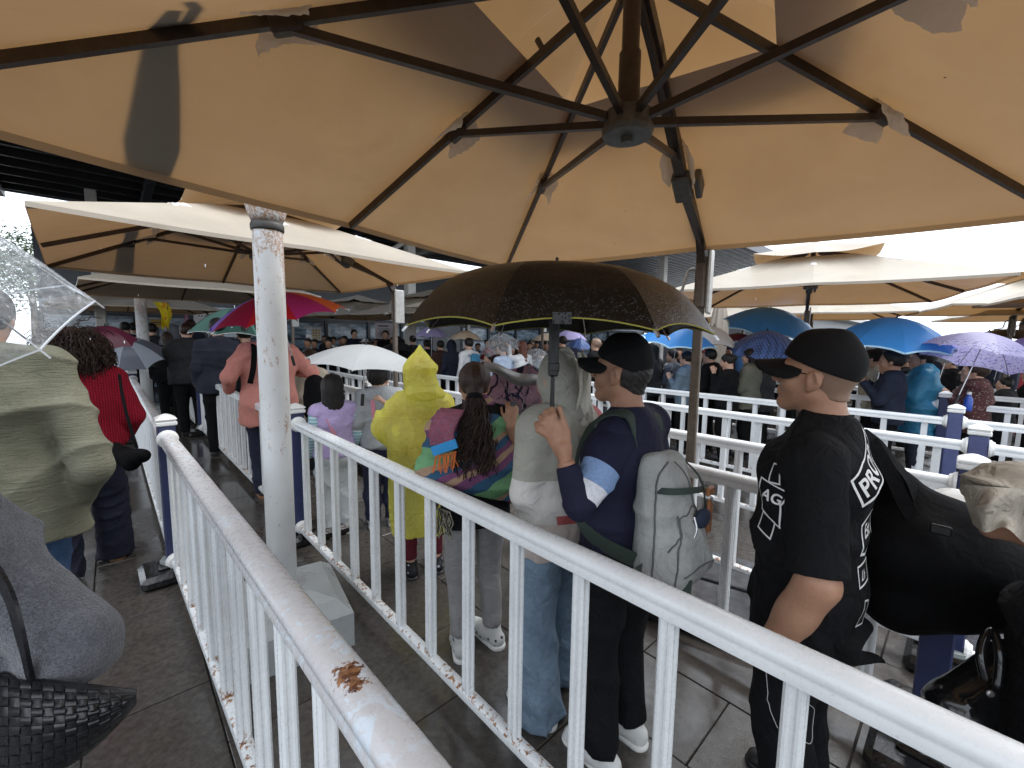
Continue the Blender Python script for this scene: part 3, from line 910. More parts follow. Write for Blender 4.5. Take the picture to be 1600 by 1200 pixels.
# ------------------------------------------------------------------ big canopy roof and the ticket hall beneath it
def roof():
    H = 5.0; D0, D1, N0, N1 = 6.0, 16.4, -16.0, 30.0
    r = empty('canopy_roof', ND(0, 0), FACE, 'huge dark flat roof with corrugated underside over the ticket hall', 'roof')   # local x = across, y = along
    m = MB(); m.box(((N0 + N1) / 2, (D0 + D1) / 2, H + .42), (N1 - N0, D1 - D0, .12)); m.build('roof_deck', M_ROOFG, r)
    m = MB()
    n = int((D1 - D0) / .33)
    for i in range(n):                                         # corrugations of the right half run along the facade
        y = D0 + .2 + i * .33
        m.prism([(-.10, 0), (-.06, -.075), (.06, -.075), (.10, 0)], (8.5, y, H + .36), (N1 - .1, y, H + .36), (0, 1, 0), (0, 0, 1))
    m.build('corrugated_soffit', M_ROOFG, r)
    m = MB(); m.box(((N0 + 8.5) / 2, (D0 + D1) / 2, H + .30), (8.5 - N0, D1 - D0 - .1, .05)); m.build('dark_soffit', M_ROOFD, r)
    for i in range(9):
        x = N0 + 1.2 + i * 2.6
        if x > 8.4: break
        mm = MB(); mm.box((x, (D0 + D1) / 2, H + .13), (.16, D1 - D0 - .2, .30)); mm.build('cross_beam', M_ROOFD, r)
    for i in range(14):
        y = D0 + .5 + i * .74
        mm = MB(); mm.box(((N0 + 8.5) / 2, y, H + .21), (8.5 - N0, .07, .14)); mm.build('purlin', M_ROOFD, r)
    for y, z, s in ((D0 - .03, H + .32, .34), (D1 + .03, H + .32, .34)):
        mm = MB(); mm.box(((N0 + N1) / 2, y, z), (N1 - N0, .07, s)); mm.build('fascia', M_FASC, r)
    for y in (D1 - .6, D1 - 1.15, D1 - 1.7):
        mm = MB(); mm.box((N0 + 6.5, y, H + .08), (12.8, .055, .05)); mm.build('soffit_rail', paint('grey_strip', (.20, .20, .21), .4, .1), r)
    mm = MB(); mm.box((N1 + .03, (D0 + D1) / 2, H + .32), (.07, D1 - D0, .34)); mm.build('fascia', M_FASC, r)
    mm = MB(); mm.box((9.2, (D0 + D1) / 2, H + .16), (.30, D1 - D0, .36)); mm.build('main_beam', M_STEELW, r)
    return r
roof()
def steel_column(label, p, w=.26, brace=True):
    r = empty('steel_column', (p[0], p[1], 0), FACE, label, 'column', 'steel columns under the big roof')
    m = MB(); m.box((0, 0, 2.5), (w, w, 5.0), bev=.02); m.build('shaft', M_STEELW, r)
    if brace:
        m = MB(); m.tube([(0, 0, 4.55), (-1.35, .0, 3.55)], .07, 8); m.build('brace', M_STEELW, r)
steel_column('pale square steel column with a diagonal brace behind the purple umbrella', W(641, 500, 12.6))
steel_column('pale square steel column at the far right of the hall', W(1032, 500, 17.0), brace=False)
steel_column('pale square steel column far left beyond the curly haired woman', W(158, 500, 10.2), .2, brace=False)

def facade():
    D = 16.9
    r = empty('ticket_hall', ND(0, D), FACE, 'low ticket hall with blue black window frames and a pale transom band', 'building')
    X0, X1 = -1.4, 30.0
    m = MB(); m.box(((X0 + X1) / 2, 1.2, 2.45), (X1 - X0, .2, 4.9)); m.build('back_wall', M_WALLG, r)
    m = MB(); m.box(((X0 + X1) / 2, .1, 2.52), (X1 - X0, .16, .20)); m.build('transom_band', M_BAND, r)
    m = MB(); m.box(((X0 + X1) / 2, .1, 2.37), (X1 - X0, .2, .10)); m.build('transom_frame', M_FRAME, r)
    m = MB(); m.box(((X0 + X1) / 2, .1, 3.78), (X1 - X0, .2, 2.30)); m.build('sign_fascia', M_FRAME, r)
    i = 0; x = X0
    rd = random.Random(5)
    while x < X1 - .1:
        w = rd.choice((1.5, 1.7, 1.9))
        mm = MB(); mm.box((x, .1, 1.16), (.11, .16, 2.32)); f = mm.build('mullion', M_FRAME, r)
        if x + w > X1: break
        if rd.random() < .82:
            fr = MB()
            for (cx, cz, sx, sz) in ((x + w / 2, .06, w - .11, .1), (x + w / 2, 2.27, w - .11, .08), (x + w / 2, 1.62, w - .11, .06)):
                fr.box((cx, .12, cz), (sx, .07, sz))
            wf = fr.build('window', M_FRAME, r)
            for z0, z1 in ((.12, 1.58), (1.66, 2.22)):
                mm = MB(); mm.box((x + w / 2, .13, (z0 + z1) / 2), (w - .12, .02, z1 - z0)); mm.build('pane', M_GLASS, wf)
        else:
            mm = MB(); mm.box((x + w / 2, .12, 1.16), (w - .115, .1, 2.3)); mm.build('wall_panel', M_WALLG, r)
        x += w
    return r
facade()
def board(label, name, c, w, h, mats, rows, rz, stand=False, dots=None):
    r = empty(name, (c[0], c[1], 0 if stand else c[2] - h / 2), rz, label, 'sign')
    z0 = c[2] - h / 2 if stand else 0
    m = MB(); m.box((0, 0, z0 + h / 2), (w, .03, h), bev=.004); m.build('board', mats, r)
    for (x, z, ww, hh) in rows:
        mm = MB(); mm.box((x * w, -.0175, z0 + z * h), (ww * w, .004, hh * h)); mm.build('print_line', dots or M_INK, r)
    if stand:
        mm = MB(); mm.box((0, .02, z0 / 2), (.05, .03, z0)); mm.build('stand', M_FRAME, r)
    return r
board('pale pink notice board with rows of small print outside the hall doors', 'notice_board', W(600, 517, 13.5), .58, .50, M_PINKP,
      [(-.05, .80, .6, .09)] + [(-.02 + .03 * (i % 2), .62 - i * .11, .7 - .08 * (i % 3), .035) for i in range(5)], FACE, stand=True)
board('white wall notice with yellow squares left of the hall doors', 'wall_notice', W(494, 522, 15.5), .36, .46, M_PAPER,
      [(-.28 + .28 * i, .78 - .19 * j, .2, .13) for i in range(3) for j in range(4)], FACE, dots=M_ORANGE)
board('narrow white upright sign beside the salmon hoodie', 'upright_sign', W(483, 534, 13.0), .16, .44, M_PAPER, [(0, .8 - .15 * i, .5, .03) for i in range(5)], FACE, stand=True)
board('white banner with two lines of small lettering right of the yellow flag', 'banner', W(333, 497, 13.3), .98, .36, M_PAPER,
      [(-.36 + .08 * i, .64, .05, .09) for i in range(10)] + [(-.2 + .08 * i, .38, .05, .09) for i in range(5)], FACE)
board('small yellow notice board under the yellow flag', 'low_notice', W(246, 505, 12.4), .30, .22, M_ORANGE, [(0, .6, .6, .1), (0, .35, .7, .06)], FACE, stand=True)
board('pink vertical banner hanging beside the yellow flag', 'hanging_banner', W(291, 493, 12.8), .09, .46, paint('pink_print', (.52, .16, .30), .6, .1), [(0, .8 - .13 * i, .6, .05) for i in range(6)], FACE, dots=M_PAPER, stand=True)
# yellow flag on a thin pole
fl = empty('yellow_flag', W(256, 520, 9.0) * np.array([1, 1, 0]), FACE, 'bright yellow flag drooping from a thin pole above the dark crowd', 'flag')
m = MB(); m.tube([(.0, 0, 1.2), (.10, 0, 2.38)], .009, 6); m.build('pole', M_BOLT, fl)
def _flagf(u, v):
    z = 2.38 - v * (.60 - .10 * math.sin(u * 3)); x = .10 - u * (.24 - .14 * v) + .05 * math.sin(v * 5) + .04 * v
    return (x, .05 * math.sin(u * 7 + v * 4) + .02, z)
m = MB(); m.grid(_flagf, 10, 14); m.build('cloth', cloth('yellow_flag_cloth', (.85, .66, .02), .1, .7, dots=((.75, .22, .03), 6.0)), fl, smooth=True)

# trees far beyond the roof on the left
def tree(label, p, h, r):
    o = empty('tree', (p[0], p[1], 0), 0, label, 'tree', 'trees beyond the roof')
    m = MB(); m.tube([(0, 0, 0), (.1, 0, h * .4), (0, .1, h * .8)], [.22, .16, .06], 8)
    rd = random.Random(int(h * 100))
    for q in range(6):
        a = rd.uniform(0, 6.28); m.tube([(.05, 0, h * (.35 + .07 * q)), (math.cos(a) * r * .6, math.sin(a) * r * .6, h * (.5 + .07 * q))], [.07, .02], 5)
    m.build('trunk', paint('bark', (.09, .07, .05), .9, .3), o)
    m = MB()
    for q in range(5200):
        c = np.array([rd.gauss(0, 1), rd.gauss(0, 1), rd.gauss(0, 1)]); c = unit(c) * (rd.random() ** .45)
        ce = np.array([0, 0, h * .72]) + c * np.array([r, r, h * .34]) * (1 + .25 * math.sin(c[0] * 7 + c[2] * 5))
        a = unit(np.array([rd.gauss(0, 1), rd.gauss(0, 1), rd.gauss(0, .6)])); b = unit(np.cross(a, [rd.gauss(0, 1), rd.gauss(0, 1), 1]))
        s = rd.uniform(.06, .13)
        m.add([ce - a * s, ce + b * s * .5, ce + a * s, ce - b * s * .5], [(0, 1, 2, 3)])
    m.build('crown', cloth('tree_leaves', (.07, .105, .05), .5, .6), o)
tree('leafy green tree at the left edge between roof and clear umbrella', W(40, 380, 26), 7.6, 2.7)
tree('paler leafy tree further left behind the clear umbrella', W(-60, 390, 31), 8.6, 3.0)
# ------------------------------------------------------------------ big cantilever parasols
def make_parasol(label, c, rot, H=2.34, half=1.5, detail=True, stray=0.0):
    """local +x points from the canopy centre to its mast"""
    r = empty('cantilever_parasol', (c[0], c[1], 0), rot, label, 'parasol', 'beige cantilever parasols over the queue')
    APEX, ZIN, HIN, VH, VZ0, VZ1 = H + .66, H + .455, .40, .66, H + .47, H + .70
    def pt(q, rad, z):                                            # q 0..8 round the square
        k = int(q) % 8; f = q - int(q)
        cs = [(1, 0), (1, 1), (0, 1), (-1, 1), (-1, 0), (-1, -1), (0, -1), (1, -1)]
        a, b = cs[k], cs[(k + 1) % 8]
        return np.array([(a[0] * (1 - f) + b[0] * f) * rad, (a[1] * (1 - f) + b[1] * f) * rad, z])
    NU, NVV = (14, 10) if detail else (6, 4)
    for k in range(8):
        m = MB()
        def f(u, v, k=k):
            rad = HIN + (half - HIN) * u; z = ZIN + (H - ZIN) * u
            p = pt(k + v * .9999, rad, z)
            sag = math.sin(math.pi * v) * (.035 * math.sin(math.pi * min(u, 1)) + .012 * u)
            p[2] -= sag
            wr = .006 * math.sin(v * 23 + u * 6 + k) * math.exp(-((u - .35) / .18) ** 2) * math.sin(math.pi * v)
            p[2] += wr
            return p
        m.grid(f, NU, NVV)
        pan = m.build('canopy_panel', M_FAB, r, smooth=True)
        m = MB()
        for e in range(NVV):
            a, b = f(1, e / NVV), f(1, (e + 1) / NVV)
            m.add([a, b, b + np.array([0, 0, -.028]), a + np.array([0, 0, -.028])], [(0, 1, 2, 3)])
        m.build('hem', M_FAB, pan, smooth=True)
    m = MB()
    for k in range(8):
        m.grid(lambda u, v, k=k: pt(k + v * .9999, .03 + (VH - .03) * u, VZ1 + (VZ0 - VZ1) * u - .02 * math.sin(math.pi * v) * u + .035 * (u ** 3) * (abs(v - .5) * 2 if True else 0) * (1 if (k % 2 == 0) == (v > .5) else -.2)), 6, 6)
    m.build('vent_canopy', M_FAB, r, smooth=True)
    HUBZ = H + .11
    for k in range(8):
        cs = pt(k, 1, 0); d = np.array([cs[0], cs[1], 0])
        zi, zo = H + .58, H - .018
        slope = lambda t: np.array([d[0] * t, d[1] * t, (ZIN + (H - ZIN) * (t - HIN) / (half - HIN)) - .022])
        m = MB()
        a, b = slope(.06), slope(half - .01)
        ax = unit(b - a); side = unit(np.cross(ax, [0, 0, 1.])); upv = np.cross(side, ax)
        m.prism([(-.0095, -.017), (.0095, -.017), (.0095, .016), (-.0095, .016)], a, b, side, upv)
        rb = m.build('rib', M_RIB, r)
        m = MB()                                                 # strut from the hub to the middle of the rib
        s0 = np.array([unit(d)[0] * .07, unit(d)[1] * .07, HUBZ + .03]); s1 = slope(half * .50) - upv * .02
        ax = unit(s1 - s0); side = unit(np.cross(ax, [0, 0, 1.])); upv2 = np.cross(side, ax)
        m.prism([(-.0105, -.0125), (.0105, -.0125), (.0105, .0125), (-.0105, .0125)], s0, s1, side, upv2)
        m.build('strut', M_RIB, r)
        m = MB()                                                 # joint bracket
        m.box(slope(half * .50) - np.array([0, 0, .012]), (.085, .036, .05), unit(b - a), side, None, .006); m.build('joint', M_RIBG if k == 0 else M_RIB, rb)
        if k % 2 == 0:                                           # short post carrying the vent canopy
            m = MB(); m.tube([slope(.33), np.array([d[0] * .36, d[1] * .36, VZ0 + .045])], .012, 6); m.build('vent_post', M_RIB, rb)
        if detail:
            rd = random.Random(int(k * 17 + abs(c[0]) * 100))
            m = MB(); cj = slope(half * .50) + upv * .01
            w0, l0 = rd.uniform(.09, .13), rd.uniform(.12, .17)
            ang = rd.uniform(-.5, .5)
            def ff(u, v):
                x = (u - .5) * l0; y = (v - .5) * 2                     # a sheet folded over the rib, both flaps hanging
                drop = max(0.0, abs(y) - .16) * w0 * (.85 + .30 * math.sin(2.2 * u + k) + (.35 if y > 0 else 0) * (u - .3))
                out = min(abs(y), .22) * .12 + max(0.0, abs(y) - .22) * .05 + .012 * abs(y) * math.sin(4 * u + 3 * k)
                cr = np.array([.004 * math.sin(31 * u + 17 * v + k), .004 * math.sin(27 * v + 13 * u + k), .003 * math.sin(41 * u * v + k)])
                return cj + unit(b - a) * (x * (1 + .25 * abs(y)) + .3 * drop * math.sin(ang)) + side * out * (1 if y > 0 else -1) + np.array([0, 0, -drop + .014]) + cr
            m.grid(ff, 12, 16); m.build('foam_wrap', M_FOAM, r, smooth=True)
    m = MB(); m.lathe([(.020, HUBZ - .045), (.020, HUBZ - .028), (.080, HUBZ - .026), (.086, HUBZ - .014), (.086, HUBZ), (.078, HUBZ + .012), (.078, HUBZ + .05), (.03, HUBZ + .06)], (0, 0, 0), 24)
    m.build('hub', M_RIBG, r, angle=35)
    m = MB(); m.tube([(0, 0, HUBZ + .03), (0, 0, HUBZ + .24)], .036, 14); m.tube([(0, 0, HUBZ + .22), (0, 0, APEX + .02)], .029, 14); m.build('centre_pole', M_RIB, r, angle=40)
    # mast, arm, crank
    MX = half + .03
    m = MB(); m.box((MX, 0, 1.06), (.048, .056, 2.12), bev=.006); m.build('mast', M_MAST, r)
    m = MB()
    P = [np.array(p) for p in ((MX + .01, 0, 1.95), (MX, 0, H - .10), (MX - .10, 0, H + .05), (MX - .70, 0, H + .215), (.30, 0, H + .52), (0, 0, H + .64))]
    for a, b in zip(P, P[1:]):
        ax = unit(b - a); side = np.array([0, 1., 0]); upv = np.cross(ax, side) * -1
        hh = .034 if b[0] > .7 else .028
        m.prism([(-.024, -hh), (.024, -hh), (.024, hh), (-.024, hh)], a - ax * .012, b + ax * .012, side, upv)
    m.build('arm', M_RIB, r)
    m = MB(); m.box((MX - .66, .0, H + .175), (.16, .085, .06), unit(P[4] - P[3]), (0, 1, 0), None, .008); m.box((MX - .62, -.07, H + .20), (.12, .03, .11), unit(P[4] - P[3]), (0, 1, 0), None, .006); m.build('slide_bracket', M_RIBG, r)
    m = MB(); m.box((MX + .005, 0, 2.10), (.085, .068, .34), bev=.016); cb = m.build('crank_box', M_MAST, r)
    m = MB(); m.box((MX + .04, -.046, 2.11), (.14, .022, .42), bev=.010); m.build('side_plate', M_GALV, cb)
    m = MB(); m.tube([(MX, .03, 2.19), (MX, .06, 2.19), (MX - .01, .08, 2.18), (MX - .02, .11, 2.05), (MX - .02, .17, 2.03)], .010, 8); m.tube([(MX - .02, .15, 2.035), (MX - .02, .22, 2.02)], .016, 8); m.build('crank_handle', M_GALV, cb, angle=40)
    mm = MB(); mm.box((MX, 0, .05), (.98, .98, .09), bev=.02)
    b0 = mm.build('base_tray', M_RUBBER, r)
    for sx in (-1, 1):
        for sy in (-1, 1):
            mm = MB(); mm.box((MX + sx * .235, sy * .235, .105), (.43, .43, .028), bev=.006); mm.build('ballast_slab', M_SLAB, b0)
    mm = MB(); mm.lathe([(.10, .118), (.10, .135), (.06, .15), (.055, .22), (.05, .22)], (MX, 0, 0), 12); mm.build('mast_socket', M_BOLT, b0)
    if detail:                                                   # storage strap lying loose on top of the fabric
        m = MB()
        def zc(x, y): rad = min(max(abs(x), abs(y)), half); return ZIN + (H - ZIN) * (rad - HIN) / (half - HIN)
        return r, zc
    return r, None
M_SLAB = paint('wet_grey_ballast', (.085, .09, .10), .10, .5, .6, 9, bump=.4, bs=30)
def strap(par, zc, pts, w, name='loose_strap'):
    """flat dark strap resting on the fabric, through local points"""
    tri = []; vs = []
    for ch in par.children:
        if ch.name.split('.')[0] == 'canopy_panel':
            b0 = len(vs); vs += [v.co[:] for v in ch.data.vertices]; tri += [tuple(i + b0 for i in p.vertices) for p in ch.data.polygons]
    bv = BVHTree.FromPolygons(vs, tri)
    P = spline2(pts, 5); n = len(P) - 1; ws = np.interp(np.linspace(0, len(pts) - 1, n + 1), np.arange(len(pts)), w if isinstance(w, (list, tuple)) else [w] * len(pts))
    L = []
    for i, p in enumerate(P):
        a = P[max(i - 1, 0)]; b = P[min(i + 1, n)]; d = unit(np.array([b[0] - a[0], b[1] - a[1], 0])); s = np.array([-d[1], d[0], 0])
        for q in np.linspace(-.5, .5, 5):
            x, y = p[0] + s[0] * q * ws[i], p[1] + s[1] * q * ws[i]
            hit = bv.ray_cast(Vector((x, y, 4)), Vector((0, 0, -1)))
            L.append((x, y, (hit[0].z if hit[0] is not None else zc(x, y)) + .004))
    F = [(i * 5 + j, i * 5 + j + 1, i * 5 + j + 6, i * 5 + j + 5) for i in range(n) for j in range(4)]
    m = MB(); m.add(L, F); m.add([(x, y, z + .004) for x, y, z in L], F)
    m.build(name, M_STRAP, par)
def spline2(P, n):
    out = []
    for i in range(len(P) - 1):
        for j in range(n): out.append((P[i][0] + (P[i + 1][0] - P[i][0]) * j / n, P[i][1] + (P[i + 1][1] - P[i][1]) * j / n))
    out.append(P[-1]); return out
def to_local(r, p):
    c, s = math.cos(-r.rotation_euler.z), math.sin(-r.rotation_euler.z)
    x, y = p[0] - r.location.x, p[1] - r.location.y
    return (x * c - y * s, x * s + y * c)

U1, zc1 = make_parasol('huge beige parasol with bronze ribs right overhead, its hub near the top', (.380, 1.535), .995, 2.325)
U2, zc2 = make_parasol('beige parasol behind the rusty column with a pointed near corner and stepped top', (-2.576, 4.42), .80, 2.40)
strap_px = [(275, 48), (262, 85), (250, 130), (236, 180), (226, 215)]
L = [to_local(U1, G(px, py, 2.46)) for px, py in strap_px]
strap(U1, zc1, L, [.03, .05, .10, .15, .11])
L2 = [to_local(U1, G(px, py, 2.46)) for px, py in ((298, 34), (309, 55), (297, 90), (262, 118))]
strap(U1, zc1, L2, .03)
strap(U2, zc2, [to_local(U2, G(px, py, 2.5)) for px, py in ((208, 380), (203, 398), (196, 415))], [.09, .10, .10])
strap(U2, zc2, [to_local(U2, G(px, py, 2.5)) for px, py in ((208, 384), (196, 398), (180, 412))], [.09, .07, .07])
U3, _ = make_parasol('smaller looking beige parasol under the stepped one on the left, hub hanging low', (-5.487, 7.55), .81, 2.42)
U5, _ = make_parasol('beige parasol on the right with a glossy wet top and raised square vent', (4.05, 5.93), -.585 + math.pi / 2, 2.37)
far = [('beige parasol half cut by the right edge of the photo above the purple umbrellas', (7.25, 4.35), 1.0, 2.30),
       ('second beige parasol at the right edge, just below the first', (8.4, 6.7), 1.0, 2.32),
       ('beige parasol behind the two blue umbrellas on the right', (6.9, 9.9), 1.0, 2.34),
       ('beige parasol on the far right behind the green umbrella', (10.6, 8.4), 1.0, 2.30),
       ('beige parasol just left of the black umbrella, its canopy half hidden', (-.1, 9.2), 1.0, 2.36),
       ('beige parasol in the middle distance left of the black umbrella', (-2.25, 12.0), 1.0, 2.34),
       ('far beige parasol near the hall doors above the rainbow umbrella', (-5.0, 14.0), 1.0, 2.36),
       ('small looking far parasol right of the bronze mast', (4.9, 11.4), 1.0, 2.30),
       ('tiny looking farthest parasol behind the white and black umbrella', (8.3, 15.8), 1.0, 2.34),
       ('low beige parasol edge on the far left above the curly haired woman', (-9.3, 10.6), .81, 2.34),
       ('distant parasol in the centre behind the crowd', (1.6, 15.0), 1.0, 2.34)]
for lb, c, rt, h in far:
    make_parasol(lb, c, rt, h, detail=False)
def closed_parasol(label, p):
    r = empty('closed_parasol', (p[0], p[1], 0), 0, label, 'parasol')
    m = MB(); m.tube([(0, 0, 0), (0, 0, 2.7)], .035, 10); m.build('pole', M_MAST, r)
    m = MB()
    m.grid(lambda u, v: ((.05 + .13 * math.sin(math.pi * min(1, u * .9 + .05)) * (1 + .22 * math.sin(v * 2 * math.pi * 8 + u))) * math.cos(v * 6.2832), (.05 + .13 * math.sin(math.pi * min(1, u * .9 + .05)) * (1 + .22 * math.sin(v * 2 * math.pi * 8 + u))) * math.sin(v * 6.2832), 2.7 - 1.6 * u), 12, 48)
    m.build('folded_canopy', M_FAB, r, smooth=True)
    m = MB(); m.box((0, 0, .05), (.7, .7, .1), bev=.02); m.build('base_block', M_RUBBER, r)
closed_parasol('closed beige parasol wrapped round its pole right of the bronze mast', W(1124, 500, 9.6))

# ------------------------------------------------------------------ hand-held umbrellas
_um = {}
def um_cloth(name, c, tr=None, mixf=.35, rough=.45, drops=0.0, pattern=None, spec=.4, alpha=None):
    if name in _um: return _um[name]
    t = NT(name)
    col = c
    if pattern == 'floral':
        v = t.vor(26.0); n = t.noise(5.0, 3)
        sep = t.node('ShaderNodeSeparateXYZ'); t.l.new(t.co, sep.inputs[0])
        rr = t.math('SQRT', t.math('ADD', t.math('POWER', sep.outputs['X'], 2.0), t.math('POWER', sep.outputs['Y'], 2.0)))
        ring = t.ramp(rr, [(.30, 0.0), (.40, 1.0), (.52, 1.0), (.56, .3)])
        fl_ = t.ramp(v.outputs['Distance'], [(.25, 1.0), (.40, 0.0)])
        col = t.mix(t.math('MULTIPLY', ring, fl_), c, (.62, .64, .80))
        col = t.mix(t.math('MULTIPLY', ring, t.ramp(t.noise(42.0, 3), [(.54, 0.0), (.6, .9)])), col, (.16, .16, .42))
    elif pattern == 'check':
        ck = t.node('ShaderNodeTexChecker', i_Scale=34.0); t.l.new(t.co, ck.inputs['Vector'])
        col = t.mix(ck.outputs['Fac'], c, dk(c, 3.2))
    elif pattern == 'print':
        v = t.noise(9.0, 5, .6, dist=2.5)
        col = t.mix(t.ramp(v, [(.52, 0.0), (.56, 1.0)]), c, (.10, .38, .22))
    n = t.noise(5.0, 3)
    col = t.mix(t.ramp(n, [(.3, .25), (.7, 0.0)]), col, dk(c, .6))
    nb = t.bump(t.noise(300.0, 2), .1, .002)
    if drops:
        v = t.vor(165.0); dd = t.ramp(v.outputs['Distance'], [(.10, 1.0), (.42, 0.0)])
        dm = t.math('MULTIPLY', dd, t.ramp(t.noise(60.0, 3), [(.42, 0.0), (.6, 1.0)]))
        nb = t.bump(dm, drops, .008, nb)
    nb = t.bump(t.noise(9.0, 3, .5, dist=.5), .18, .02, nb)
    p = t.bsdf(col, rough, 0, spec, nb)
    if alpha is not None:
        p.inputs['Roughness'].default_value = .12
        tp = t.node('ShaderNodeBsdfTransparent'); tp.inputs[0].default_value = (.92, .94, .95, 1)
        st = t.noise(26.0, 6, .7, dist=1.0)
        fac = t.ramp(st, [(.40, alpha * .5), (.60, alpha), (.72, min(1, alpha * 2.6))])
        mx = t.node('ShaderNodeMixShader'); t.l.new(fac, mx.inputs[0]); t.l.new(tp.outputs[0], mx.inputs[1]); t.l.new(p.outputs[0], mx.inputs[2])
        _um[name] = t.done(mx); return _um[name]
    if tr:
        td = t.node('ShaderNodeBsdfTranslucent')
        tcol = t.mix(1.0, col, tr, 'MULTIPLY'); t.l.new(tcol, td.inputs[0])
        mx = t.node('ShaderNodeMixShader'); mx.inputs[0].default_value = mixf
        t.l.new(p.outputs[0], mx.inputs[1]); t.l.new(td.outputs[0], mx.inputs[2])
        _um[name] = t.done(mx)
    else: _um[name] = t.done(p)
    return _um[name]
M_CHROME = paint('thin_steel_shaft', (.45, .45, .46), .25, .2, .5, 40, metal=.8)
M_BLKM = paint('black_handle_plastic', (.012, .012, .013), .4, .3, .4, 30)
def umbrella(label, c, rad, depth, mats, axis=(0, 0, 1), n=8, spin=0.0, shaft=.62, handle=True, trim=None, prof=1.9, inner=None, scallop=.035, group=None, ribs=True, straps=False, trim_r=.0045, parts=True, nu=8, nv=6, dark_shaft=False, tip=True):
    """c: centre of the rim circle; axis towards the tip; the cloth is one panel per part"""
    az = unit(axis); ax = unit(np.cross([0, 1., 0], az)) if abs(az[1]) < .95 else unit(np.cross([1., 0, 0], az)); ay = np.cross(az, ax)
    c = np.asarray(c, float)
    r = empty('umbrella', c, 0, label, 'umbrella', group)
    def P(th, u):                                       # u 0 at the apex, 1 at the rim
        rr = rad * math.sin(u * math.pi / 2) ** .92 if prof < 0 else rad * u
        z = depth * (1 - u ** prof)
        return ax * math.cos(th) * rr + ay * math.sin(th) * rr + az * z
    if not isinstance(mats, (list, tuple)): mats = [mats] * n
    for k in range(n):
        m = MB()
        t0, t1 = spin + 2 * math.pi * k / n, spin + 2 * math.pi * (k + 1) / n
        def f(u, v):
            uu = .001 + u * .999
            a, b = P(t0, uu), P(t1, uu)
            q = a * (1 - v) + b * v                     # taut panel: straight between its ribs
            bow = 4 * v * (1 - v)
            arc = P(t0 + (t1 - t0) * v, uu)
            q = q * .93 + arc * .07
            return q + az * (scallop * bow * u ** 3 * rad * 1.6) - unit(q - az * (q @ az) + 1e-9) * scallop * bow * u ** 4 * rad
        m.grid(f, nu, nv)
        pan = m.build('panel', mats[k % len(mats)], r, smooth=True)
        if inner is not None:
            m2 = MB(); m2.grid(lambda u, v: f(u, v) - az * .004, nu, nv); m2.build('lining', inner, pan, smooth=True)
        if trim is not None:
            m2 = MB(); m2.tube([f(1, j / nv) - az * .002 for j in range(nv + 1)], trim_r, 4); m2.build('edge_binding', trim, pan)
        if ribs:
            m2 = MB(); m2.tube([P(t0, u) - az * .012 for u in (.03, .25, .5, .75, .97)], .0035, 4); m2.tube([P(t0, .97) - az * .012, P(t0, 1.02)], .005, 4)
            m2.build('rib', M_CHROME, r)
    if straps:
        for k in (0, 3):
            m2 = MB(); th = spin + 2 * math.pi * (k + .5) / n
            q = P(th, .93) * .985 + az * .012; m2.box(q - az * .05 + unit(P(th, 1)) * .02, (.018, .006, .13), np.cross(az, unit(P(th, 1))), unit(P(th, 1)), az); m2.build('closing_strap', mats[k % len(mats)], r)
    m = MB(); m.tube([az * (depth + (.045 if tip else 0)), az * (depth - .01)], [.005, .011], 8); m.build('tip', M_BLKM, r)
    if shaft:
        m = MB(); m.tube([az * (depth - .01), az * (depth - shaft)], .006, 8); m.build('shaft', M_BLKM if dark_shaft else M_CHROME, r)
        if handle:
            m = MB(); m.tube([az * (depth - shaft + .01), az * (depth - shaft - .09)], .014, 8); m.build('handle', M_BLKM, r)
    return r
# ------------------------------------------------------------------ people close by
SK1 = skin_mat('tanned_skin', (.41, .235, .155)); SK2 = skin_mat('brown_skin', (.36, .20, .13)); SK3 = skin_mat('light_skin', (.55, .36, .27))
H_BLK = hair_mat('black_hair', (.012, .010, .009)); H_BRN = hair_mat('dark_brown_hair', (.035, .020, .014)); H_STUB = skin_mat('shaved_scalp', (.24, .16, .115))
M_EYE = paint('dark_eye', (.02, .015, .012), .15, .1)
M_SOLEW = paint('white_sole', (.70, .70, .68), .5, .1); M_SHOEW = paint('white_shoe', (.66, .67, .66), .5, .2, .4, 20); M_SHOEB = paint('black_shoe', (.02, .02, .022), .45, .3, .5, 20)
C_BLACK = cloth('black_cotton', (.0075, .0075, .0085), .25, .9, 700, .2, .55, spec=.15); C_BLACKT = cloth('black_twill', (.0075, .0075, .009), .25, .85, 600, .2, .5, spec=.15)
C_CAP = cloth('black_cap_cloth', (.008, .008, .009), .2, .9, 900, .25)
def person_root(label, k, group=None):
    return empty('person', k.loc, 0, label, 'person', group)
def rel(k, root): return k.loc
def body(k, root, skin, detail=True, hands=(), step=.014, extra=None, fine=None, arms=True):
    P = torso(k) + leg(k, 'L') + leg(k, 'R')
    if arms: P += arm(k, 'L') + arm(k, 'R')
    for s in 'LR':
        an = getattr(k, 'an' + s); P.append(cap(an - k.U * .05 * k.s, an - k.U * .055 * k.s + k.F * .10 * k.s, .03 * k.s, .022 * k.s, .02))
    P += headp(k, detail)
    bands = []
    if fine: bands.append((k.head - .15 * k.hs, k.head + .15 * k.hs, fine))
    for side, kw in hands:
        P += kw.pop('prims') if 'prims' in kw else handp(getattr(k, 'wr' + side), kw.get('d', unit(getattr(k, 'wr' + side) - getattr(k, 'el' + side))), kw.get('n', -k.F), k.s * kw.get('sc', 1), kw.get('curl', .6), kw.get('side', 1))
        w = getattr(k, 'wr' + side)
        if kw.get('step'): bands.append((w - .13 + np.asarray(kw.get('off', (0, 0, 0))), w + .13 + np.asarray(kw.get('off', (0, 0, 0))), kw['step']))
    if extra: P += extra
    return mk_sdf('body', P, skin, root, k.loc, step, bands)
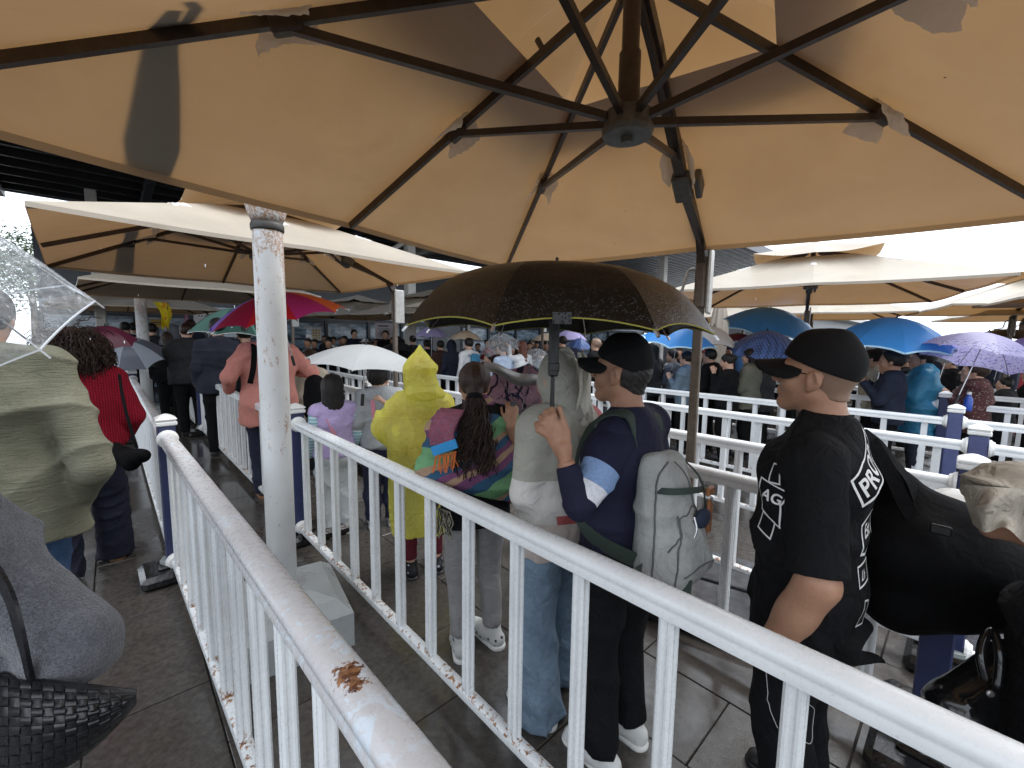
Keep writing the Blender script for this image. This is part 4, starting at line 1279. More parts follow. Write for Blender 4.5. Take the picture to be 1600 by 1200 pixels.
def shirt(k, root, mat, inf=.018, low=None, sleeve=2.0, sinf=None, name='shirt', amp=.006, seed=1, hood=False, belly=0.0, step=.009, freq=13, extra=None, collar=True, dirv=(0, 0, 1), arms='LR', aw=1.0, collar_r=.0):
    low = .80 * k.s if low is None else low
    P = torso(k, inf, low, belly)
    for s in arms: P += arm(k, s, inf if sinf is None else sinf, sleeve, w=aw)
    if collar: P.append(cap(k.neck - k.U * .05 * k.s, k.neck + k.U * .018 * k.s, .070 * k.s, .060 * k.s + collar_r, .03, flat=(0, 1)))
    if hood:
        P += [cap(k.neck - k.F * .05 * k.s + k.R * .06 * k.s, k.neck - k.F * .05 * k.s - k.R * .06 * k.s, .055 * k.s, .055 * k.s, .03),
              cap(k.neck - k.F * .05 * k.s, k.neck - k.F * .085 * k.s - k.U * .11 * k.s, .062 * k.s, .035 * k.s, .03, [(k.R, 1.5)])]
    if extra: P += extra
    return mk_sdf(name, P, mat, root, k.loc, step, None, folds(amp, freq, seed, dirv))
def trousers(k, root, mat, inf=.018, flare=0.0, end=.05, name='trousers', amp=.006, seed=5, step=.010, freq=11):
    P = leg(k, 'L', inf, end, flare) + leg(k, 'R', inf, end, flare)
    P.append(cap(k.pelvis - k.U * .05 * k.s, k.pelvis + k.U * .10 * k.s, .105 * k.g * k.s + inf * .8, .098 * k.g * k.s + inf * .6, .05, [(k.R, 1.4)], flat=(0, 1)))
    return mk_sdf(name, P, mat, root, k.loc, step, None, folds(amp, freq, seed, (0.2, .1, 1)))
def hairp(k, grow=.012, low=-.02, back=True):
    h = k.hs; fr = k.hfr
    P = [ell(hp(k, 0, -.020, .040), np.array([.078 + grow, .097 + grow, .090 + grow]) * h, fr, .02),
         half(hp(k, 0, .050, .055), k.hF * .85 - k.hU * .55, hp(k, 0, 0, 0) - .3, hp(k, 0, 0, 0) + .3),
         half(hp(k, 0, 0, low), -k.hU * .8 + k.hF * .45, hp(k, 0, 0, 0) - .3, hp(k, 0, 0, 0) + .3)]
    return P
def hair(k, root, mat, grow=.012, low=-.02, extra=None, amp=.004, name='hair', step=.006, freq=60, seed=2):
    return mk_sdf(name, hairp(k, grow, low) + (extra or []), mat, root, k.loc, step, None, folds(amp, freq, seed, (1, .3, .2), 1.0))
def baseball_cap(k, root, mat, tilt=0.0, lift=0.0, wrinkle=.002, brim=1.0, step=.0045):
    h = k.hs; fr = k.hfr
    c = hp(k, 0, -.012, .045 + lift)
    up = unit(k.hU + k.hF * tilt)
    P = [ell(c, np.array([.089, .109, .094]) * h, fr, .01),
         cap(c + (k.hF * .035 + up * .055) * h, c + (-k.hF * .03 + up * .06) * h, .035 * h, .035 * h, .04),
         half(c - up * .020 * h, -(up * .93 - k.hF * .30), c - .3, c + .3),
         ell(c + up * .094 * h, np.array([.012, .012, .008]) * h, fr, .003)]
    cap_o = mk_sdf('cap_crown', P, mat, root, k.loc, step, None, folds(wrinkle, 22, 4))
    R, Fv = k.hR, unit(k.hF - up * (k.hF @ up))
    o = c - up * .002 * h + Fv * .066 * h
    def br(X, Y, Z):
        px, py, pz = X - o[0], Y - o[1], Z - o[2]
        x = px * R[0] + py * R[1] + pz * R[2]; y = px * Fv[0] + py * Fv[1] + pz * Fv[2]; z = px * up[0] + py * up[1] + pz * up[2]
        zz = z + 7.0 * x * x / h + .14 * y
        rr = np.sqrt((x / (.084 * h)) ** 2 + (np.maximum(y, 0) / (.122 * h * brim)) ** 2 + (np.minimum(y, 0) / (.05 * h)) ** 2)
        return np.maximum((rr - 1) * .07 * h, np.abs(zz) - .0075 * h)
    P2 = [(br, (o - .17 * h).astype(np.float32), (o + .17 * h).astype(np.float32), .004, '+')]
    mk_sdf('cap_brim', P2, mat, cap_o, k.loc, step * .8)
    return cap_o
def patch_on(name, target, polys, o, ux, uy, nrm, mat, parent, org, off=.0022):
    """flat shapes (in metres) pressed onto a garment: o origin, ux/uy axes, nrm outward"""
    me = target.data
    V = np.empty(len(me.vertices) * 3, np.float32); me.vertices.foreach_get('co', V); V = V.reshape(-1, 3)
    bvh = BVHTree.FromPolygons([tuple(map(float, v)) for v in V], [tuple(p.vertices) for p in me.polygons])
    m = MB()
    for verts, faces in polys:
        L = []
        for x, y in verts:
            p = np.asarray(o, float) + ux * x + uy * y - np.asarray(org, float)
            hit = bvh.ray_cast(Vector(p + nrm * .25), Vector(-nrm), .6)
            L.append(np.array(hit[0]) + nrm * off if hit[0] is not None else p)
        m.add(L, faces)
    return m.build(name, mat, parent)
def text_poly(txt, size, shear=0.0, sub=.006):
    cu = bpy.data.curves.new('lettering', 'FONT'); cu.body = txt; cu.size = size; cu.shear = shear; cu.offset = .02 * size; cu.resolution_u = 4
    o = bpy.data.objects.new('lettering', cu); COL.objects.link(o)
    dg = bpy.context.evaluated_depsgraph_get(); me = bpy.data.meshes.new_from_object(o.evaluated_get(dg))
    import bmesh
    bm_ = bmesh.new(); bm_.from_mesh(me); bmesh.ops.triangulate(bm_, faces=bm_.faces[:])
    for _ in range(2):
        es = [e for e in bm_.edges if e.calc_length() > sub]
        if not es: break
        bmesh.ops.subdivide_edges(bm_, edges=es, cuts=1)
    v = [(p.co.x, p.co.y) for p in bm_.verts]; bm_.verts.index_update(); f = [tuple(q.index for q in p.verts) for p in bm_.faces]
    bm_.free(); bpy.data.objects.remove(o); bpy.data.curves.remove(cu); bpy.data.meshes.remove(me)
    return v, f
def outline_poly(pts, w, n=6):
    V = []; F = []
    N = len(pts)
    for i in range(N):
        a, b = np.array(pts[i]), np.array(pts[(i + 1) % N]); d = unit(b - a); s = np.array([-d[1], d[0]]) * w / 2
        a = a - d * w / 2; b = b + d * w / 2
        for j in range(n):
            k0 = len(V); p, q = a + (b - a) * j / n, a + (b - a) * (j + 1) / n
            V += [tuple(p - s), tuple(p + s), tuple(q + s), tuple(q - s)]; F.append((k0, k0 + 1, k0 + 2, k0 + 3))
    return V, F
def ribbon(name, pts, w, t, mat, parent, org, nrm=None):
    """flat strap through points; nrm: list of outward normals"""
    m = MB(); n = len(pts); rows = []
    for i, p in enumerate(pts):
        p = np.asarray(p, float); d = unit(np.asarray(pts[min(i + 1, n - 1)]) - np.asarray(pts[max(i - 1, 0)]))
        nn = unit(nrm[i] if isinstance(nrm, list) else nrm); s = unit(np.cross(d, nn)); nn = np.cross(s, d)
        rows.append([p - s * w / 2 - nn * t / 2, p + s * w / 2 - nn * t / 2, p + s * w / 2 + nn * t / 2, p - s * w / 2 + nn * t / 2])
    V = [q for r in rows for q in r]; F = []
    for i in range(n - 1):
        for k in range(4): F.append((i * 4 + k, i * 4 + (k + 1) % 4, i * 4 + 4 + (k + 1) % 4, i * 4 + 4 + k))
    F += [(3, 2, 1, 0), tuple((n - 1) * 4 + k for k in range(4))]
    m.add(V, F)
    return m.build(name, mat, parent, org=org, angle=50)
def spline(P, n=6):
    P = [np.asarray(p, float) for p in P]; out = []
    for i in range(len(P) - 1):
        p0, p1, p2, p3 = P[max(i - 1, 0)], P[i], P[i + 1], P[min(i + 2, len(P) - 1)]
        for j in range(n):
            t = j / n; out.append(.5 * (2 * p1 + (p2 - p0) * t + (2 * p0 - 5 * p1 + 4 * p2 - p3) * t * t + (3 * p1 - p0 - 3 * p2 + p3) * t ** 3))
    out.append(P[-1]); return out

M_PRINT = paint('white_print', (.74, .74, .72), .7, .12, .3, 40)
# --- man in the black printed T-shirt -------------------------------------------------
_h = W(1274, 589, 1.43)
k1 = skel((_h[0] - DV[0] * .03, _h[1] - DV[1] * .03), FACE, 1.745, girth=1.13, hpitch=.12, hyaw=.02, hs=1.07,
          wov=dict(shL=W(1268, 728, 1.27), elL=W(1278, 912, 1.19), wrL=W(1200, 1018, 1.27)))
k1.head = _h
r1 = person_root('tall man in black cap and black T-shirt with white patch lettering on its back', k1)
b1 = body(k1, r1, SK1, True, [('L', dict(n=-k1.R + k1.U * .3, d=k1.F * .35 + k1.R * .75 - k1.U * .55, curl=.8, side=-1)), ('R', dict(n=k1.R, curl=.9))], fine=.0042, extra=[cap(k1.elL, k1.elL + (k1.wrL - k1.elL) * .45, .056, .050, .03), cap(k1.elL + (k1.wrL - k1.elL) * .4, k1.wrL, .048, .034, .03)])
t1 = shirt(k1, r1, C_BLACK, .022, .70, .86, .034, 't_shirt', .011, 3, belly=.010, step=.0085, freq=9, arms='R')
_e1 = k1.shL + (k1.elL - k1.shL) * .93
mk_sdf('sleeve', [cap(k1.shL + k1.R * .03 + k1.U * .01, _e1, .086, .083, .03, flat=(0, 1)), cap(k1.shL + k1.R * .12 + k1.U * .03, k1.shL, .075, .083, .05)], C_BLACK, t1, k1.loc, .0075, None, folds(.007, 8, 31, (.4, .2, 1)))
tr1 = trousers(k1, r1, C_BLACKT, .030, .012, .06, amp=.007)
mk_sdf('hem_flap', [cap(k1.pelvis - k1.F * .13 - k1.U * .19 - k1.R * .12, k1.pelvis - k1.F * .19 - k1.U * .23 + k1.R * .02, .020, .012, .02, [(k1.F, 2.6)]),
                    cap(k1.pelvis - k1.F * .12 - k1.U * .15 - k1.R * .12, k1.pelvis - k1.F * .13 - k1.U * .17 + k1.R * .08, .03, .03, .03, [(k1.F, 1.6)])], C_BLACK, r1, k1.loc, .007)
for s in 'LR': shoe(k1, s, M_SHOEB, M_SHOEB, r1)
baseball_cap(k1, r1, C_CAP, .05, .004, .0012)
mk_sdf('stubble', [ell(hp(k1, 0, -.014, .035), np.array([.0772, .0985, .0895]) * k1.hs, k1.hfr, .02), cap(hp(k1, 0, -.03, -.03), hp(k1, 0, -.045, -.06), .056 * k1.hs, .052 * k1.hs, .03),
                   half(hp(k1, 0, -.022, 0), k1.hF + k1.hU * .1, _h - .3, _h + .3), half(hp(k1, 0, 0, -.058), -k1.hU, _h - .3, _h + .3)], H_STUB, r1, k1.loc, .0045)
m = MB(); m.tube([hp(k1, -.072, -.004, .010), hp(k1, -.068, .055, .012), hp(k1, -.060, .088, .010)], .0022, 6)
m.tube([hp(k1, -.060, .088, .018), hp(k1, -.056, .093, -.008), hp(k1, -.02, .104, -.010), hp(k1, -.012, .104, .014)], .0024, 6)
m.tube([hp(k1, .060, .088, .018), hp(k1, .056, .093, -.008), hp(k1, .02, .104, -.010), hp(k1, .012, .104, .014), hp(k1, -.012, .104, .014)], .0024, 6)
m.build('glasses', M_BLKM, r1, org=k1.loc)
eyes(k1, r1, M_EYE)
# lettering wraps round the shirt like a print: horizontal text distance is arc length round the body
_me = t1.data; _Vt = np.empty(len(_me.vertices) * 3, np.float32); _me.vertices.foreach_get('co', _Vt); _Vt = _Vt.reshape(-1, 3)
T1BVH = BVHTree.FromPolygons([tuple(map(float, v)) for v in _Vt], [tuple(p.vertices) for p in _me.polygons])
def wrap_print(name, polys, px, py, ang, rad=.21, mat=None):
    d = unit(ray(px, py)); hit = T1BVH.ray_cast(Vector(np.array([0, 0, CAMH]) - k1.loc), Vector(d), 4)
    ax = (k1.chest - k1.loc)[:2]
    q = np.array(hit[0]) if hit[0] is not None else W(px, py, 1.38) - k1.loc
    ph0 = math.atan2(q[1] - ax[1], q[0] - ax[0]); m = MB()
    for V, F in polys:
        L = []
        for x, y in V:
            s_, t_ = x * math.cos(ang) - y * math.sin(ang), x * math.sin(ang) + y * math.cos(ang)
            ph = ph0 + s_ / rad; dr = np.array([math.cos(ph), math.sin(ph), 0]); o = np.array([ax[0], ax[1], q[2] + t_])
            h2 = T1BVH.ray_cast(Vector(o + dr * .6), Vector(-dr), .6)
            p = np.array(h2[0]) if h2[0] is not None else o + dr * .2
            L.append(p + dr * .0028)
        m.add(L, F)
    return m.build(name, mat or M_PRINT, t1)
def decal(txt, size, shear, frame, fw):
    P = [text_poly(txt, size, shear)] if txt else []
    P.append(outline_poly(frame, fw, 10))
    return P
wrap_print('back_lettering', decal('PROP', .075, 0, [(-.018, -.018), (.06, -.012), (.145, -.022), (.225, -.012), (.215, .077), (.14, .068), (.06, .080), (-.012, .072)], .008), 1352, 778, .62)
wrap_print('back_lettering', decal('Est', .060, .3, [(-.025, -.045), (.03, -.06), (.11, -.03), (.11, .08), (.03, .066), (-.022, .048)], .010), 1350, 842, .10)
wrap_print('back_lettering', decal('Lh', .042, .4, [(-.020, -.016), (.085, -.016), (.088, .052), (-.026, .050)], .007), 1345, 908, .06)
wrap_print('back_lettering', decal('', .03, 0, [(-.03, -.025), (.045, -.035), (.055, .045), (.015, .052)], .006), 1344, 964, 0)
wrap_print('chest_lettering', [text_poly('AG', .05, .2), outline_poly([(-.01, -.05), (.085, -.065), (.07, .0), (.095, .055), (-.015, .06)], .005), outline_poly([(.0, -.11), (.06, -.12), (.065, -.06), (.0, -.055)], .005), outline_poly([(.02, .06), (.06, .07), (.05, .13), (.015, .12)], .005)], 1192, 775, -.1)
stw = paint('white_stitching', (.5, .5, .5), .8, .1)
def seam(kk, tgt, pts, par):
    m = MB(); P = spline(pts, 5)
    me = tgt.data; V = np.empty(len(me.vertices) * 3, np.float32); me.vertices.foreach_get('co', V); V = V.reshape(-1, 3)
    bv = BVHTree.FromPolygons([tuple(map(float, v)) for v in V], [tuple(p.vertices) for p in me.polygons]); L = []
    for p in P:
        hit = bv.find_nearest(Vector(p - kk.loc))
        L.append(np.array(hit[0]) + np.array(hit[1]) * .0015)
    m.tube(L, .0012, 4); m.build('stitching', stw, par)
seam(k1, tr1, [W(1148, 1072, 1.25), W(1175, 1130, 1.22), W(1210, 1170, 1.22)], tr1)
seam(k1, tr1, [W(1268, 1115, 1.2), W(1298, 1128, 1.25), W(1295, 1165, 1.25), W(1280, 1182, 1.2), W(1240, 1172, 1.2)], tr1)
# duffel bag hanging behind him
db = empty('duffel_bag', W(1480, 900, 1.42), 0, 'large soft black duffel bag slung behind the man in the printed T-shirt', 'bag')
_o = np.array(db.location)
Q = [W(1392, 760, 1.52), W(1405, 930, 1.46), W(1460, 930, 1.40), W(1570, 940, 1.36), W(1590, 890, 1.38), W(1480, 830, 1.44)]
P = [cap(Q[0], Q[1], .07, .11, .06), cap(Q[1], Q[3], .125, .095, .06), cap(Q[5], Q[4], .10, .10, .07), cap(Q[0], Q[5], .06, .11, .06), cap(W(1410, 850, 1.44), W(1540, 900, 1.38), .15, .13, .06)]
C_NYL = cloth('black_nylon', (.006, .006, .0065), .3, .85, 500, .12, .25, spec=.08)
mk_sdf('bag_body', P, C_NYL, db, _o, .010, None, folds(.009, 6, 11, (.3, .2, 1)))
sp = spline([W(1345, 672, 1.50), W(1378, 700, 1.44), W(1420, 752, 1.44), W(1440, 800, 1.42)], 6)
ribbon('strap', sp, .055, .005, C_NYL, db, _o, -k1.F * .5 + k1.U * .6 - k1.R * .3)
sp = spline([W(1360, 690, 1.42), W(1392, 742, 1.40), W(1420, 800, 1.38), W(1450, 835, 1.36)], 6)
ribbon('strap', sp, .05, .005, C_NYL, db, _o, -k1.F * .5 - k1.R * .6 + k1.U * .3)
m = MB(); m.box(W(1470, 828, 1.30), (.05, .012, .03), DV, -NV, None, .004); m.build('buckle', M_BLKM, db, org=_o)

# --- man in navy holding the black umbrella --------------------------------------------
_h = W(969, 583, 1.66)
k2 = skel((_h[0] - DV[0] * .03, _h[1] - DV[1] * .03), FACE, 1.725, girth=1.0, hpitch=.10, hyaw=.20, hs=1.04,
          wov=dict(shL=W(958, 688, 1.545), elL=W(905, 788, 1.42), wrL=W(884, 722, 1.455)))
k2.head = _h
r2 = person_root('man in black cap and navy sweater with pale blue sleeve band, gripping an umbrella', k2)
g0 = W(864, 652, 1.50)                                           # where the fist closes on the shaft
px1 = lambda x, y, Y: W(x, y, Y)
gp = [cap(W(884, 722, 1.455), W(880, 700, 1.46), .026, .029, .012, [(k2.F, .8)]),
      cap(W(879, 702, 1.462), W(862, 668, 1.478), .033, .038, .014, [(unit(W(868, 680, 2.0) - W(868, 680, 1.0)), .50)])]
kn = [(842, 672), (848, 661), (856, 653), (865, 649)]
for i, (x, y) in enumerate(kn):
    a = W(x, y, 1.474); b = W(x - 3, y - 9, 1.492); c = W(x + 6, y - 6, 1.522); d = W(x + 14, y + 3, 1.520)
    gp += [cap(W(870 - i * 1, 688, 1.47), a, .013, .0122, .008), cap(a, b, .0118, .0108, .005), cap(b, c, .0106, .0098, .005), cap(c, d, .0096, .0085, .005)]
gp += [cap(W(884, 700, 1.468), W(886, 676, 1.480), .0165, .0140, .010), cap(W(886, 676, 1.480), W(879, 655, 1.490), .0130, .0115, .006), cap(W(879, 655, 1.490), W(874, 637, 1.494), .0112, .0092, .005)]
body(k2, r2, SK2, True, [('L', dict(prims=gp, step=.0038, off=W(868, 675, 1.48) - W(884, 722, 1.455))), ('R', dict(n=k2.R, curl=.9))], fine=.0045)
def banded(name, c, axis, org, bands, **kw):
    t = NT(name); v = t.dot(t.co, axis, org); col = c
    n = t.noise(90.0, 3); nn = t.noise(6.0, 3)
    col = t.mix(t.ramp(nn, [(.3, 0.0), (.7, 1.0)]), dk(c, .75), dk(c, 1.15))
    for lo, hi, cc in bands:
        mk = t.math('MULTIPLY', t.math('GREATER_THAN', v, lo), t.math('LESS_THAN', v, hi))
        cc2 = t.mix(t.ramp(n, [(.4, 0.0), (.7, .6)]), cc, dk(cc, .68))
        if kw.get('side') is not None:
            mk = t.math('MULTIPLY', mk, t.math('GREATER_THAN', t.dot(t.co, kw['side'], kw['so']), 0.0))
        col = t.mix(mk, col, cc2)
    nb = t.bump(t.noise(700.0, 2), .15, .002); nb = t.bump(t.noise(15.0, 3, .5, dist=1.2), .3, .03, nb)
    return t.done(t.bsdf(col, .88, 0, .2, nb))
ua = unit(k2.elL - k2.shL); uL = float(np.linalg.norm(k2.elL - k2.shL))
M_NAVYSW = banded('navy_sweater', (.012, .013, .032), ua, k2.shL - k2.loc, [(uL * .42, uL * .72, (.20, .30, .50)), (uL * .72, uL * .93, (.62, .63, .68))])
C_NVY = cloth('navy_knit', (.012, .013, .032), .25, .88, 700, .15, .35)
sw2 = shirt(k2, r2, C_NVY, .016, .80 * k2.s, 1.93, .014, 'sweater', .007, 8, step=.0075, freq=10, arms='R')
mk_sdf('upper_sleeve', [cap(k2.shL + k2.R * .05 + k2.U * .005, k2.elL, .080, .058, .03), cap(k2.shL + k2.R * .10 + k2.U * .02, k2.shL + (k2.elL - k2.shL) * .2, .066, .078, .04)], M_NAVYSW, sw2, k2.loc, .0065, None, folds(.005, 12, 18, (.3, .2, 1)))
mk_sdf('forearm_sleeve', [cap(k2.elL + unit(k2.wrL - k2.elL) * .012, k2.elL + (k2.wrL - k2.elL) * .93, .0565, .043, .03, flat=(0, 1))], C_NVY, sw2, k2.loc, .0055, None, folds(.004, 18, 19, (.3, .2, 1)))
trousers(k2, r2, C_BLACKT, .022, .012, .10, amp=.007, seed=9)
for s in 'LR':
    sh_ = shoe(k2, s, M_SHOEW, M_SOLEW, r2)
baseball_cap(k2, r2, C_CAP, .02, .006, .0035)
mk_sdf('grey_hair', [ell(hp(k2, 0, -.020, .02), np.array([.0785, .0985, .088]) * k2.hs, k2.hfr, .02), cap(hp(k2, 0, -.035, -.03), hp(k2, 0, -.052, -.062), .052 * k2.hs, .045 * k2.hs, .03),
                     half(hp(k2, 0, -.030, 0), k2.hF + k2.hU * .1, _h - .3, _h + .3), half(hp(k2, 0, 0, -.066), -k2.hU, _h - .3, _h + .3)], hair_mat('grey_black_hair', (.03, .027, .025)), r2, k2.loc, .0045, None, folds(.002, 90, 3))
eyes(k2, r2, M_EYE)
# backpack
bp_c = W(1043, 806, 1.50)
bpk = empty('backpack', bp_c, 0, 'grey canvas backpack with dark green straps on the man in navy', 'backpack')
fu = unit(k2.U * .985 + k2.F * .10); 
C_GREYC = cloth('grey_canvas', (.30, .31, .30), .22, .8, 500, .25, .5); C_GREEN = cloth('dark_green_webbing', (.035, .05, .042), .2, .8, 400, .3); C_LEA = paint('tan_leather', (.30, .12, .05), .5, .3, .4, 20)
def BP(r, f, u): return bp_c + k2.R * r + k2.F * f + fu * u
P = [cap(BP(-.085, 0, -.15), BP(-.06, .01, .17), .085, .062, .05, [(k2.F, .95)]), cap(BP(.085, 0, -.15), BP(.06, .01, .17), .085, .062, .05, [(k2.F, .95)]),
     cap(BP(-.05, -.04, -.15), BP(.05, -.04, -.15), .08, .08, .05), cap(BP(0, 0, -.1), BP(0, .01, .12), .11, .09, .05), cap(BP(-.07, -.055, -.13), BP(.07, -.055, -.13), .058, .058, .02), cap(BP(-.06, -.06, -.05), BP(.06, -.06, -.05), .05, .05, .02)]
bo = mk_sdf('bag_body', P, C_GREYC, bpk, bp_c, .0075, None, folds(.007, 11, 21, (.5, .3, .8)))
ribbon('shoulder_strap', spline([BP(-.06, .06, .21), k2.loc + (k2.R * -.085 - k2.F * .07 + k2.U * 1.445) * k2.s, k2.loc + (k2.R * -.095 + k2.F * .055 + k2.U * 1.415) * k2.s, k2.loc + (k2.R * -.12 + k2.F * .135 + k2.U * 1.24) * k2.s, k2.loc + (k2.R * -.19 + k2.F * .03 + k2.U * 1.02) * k2.s, BP(-.14, .03, -.14)], 7), .055, .008, C_GREEN, bpk, bp_c,
       [unit(v) for v in [(-k2.F + k2.U) if i < 8 else ((k2.U - k2.R * .3) if i < 16 else ((k2.F - k2.R) if i < 23 else -k2.R)) for i in range(36)]])
ribbon('shoulder_strap', spline([BP(.05, .06, .21), k2.loc + (k2.R * .075 - k2.F * .085 + k2.U * 1.43) * k2.s, k2.loc + (k2.R * .095 + k2.F * .05 + k2.U * 1.42) * k2.s], 7), .05, .008, C_GREEN, bpk, bp_c, k2.U - k2.F * .6)
ribbon('top_strap', spline([BP(-.12, .02, .12), BP(-.09, -.075, .13), BP(.02, -.095, .115), BP(.10, -.09, .10)], 6), .022, .006, C_GREEN, bo, bp_c, -k2.F + k2.U * .3)
ribbon('side_strap', spline([BP(.08, -.03, .20), BP(.10, -.08, .14), BP(.125, -.085, .04), BP(.13, -.07, -.10)], 6), .026, .006, C_GREEN, bo, bp_c, -k2.F + k2.R * .5)
ribbon('corner_trim', spline([BP(-.16, .01, -.12), BP(-.14, -.05, -.19), BP(-.07, -.11, -.20)], 6), .07, .006, C_GREEN, bo, bp_c, -k2.F - k2.R)
m = MB(); m.box(BP(.118, -.10, .00), (.035, .014, .13), k2.R, k2.F, None, .006); m.box(BP(.10, -.115, .10), (.05, .016, .035), k2.R, k2.F, None, .006); m.build('leather_tab', C_LEA, bo, org=bp_c)
m = MB(); m.tube(spline([BP(-.055, -.125, .05), BP(-.06, -.135, .015), BP(-.068, -.128, -.015)], 4), .0035, 6); m.tube(spline([BP(.115, -.112, .075), BP(.118, -.118, .05)], 4), .004, 6); m.build('zip_pull', M_CHROME, bo, org=bp_c)
mk_sdf('pocket_item', [ell(BP(.03, -.115, .02), (.05, .02, .035), k2.fr)], cloth('blue_black_item', (.02, .028, .05), .2), bo, bp_c, .006)
thr = cloth('dark_seam_tape', (.10, .105, .10), .2)
def piping(tgt, org, pts, par, r=.0035, mt=None):
    V = np.empty(len(tgt.data.vertices) * 3, np.float32); tgt.data.vertices.foreach_get('co', V); V = V.reshape(-1, 3)
    bv = BVHTree.FromPolygons([tuple(map(float, v)) for v in V], [tuple(p.vertices) for p in tgt.data.polygons]); L = []
    for p in spline(pts, 8):
        hit = bv.find_nearest(Vector(p - org)); L.append(np.array(hit[0]) + np.array(hit[1]) * .001)
    m = MB(); m.tube(L, r, 5); m.build('piping', mt or thr, par, smooth=True)
piping(bo, bp_c, [BP(-.17, -.02, -.20), BP(-.17, -.04, .0), BP(-.14, -.05, .17), BP(-.05, -.07, .24)], bo)
piping(bo, bp_c, [BP(-.15, -.09, -.06), BP(-.05, -.16, .07), BP(.08, -.16, .07), BP(.16, -.09, -.02)], bo, .003)
piping(bo, bp_c, [BP(-.15, -.10, -.20), BP(-.13, -.12, -.06), BP(-.10, -.14, .04)], bo, .003)
piping(bo, bp_c, [BP(-.12, -.14, -.15), BP(.0, -.17, -.13), BP(.14, -.12, -.15)], bo, .003)
piping(bo, bp_c, [BP(.03, -.16, .07), BP(.02, -.13, .15), BP(-.01, -.07, .24)], bo, .003)
# black umbrella
C_UB = um_cloth('wet_black_umbrella', (.0045, .004, .0038), None, 0, .34, drops=.5, spec=.4)
C_TRIM = cloth('yellow_binding', (.30, .28, .06), .1)
uc = W(866, 517, 1.52)
umbrella('large wet black umbrella with a thin yellow edge held over the man in navy', uc, .516, .208, C_UB, (.015, .0, 1), spin=math.radians(-112), shaft=.60, trim=C_TRIM, trim_r=.0026, prof=4.2, scallop=.030, straps=False, nu=12, nv=10, dark_shaft=True, handle=False)
_ub = bpy.data.objects[[o.name for o in COL.objects if o.name.startswith('umbrella') and o.get('label', '').startswith('large wet black')][0]]
m = MB(); m.box(W(865, 555, 1.50) - uc + np.array([0, 0, .03]), (.036, .030, .21), bev=.006); m.box(W(865, 573, 1.50) - uc, (.040, .034, .034), bev=.005); m.build('telescopic_sleeve', M_BLKM, _ub)
m = MB(); m.tube([W(864, 590, 1.50) - uc, W(863, 668, 1.50) - uc], .0065, 8); m.build('lower_shaft', M_BLKM, _ub)
m = MB(); m.box(W(878, 497, 1.02) - uc, (.045, .004, .03), bev=.001); m.build('closing_strap', C_UB, _ub)

# --- person in the pale hooded jacket ---------------------------------------------------
_h = W(869, 598, 1.92)
k3 = skel((_h[0] - DV[0] * .03, _h[1] - DV[1] * .03), FACE, 1.67, girth=1.02, hyaw=-.15,
          ov=dict(anL=(-.14, -.04, .09), anR=(.13, .05, .09), knL=(-.13, .02, .49), knR=(.12, .06, .49)), wov=dict(elL=W(822, 770, 1.78), wrL=W(852, 830, 1.86)))
k3.head = _h
r3 = person_root('person in pale hooded jacket and wide blue jeans behind the umbrella shaft', k3)
body(k3, r3, SK3, True, [('L', dict(n=-k3.R, curl=.8)), ('R', dict(n=k3.R, curl=.8))], fine=.007)
def m_jacket():
    t = NT('panelled_jacket_cloth'); v = t.dot(t.co, (0, 0, 1)); n = t.noise(5.0, 4)
    col = t.mix(t.math('GREATER_THAN', v, 1.135), (.60, .58, .55), (.36, .35, .30))
    col = t.mix(t.math('LESS_THAN', v, .95), col, (.55, .47, .43))
    sd = t.math('MULTIPLY', t.math('GREATER_THAN', t.dot(t.co, k3.R), .15), t.math('GREATER_THAN', v, 1.16))
    col = t.mix(sd, col, (.45, .10, .11))
    col = t.mix(t.math('MULTIPLY', t.math('LESS_THAN', t.math('ABSOLUTE', t.math('SUBTRACT', v, .965)), .018), t.math('GREATER_THAN', t.dot(t.co, k3.R), -.14)), col, (.40, .08, .08))
    col = t.mix(t.ramp(n, [(.3, .28), (.7, 0.0)]), col, (.22, .21, .19))
    nb = t.bump(t.noise(14.0, 4, .5, dist=1.3), .45, .03)
    return t.done(t.bsdf(col, .75, 0, .3, nb))
MJ = m_jacket()
shirt(k3, r3, MJ, .042, .80 * k3.s, 1.95, .034, 'jacket', .010, 14, step=.010, freq=9)
MH = cloth('grey_beige_hood_cloth', (.34, .33, .285), .2, .75, 500, .15, .5); MHW = cloth('pale_hood_lining', (.62, .60, .52), .15, .75, 500, .1, .5)
mk_sdf('hood', [ell(hp(k3, 0, -.01, .02), np.array([.088, .118, .134]) * k3.hs, k3.hfr, .03), cap(hp(k3, 0, -.05, -.06), k3.neck - k3.F * .03, .070, .098, .05, [(k3.R, 1.1)]),
                ell(hp(k3, 0, .10, -.01), (.078, .09, .115), k3.hfr, .01, '-'), half(hp(k3, 0, .075, 0), k3.hF + k3.hU * .1, _h - .4, _h + .4)], MH, r3, k3.loc, .0075, None, folds(.006, 12, 5))
mk_sdf('hood_flap', [cap(hp(k3, .035, -.02, .150), hp(k3, .095, -.02, .06), .018, .03, .02, [(k3.hF, 2.2)]), cap(hp(k3, .095, -.02, .06), hp(k3, .115, -.05, -.13), .036, .048, .02, [(k3.hF, 1.6)]), half(hp(k3, .1, 0, -.155), -k3.hU, _h - .4, _h + .4)], MHW, r3, k3.loc, .0065, None, folds(.008, 18, 6, (1, .3, 0)))
m = MB()
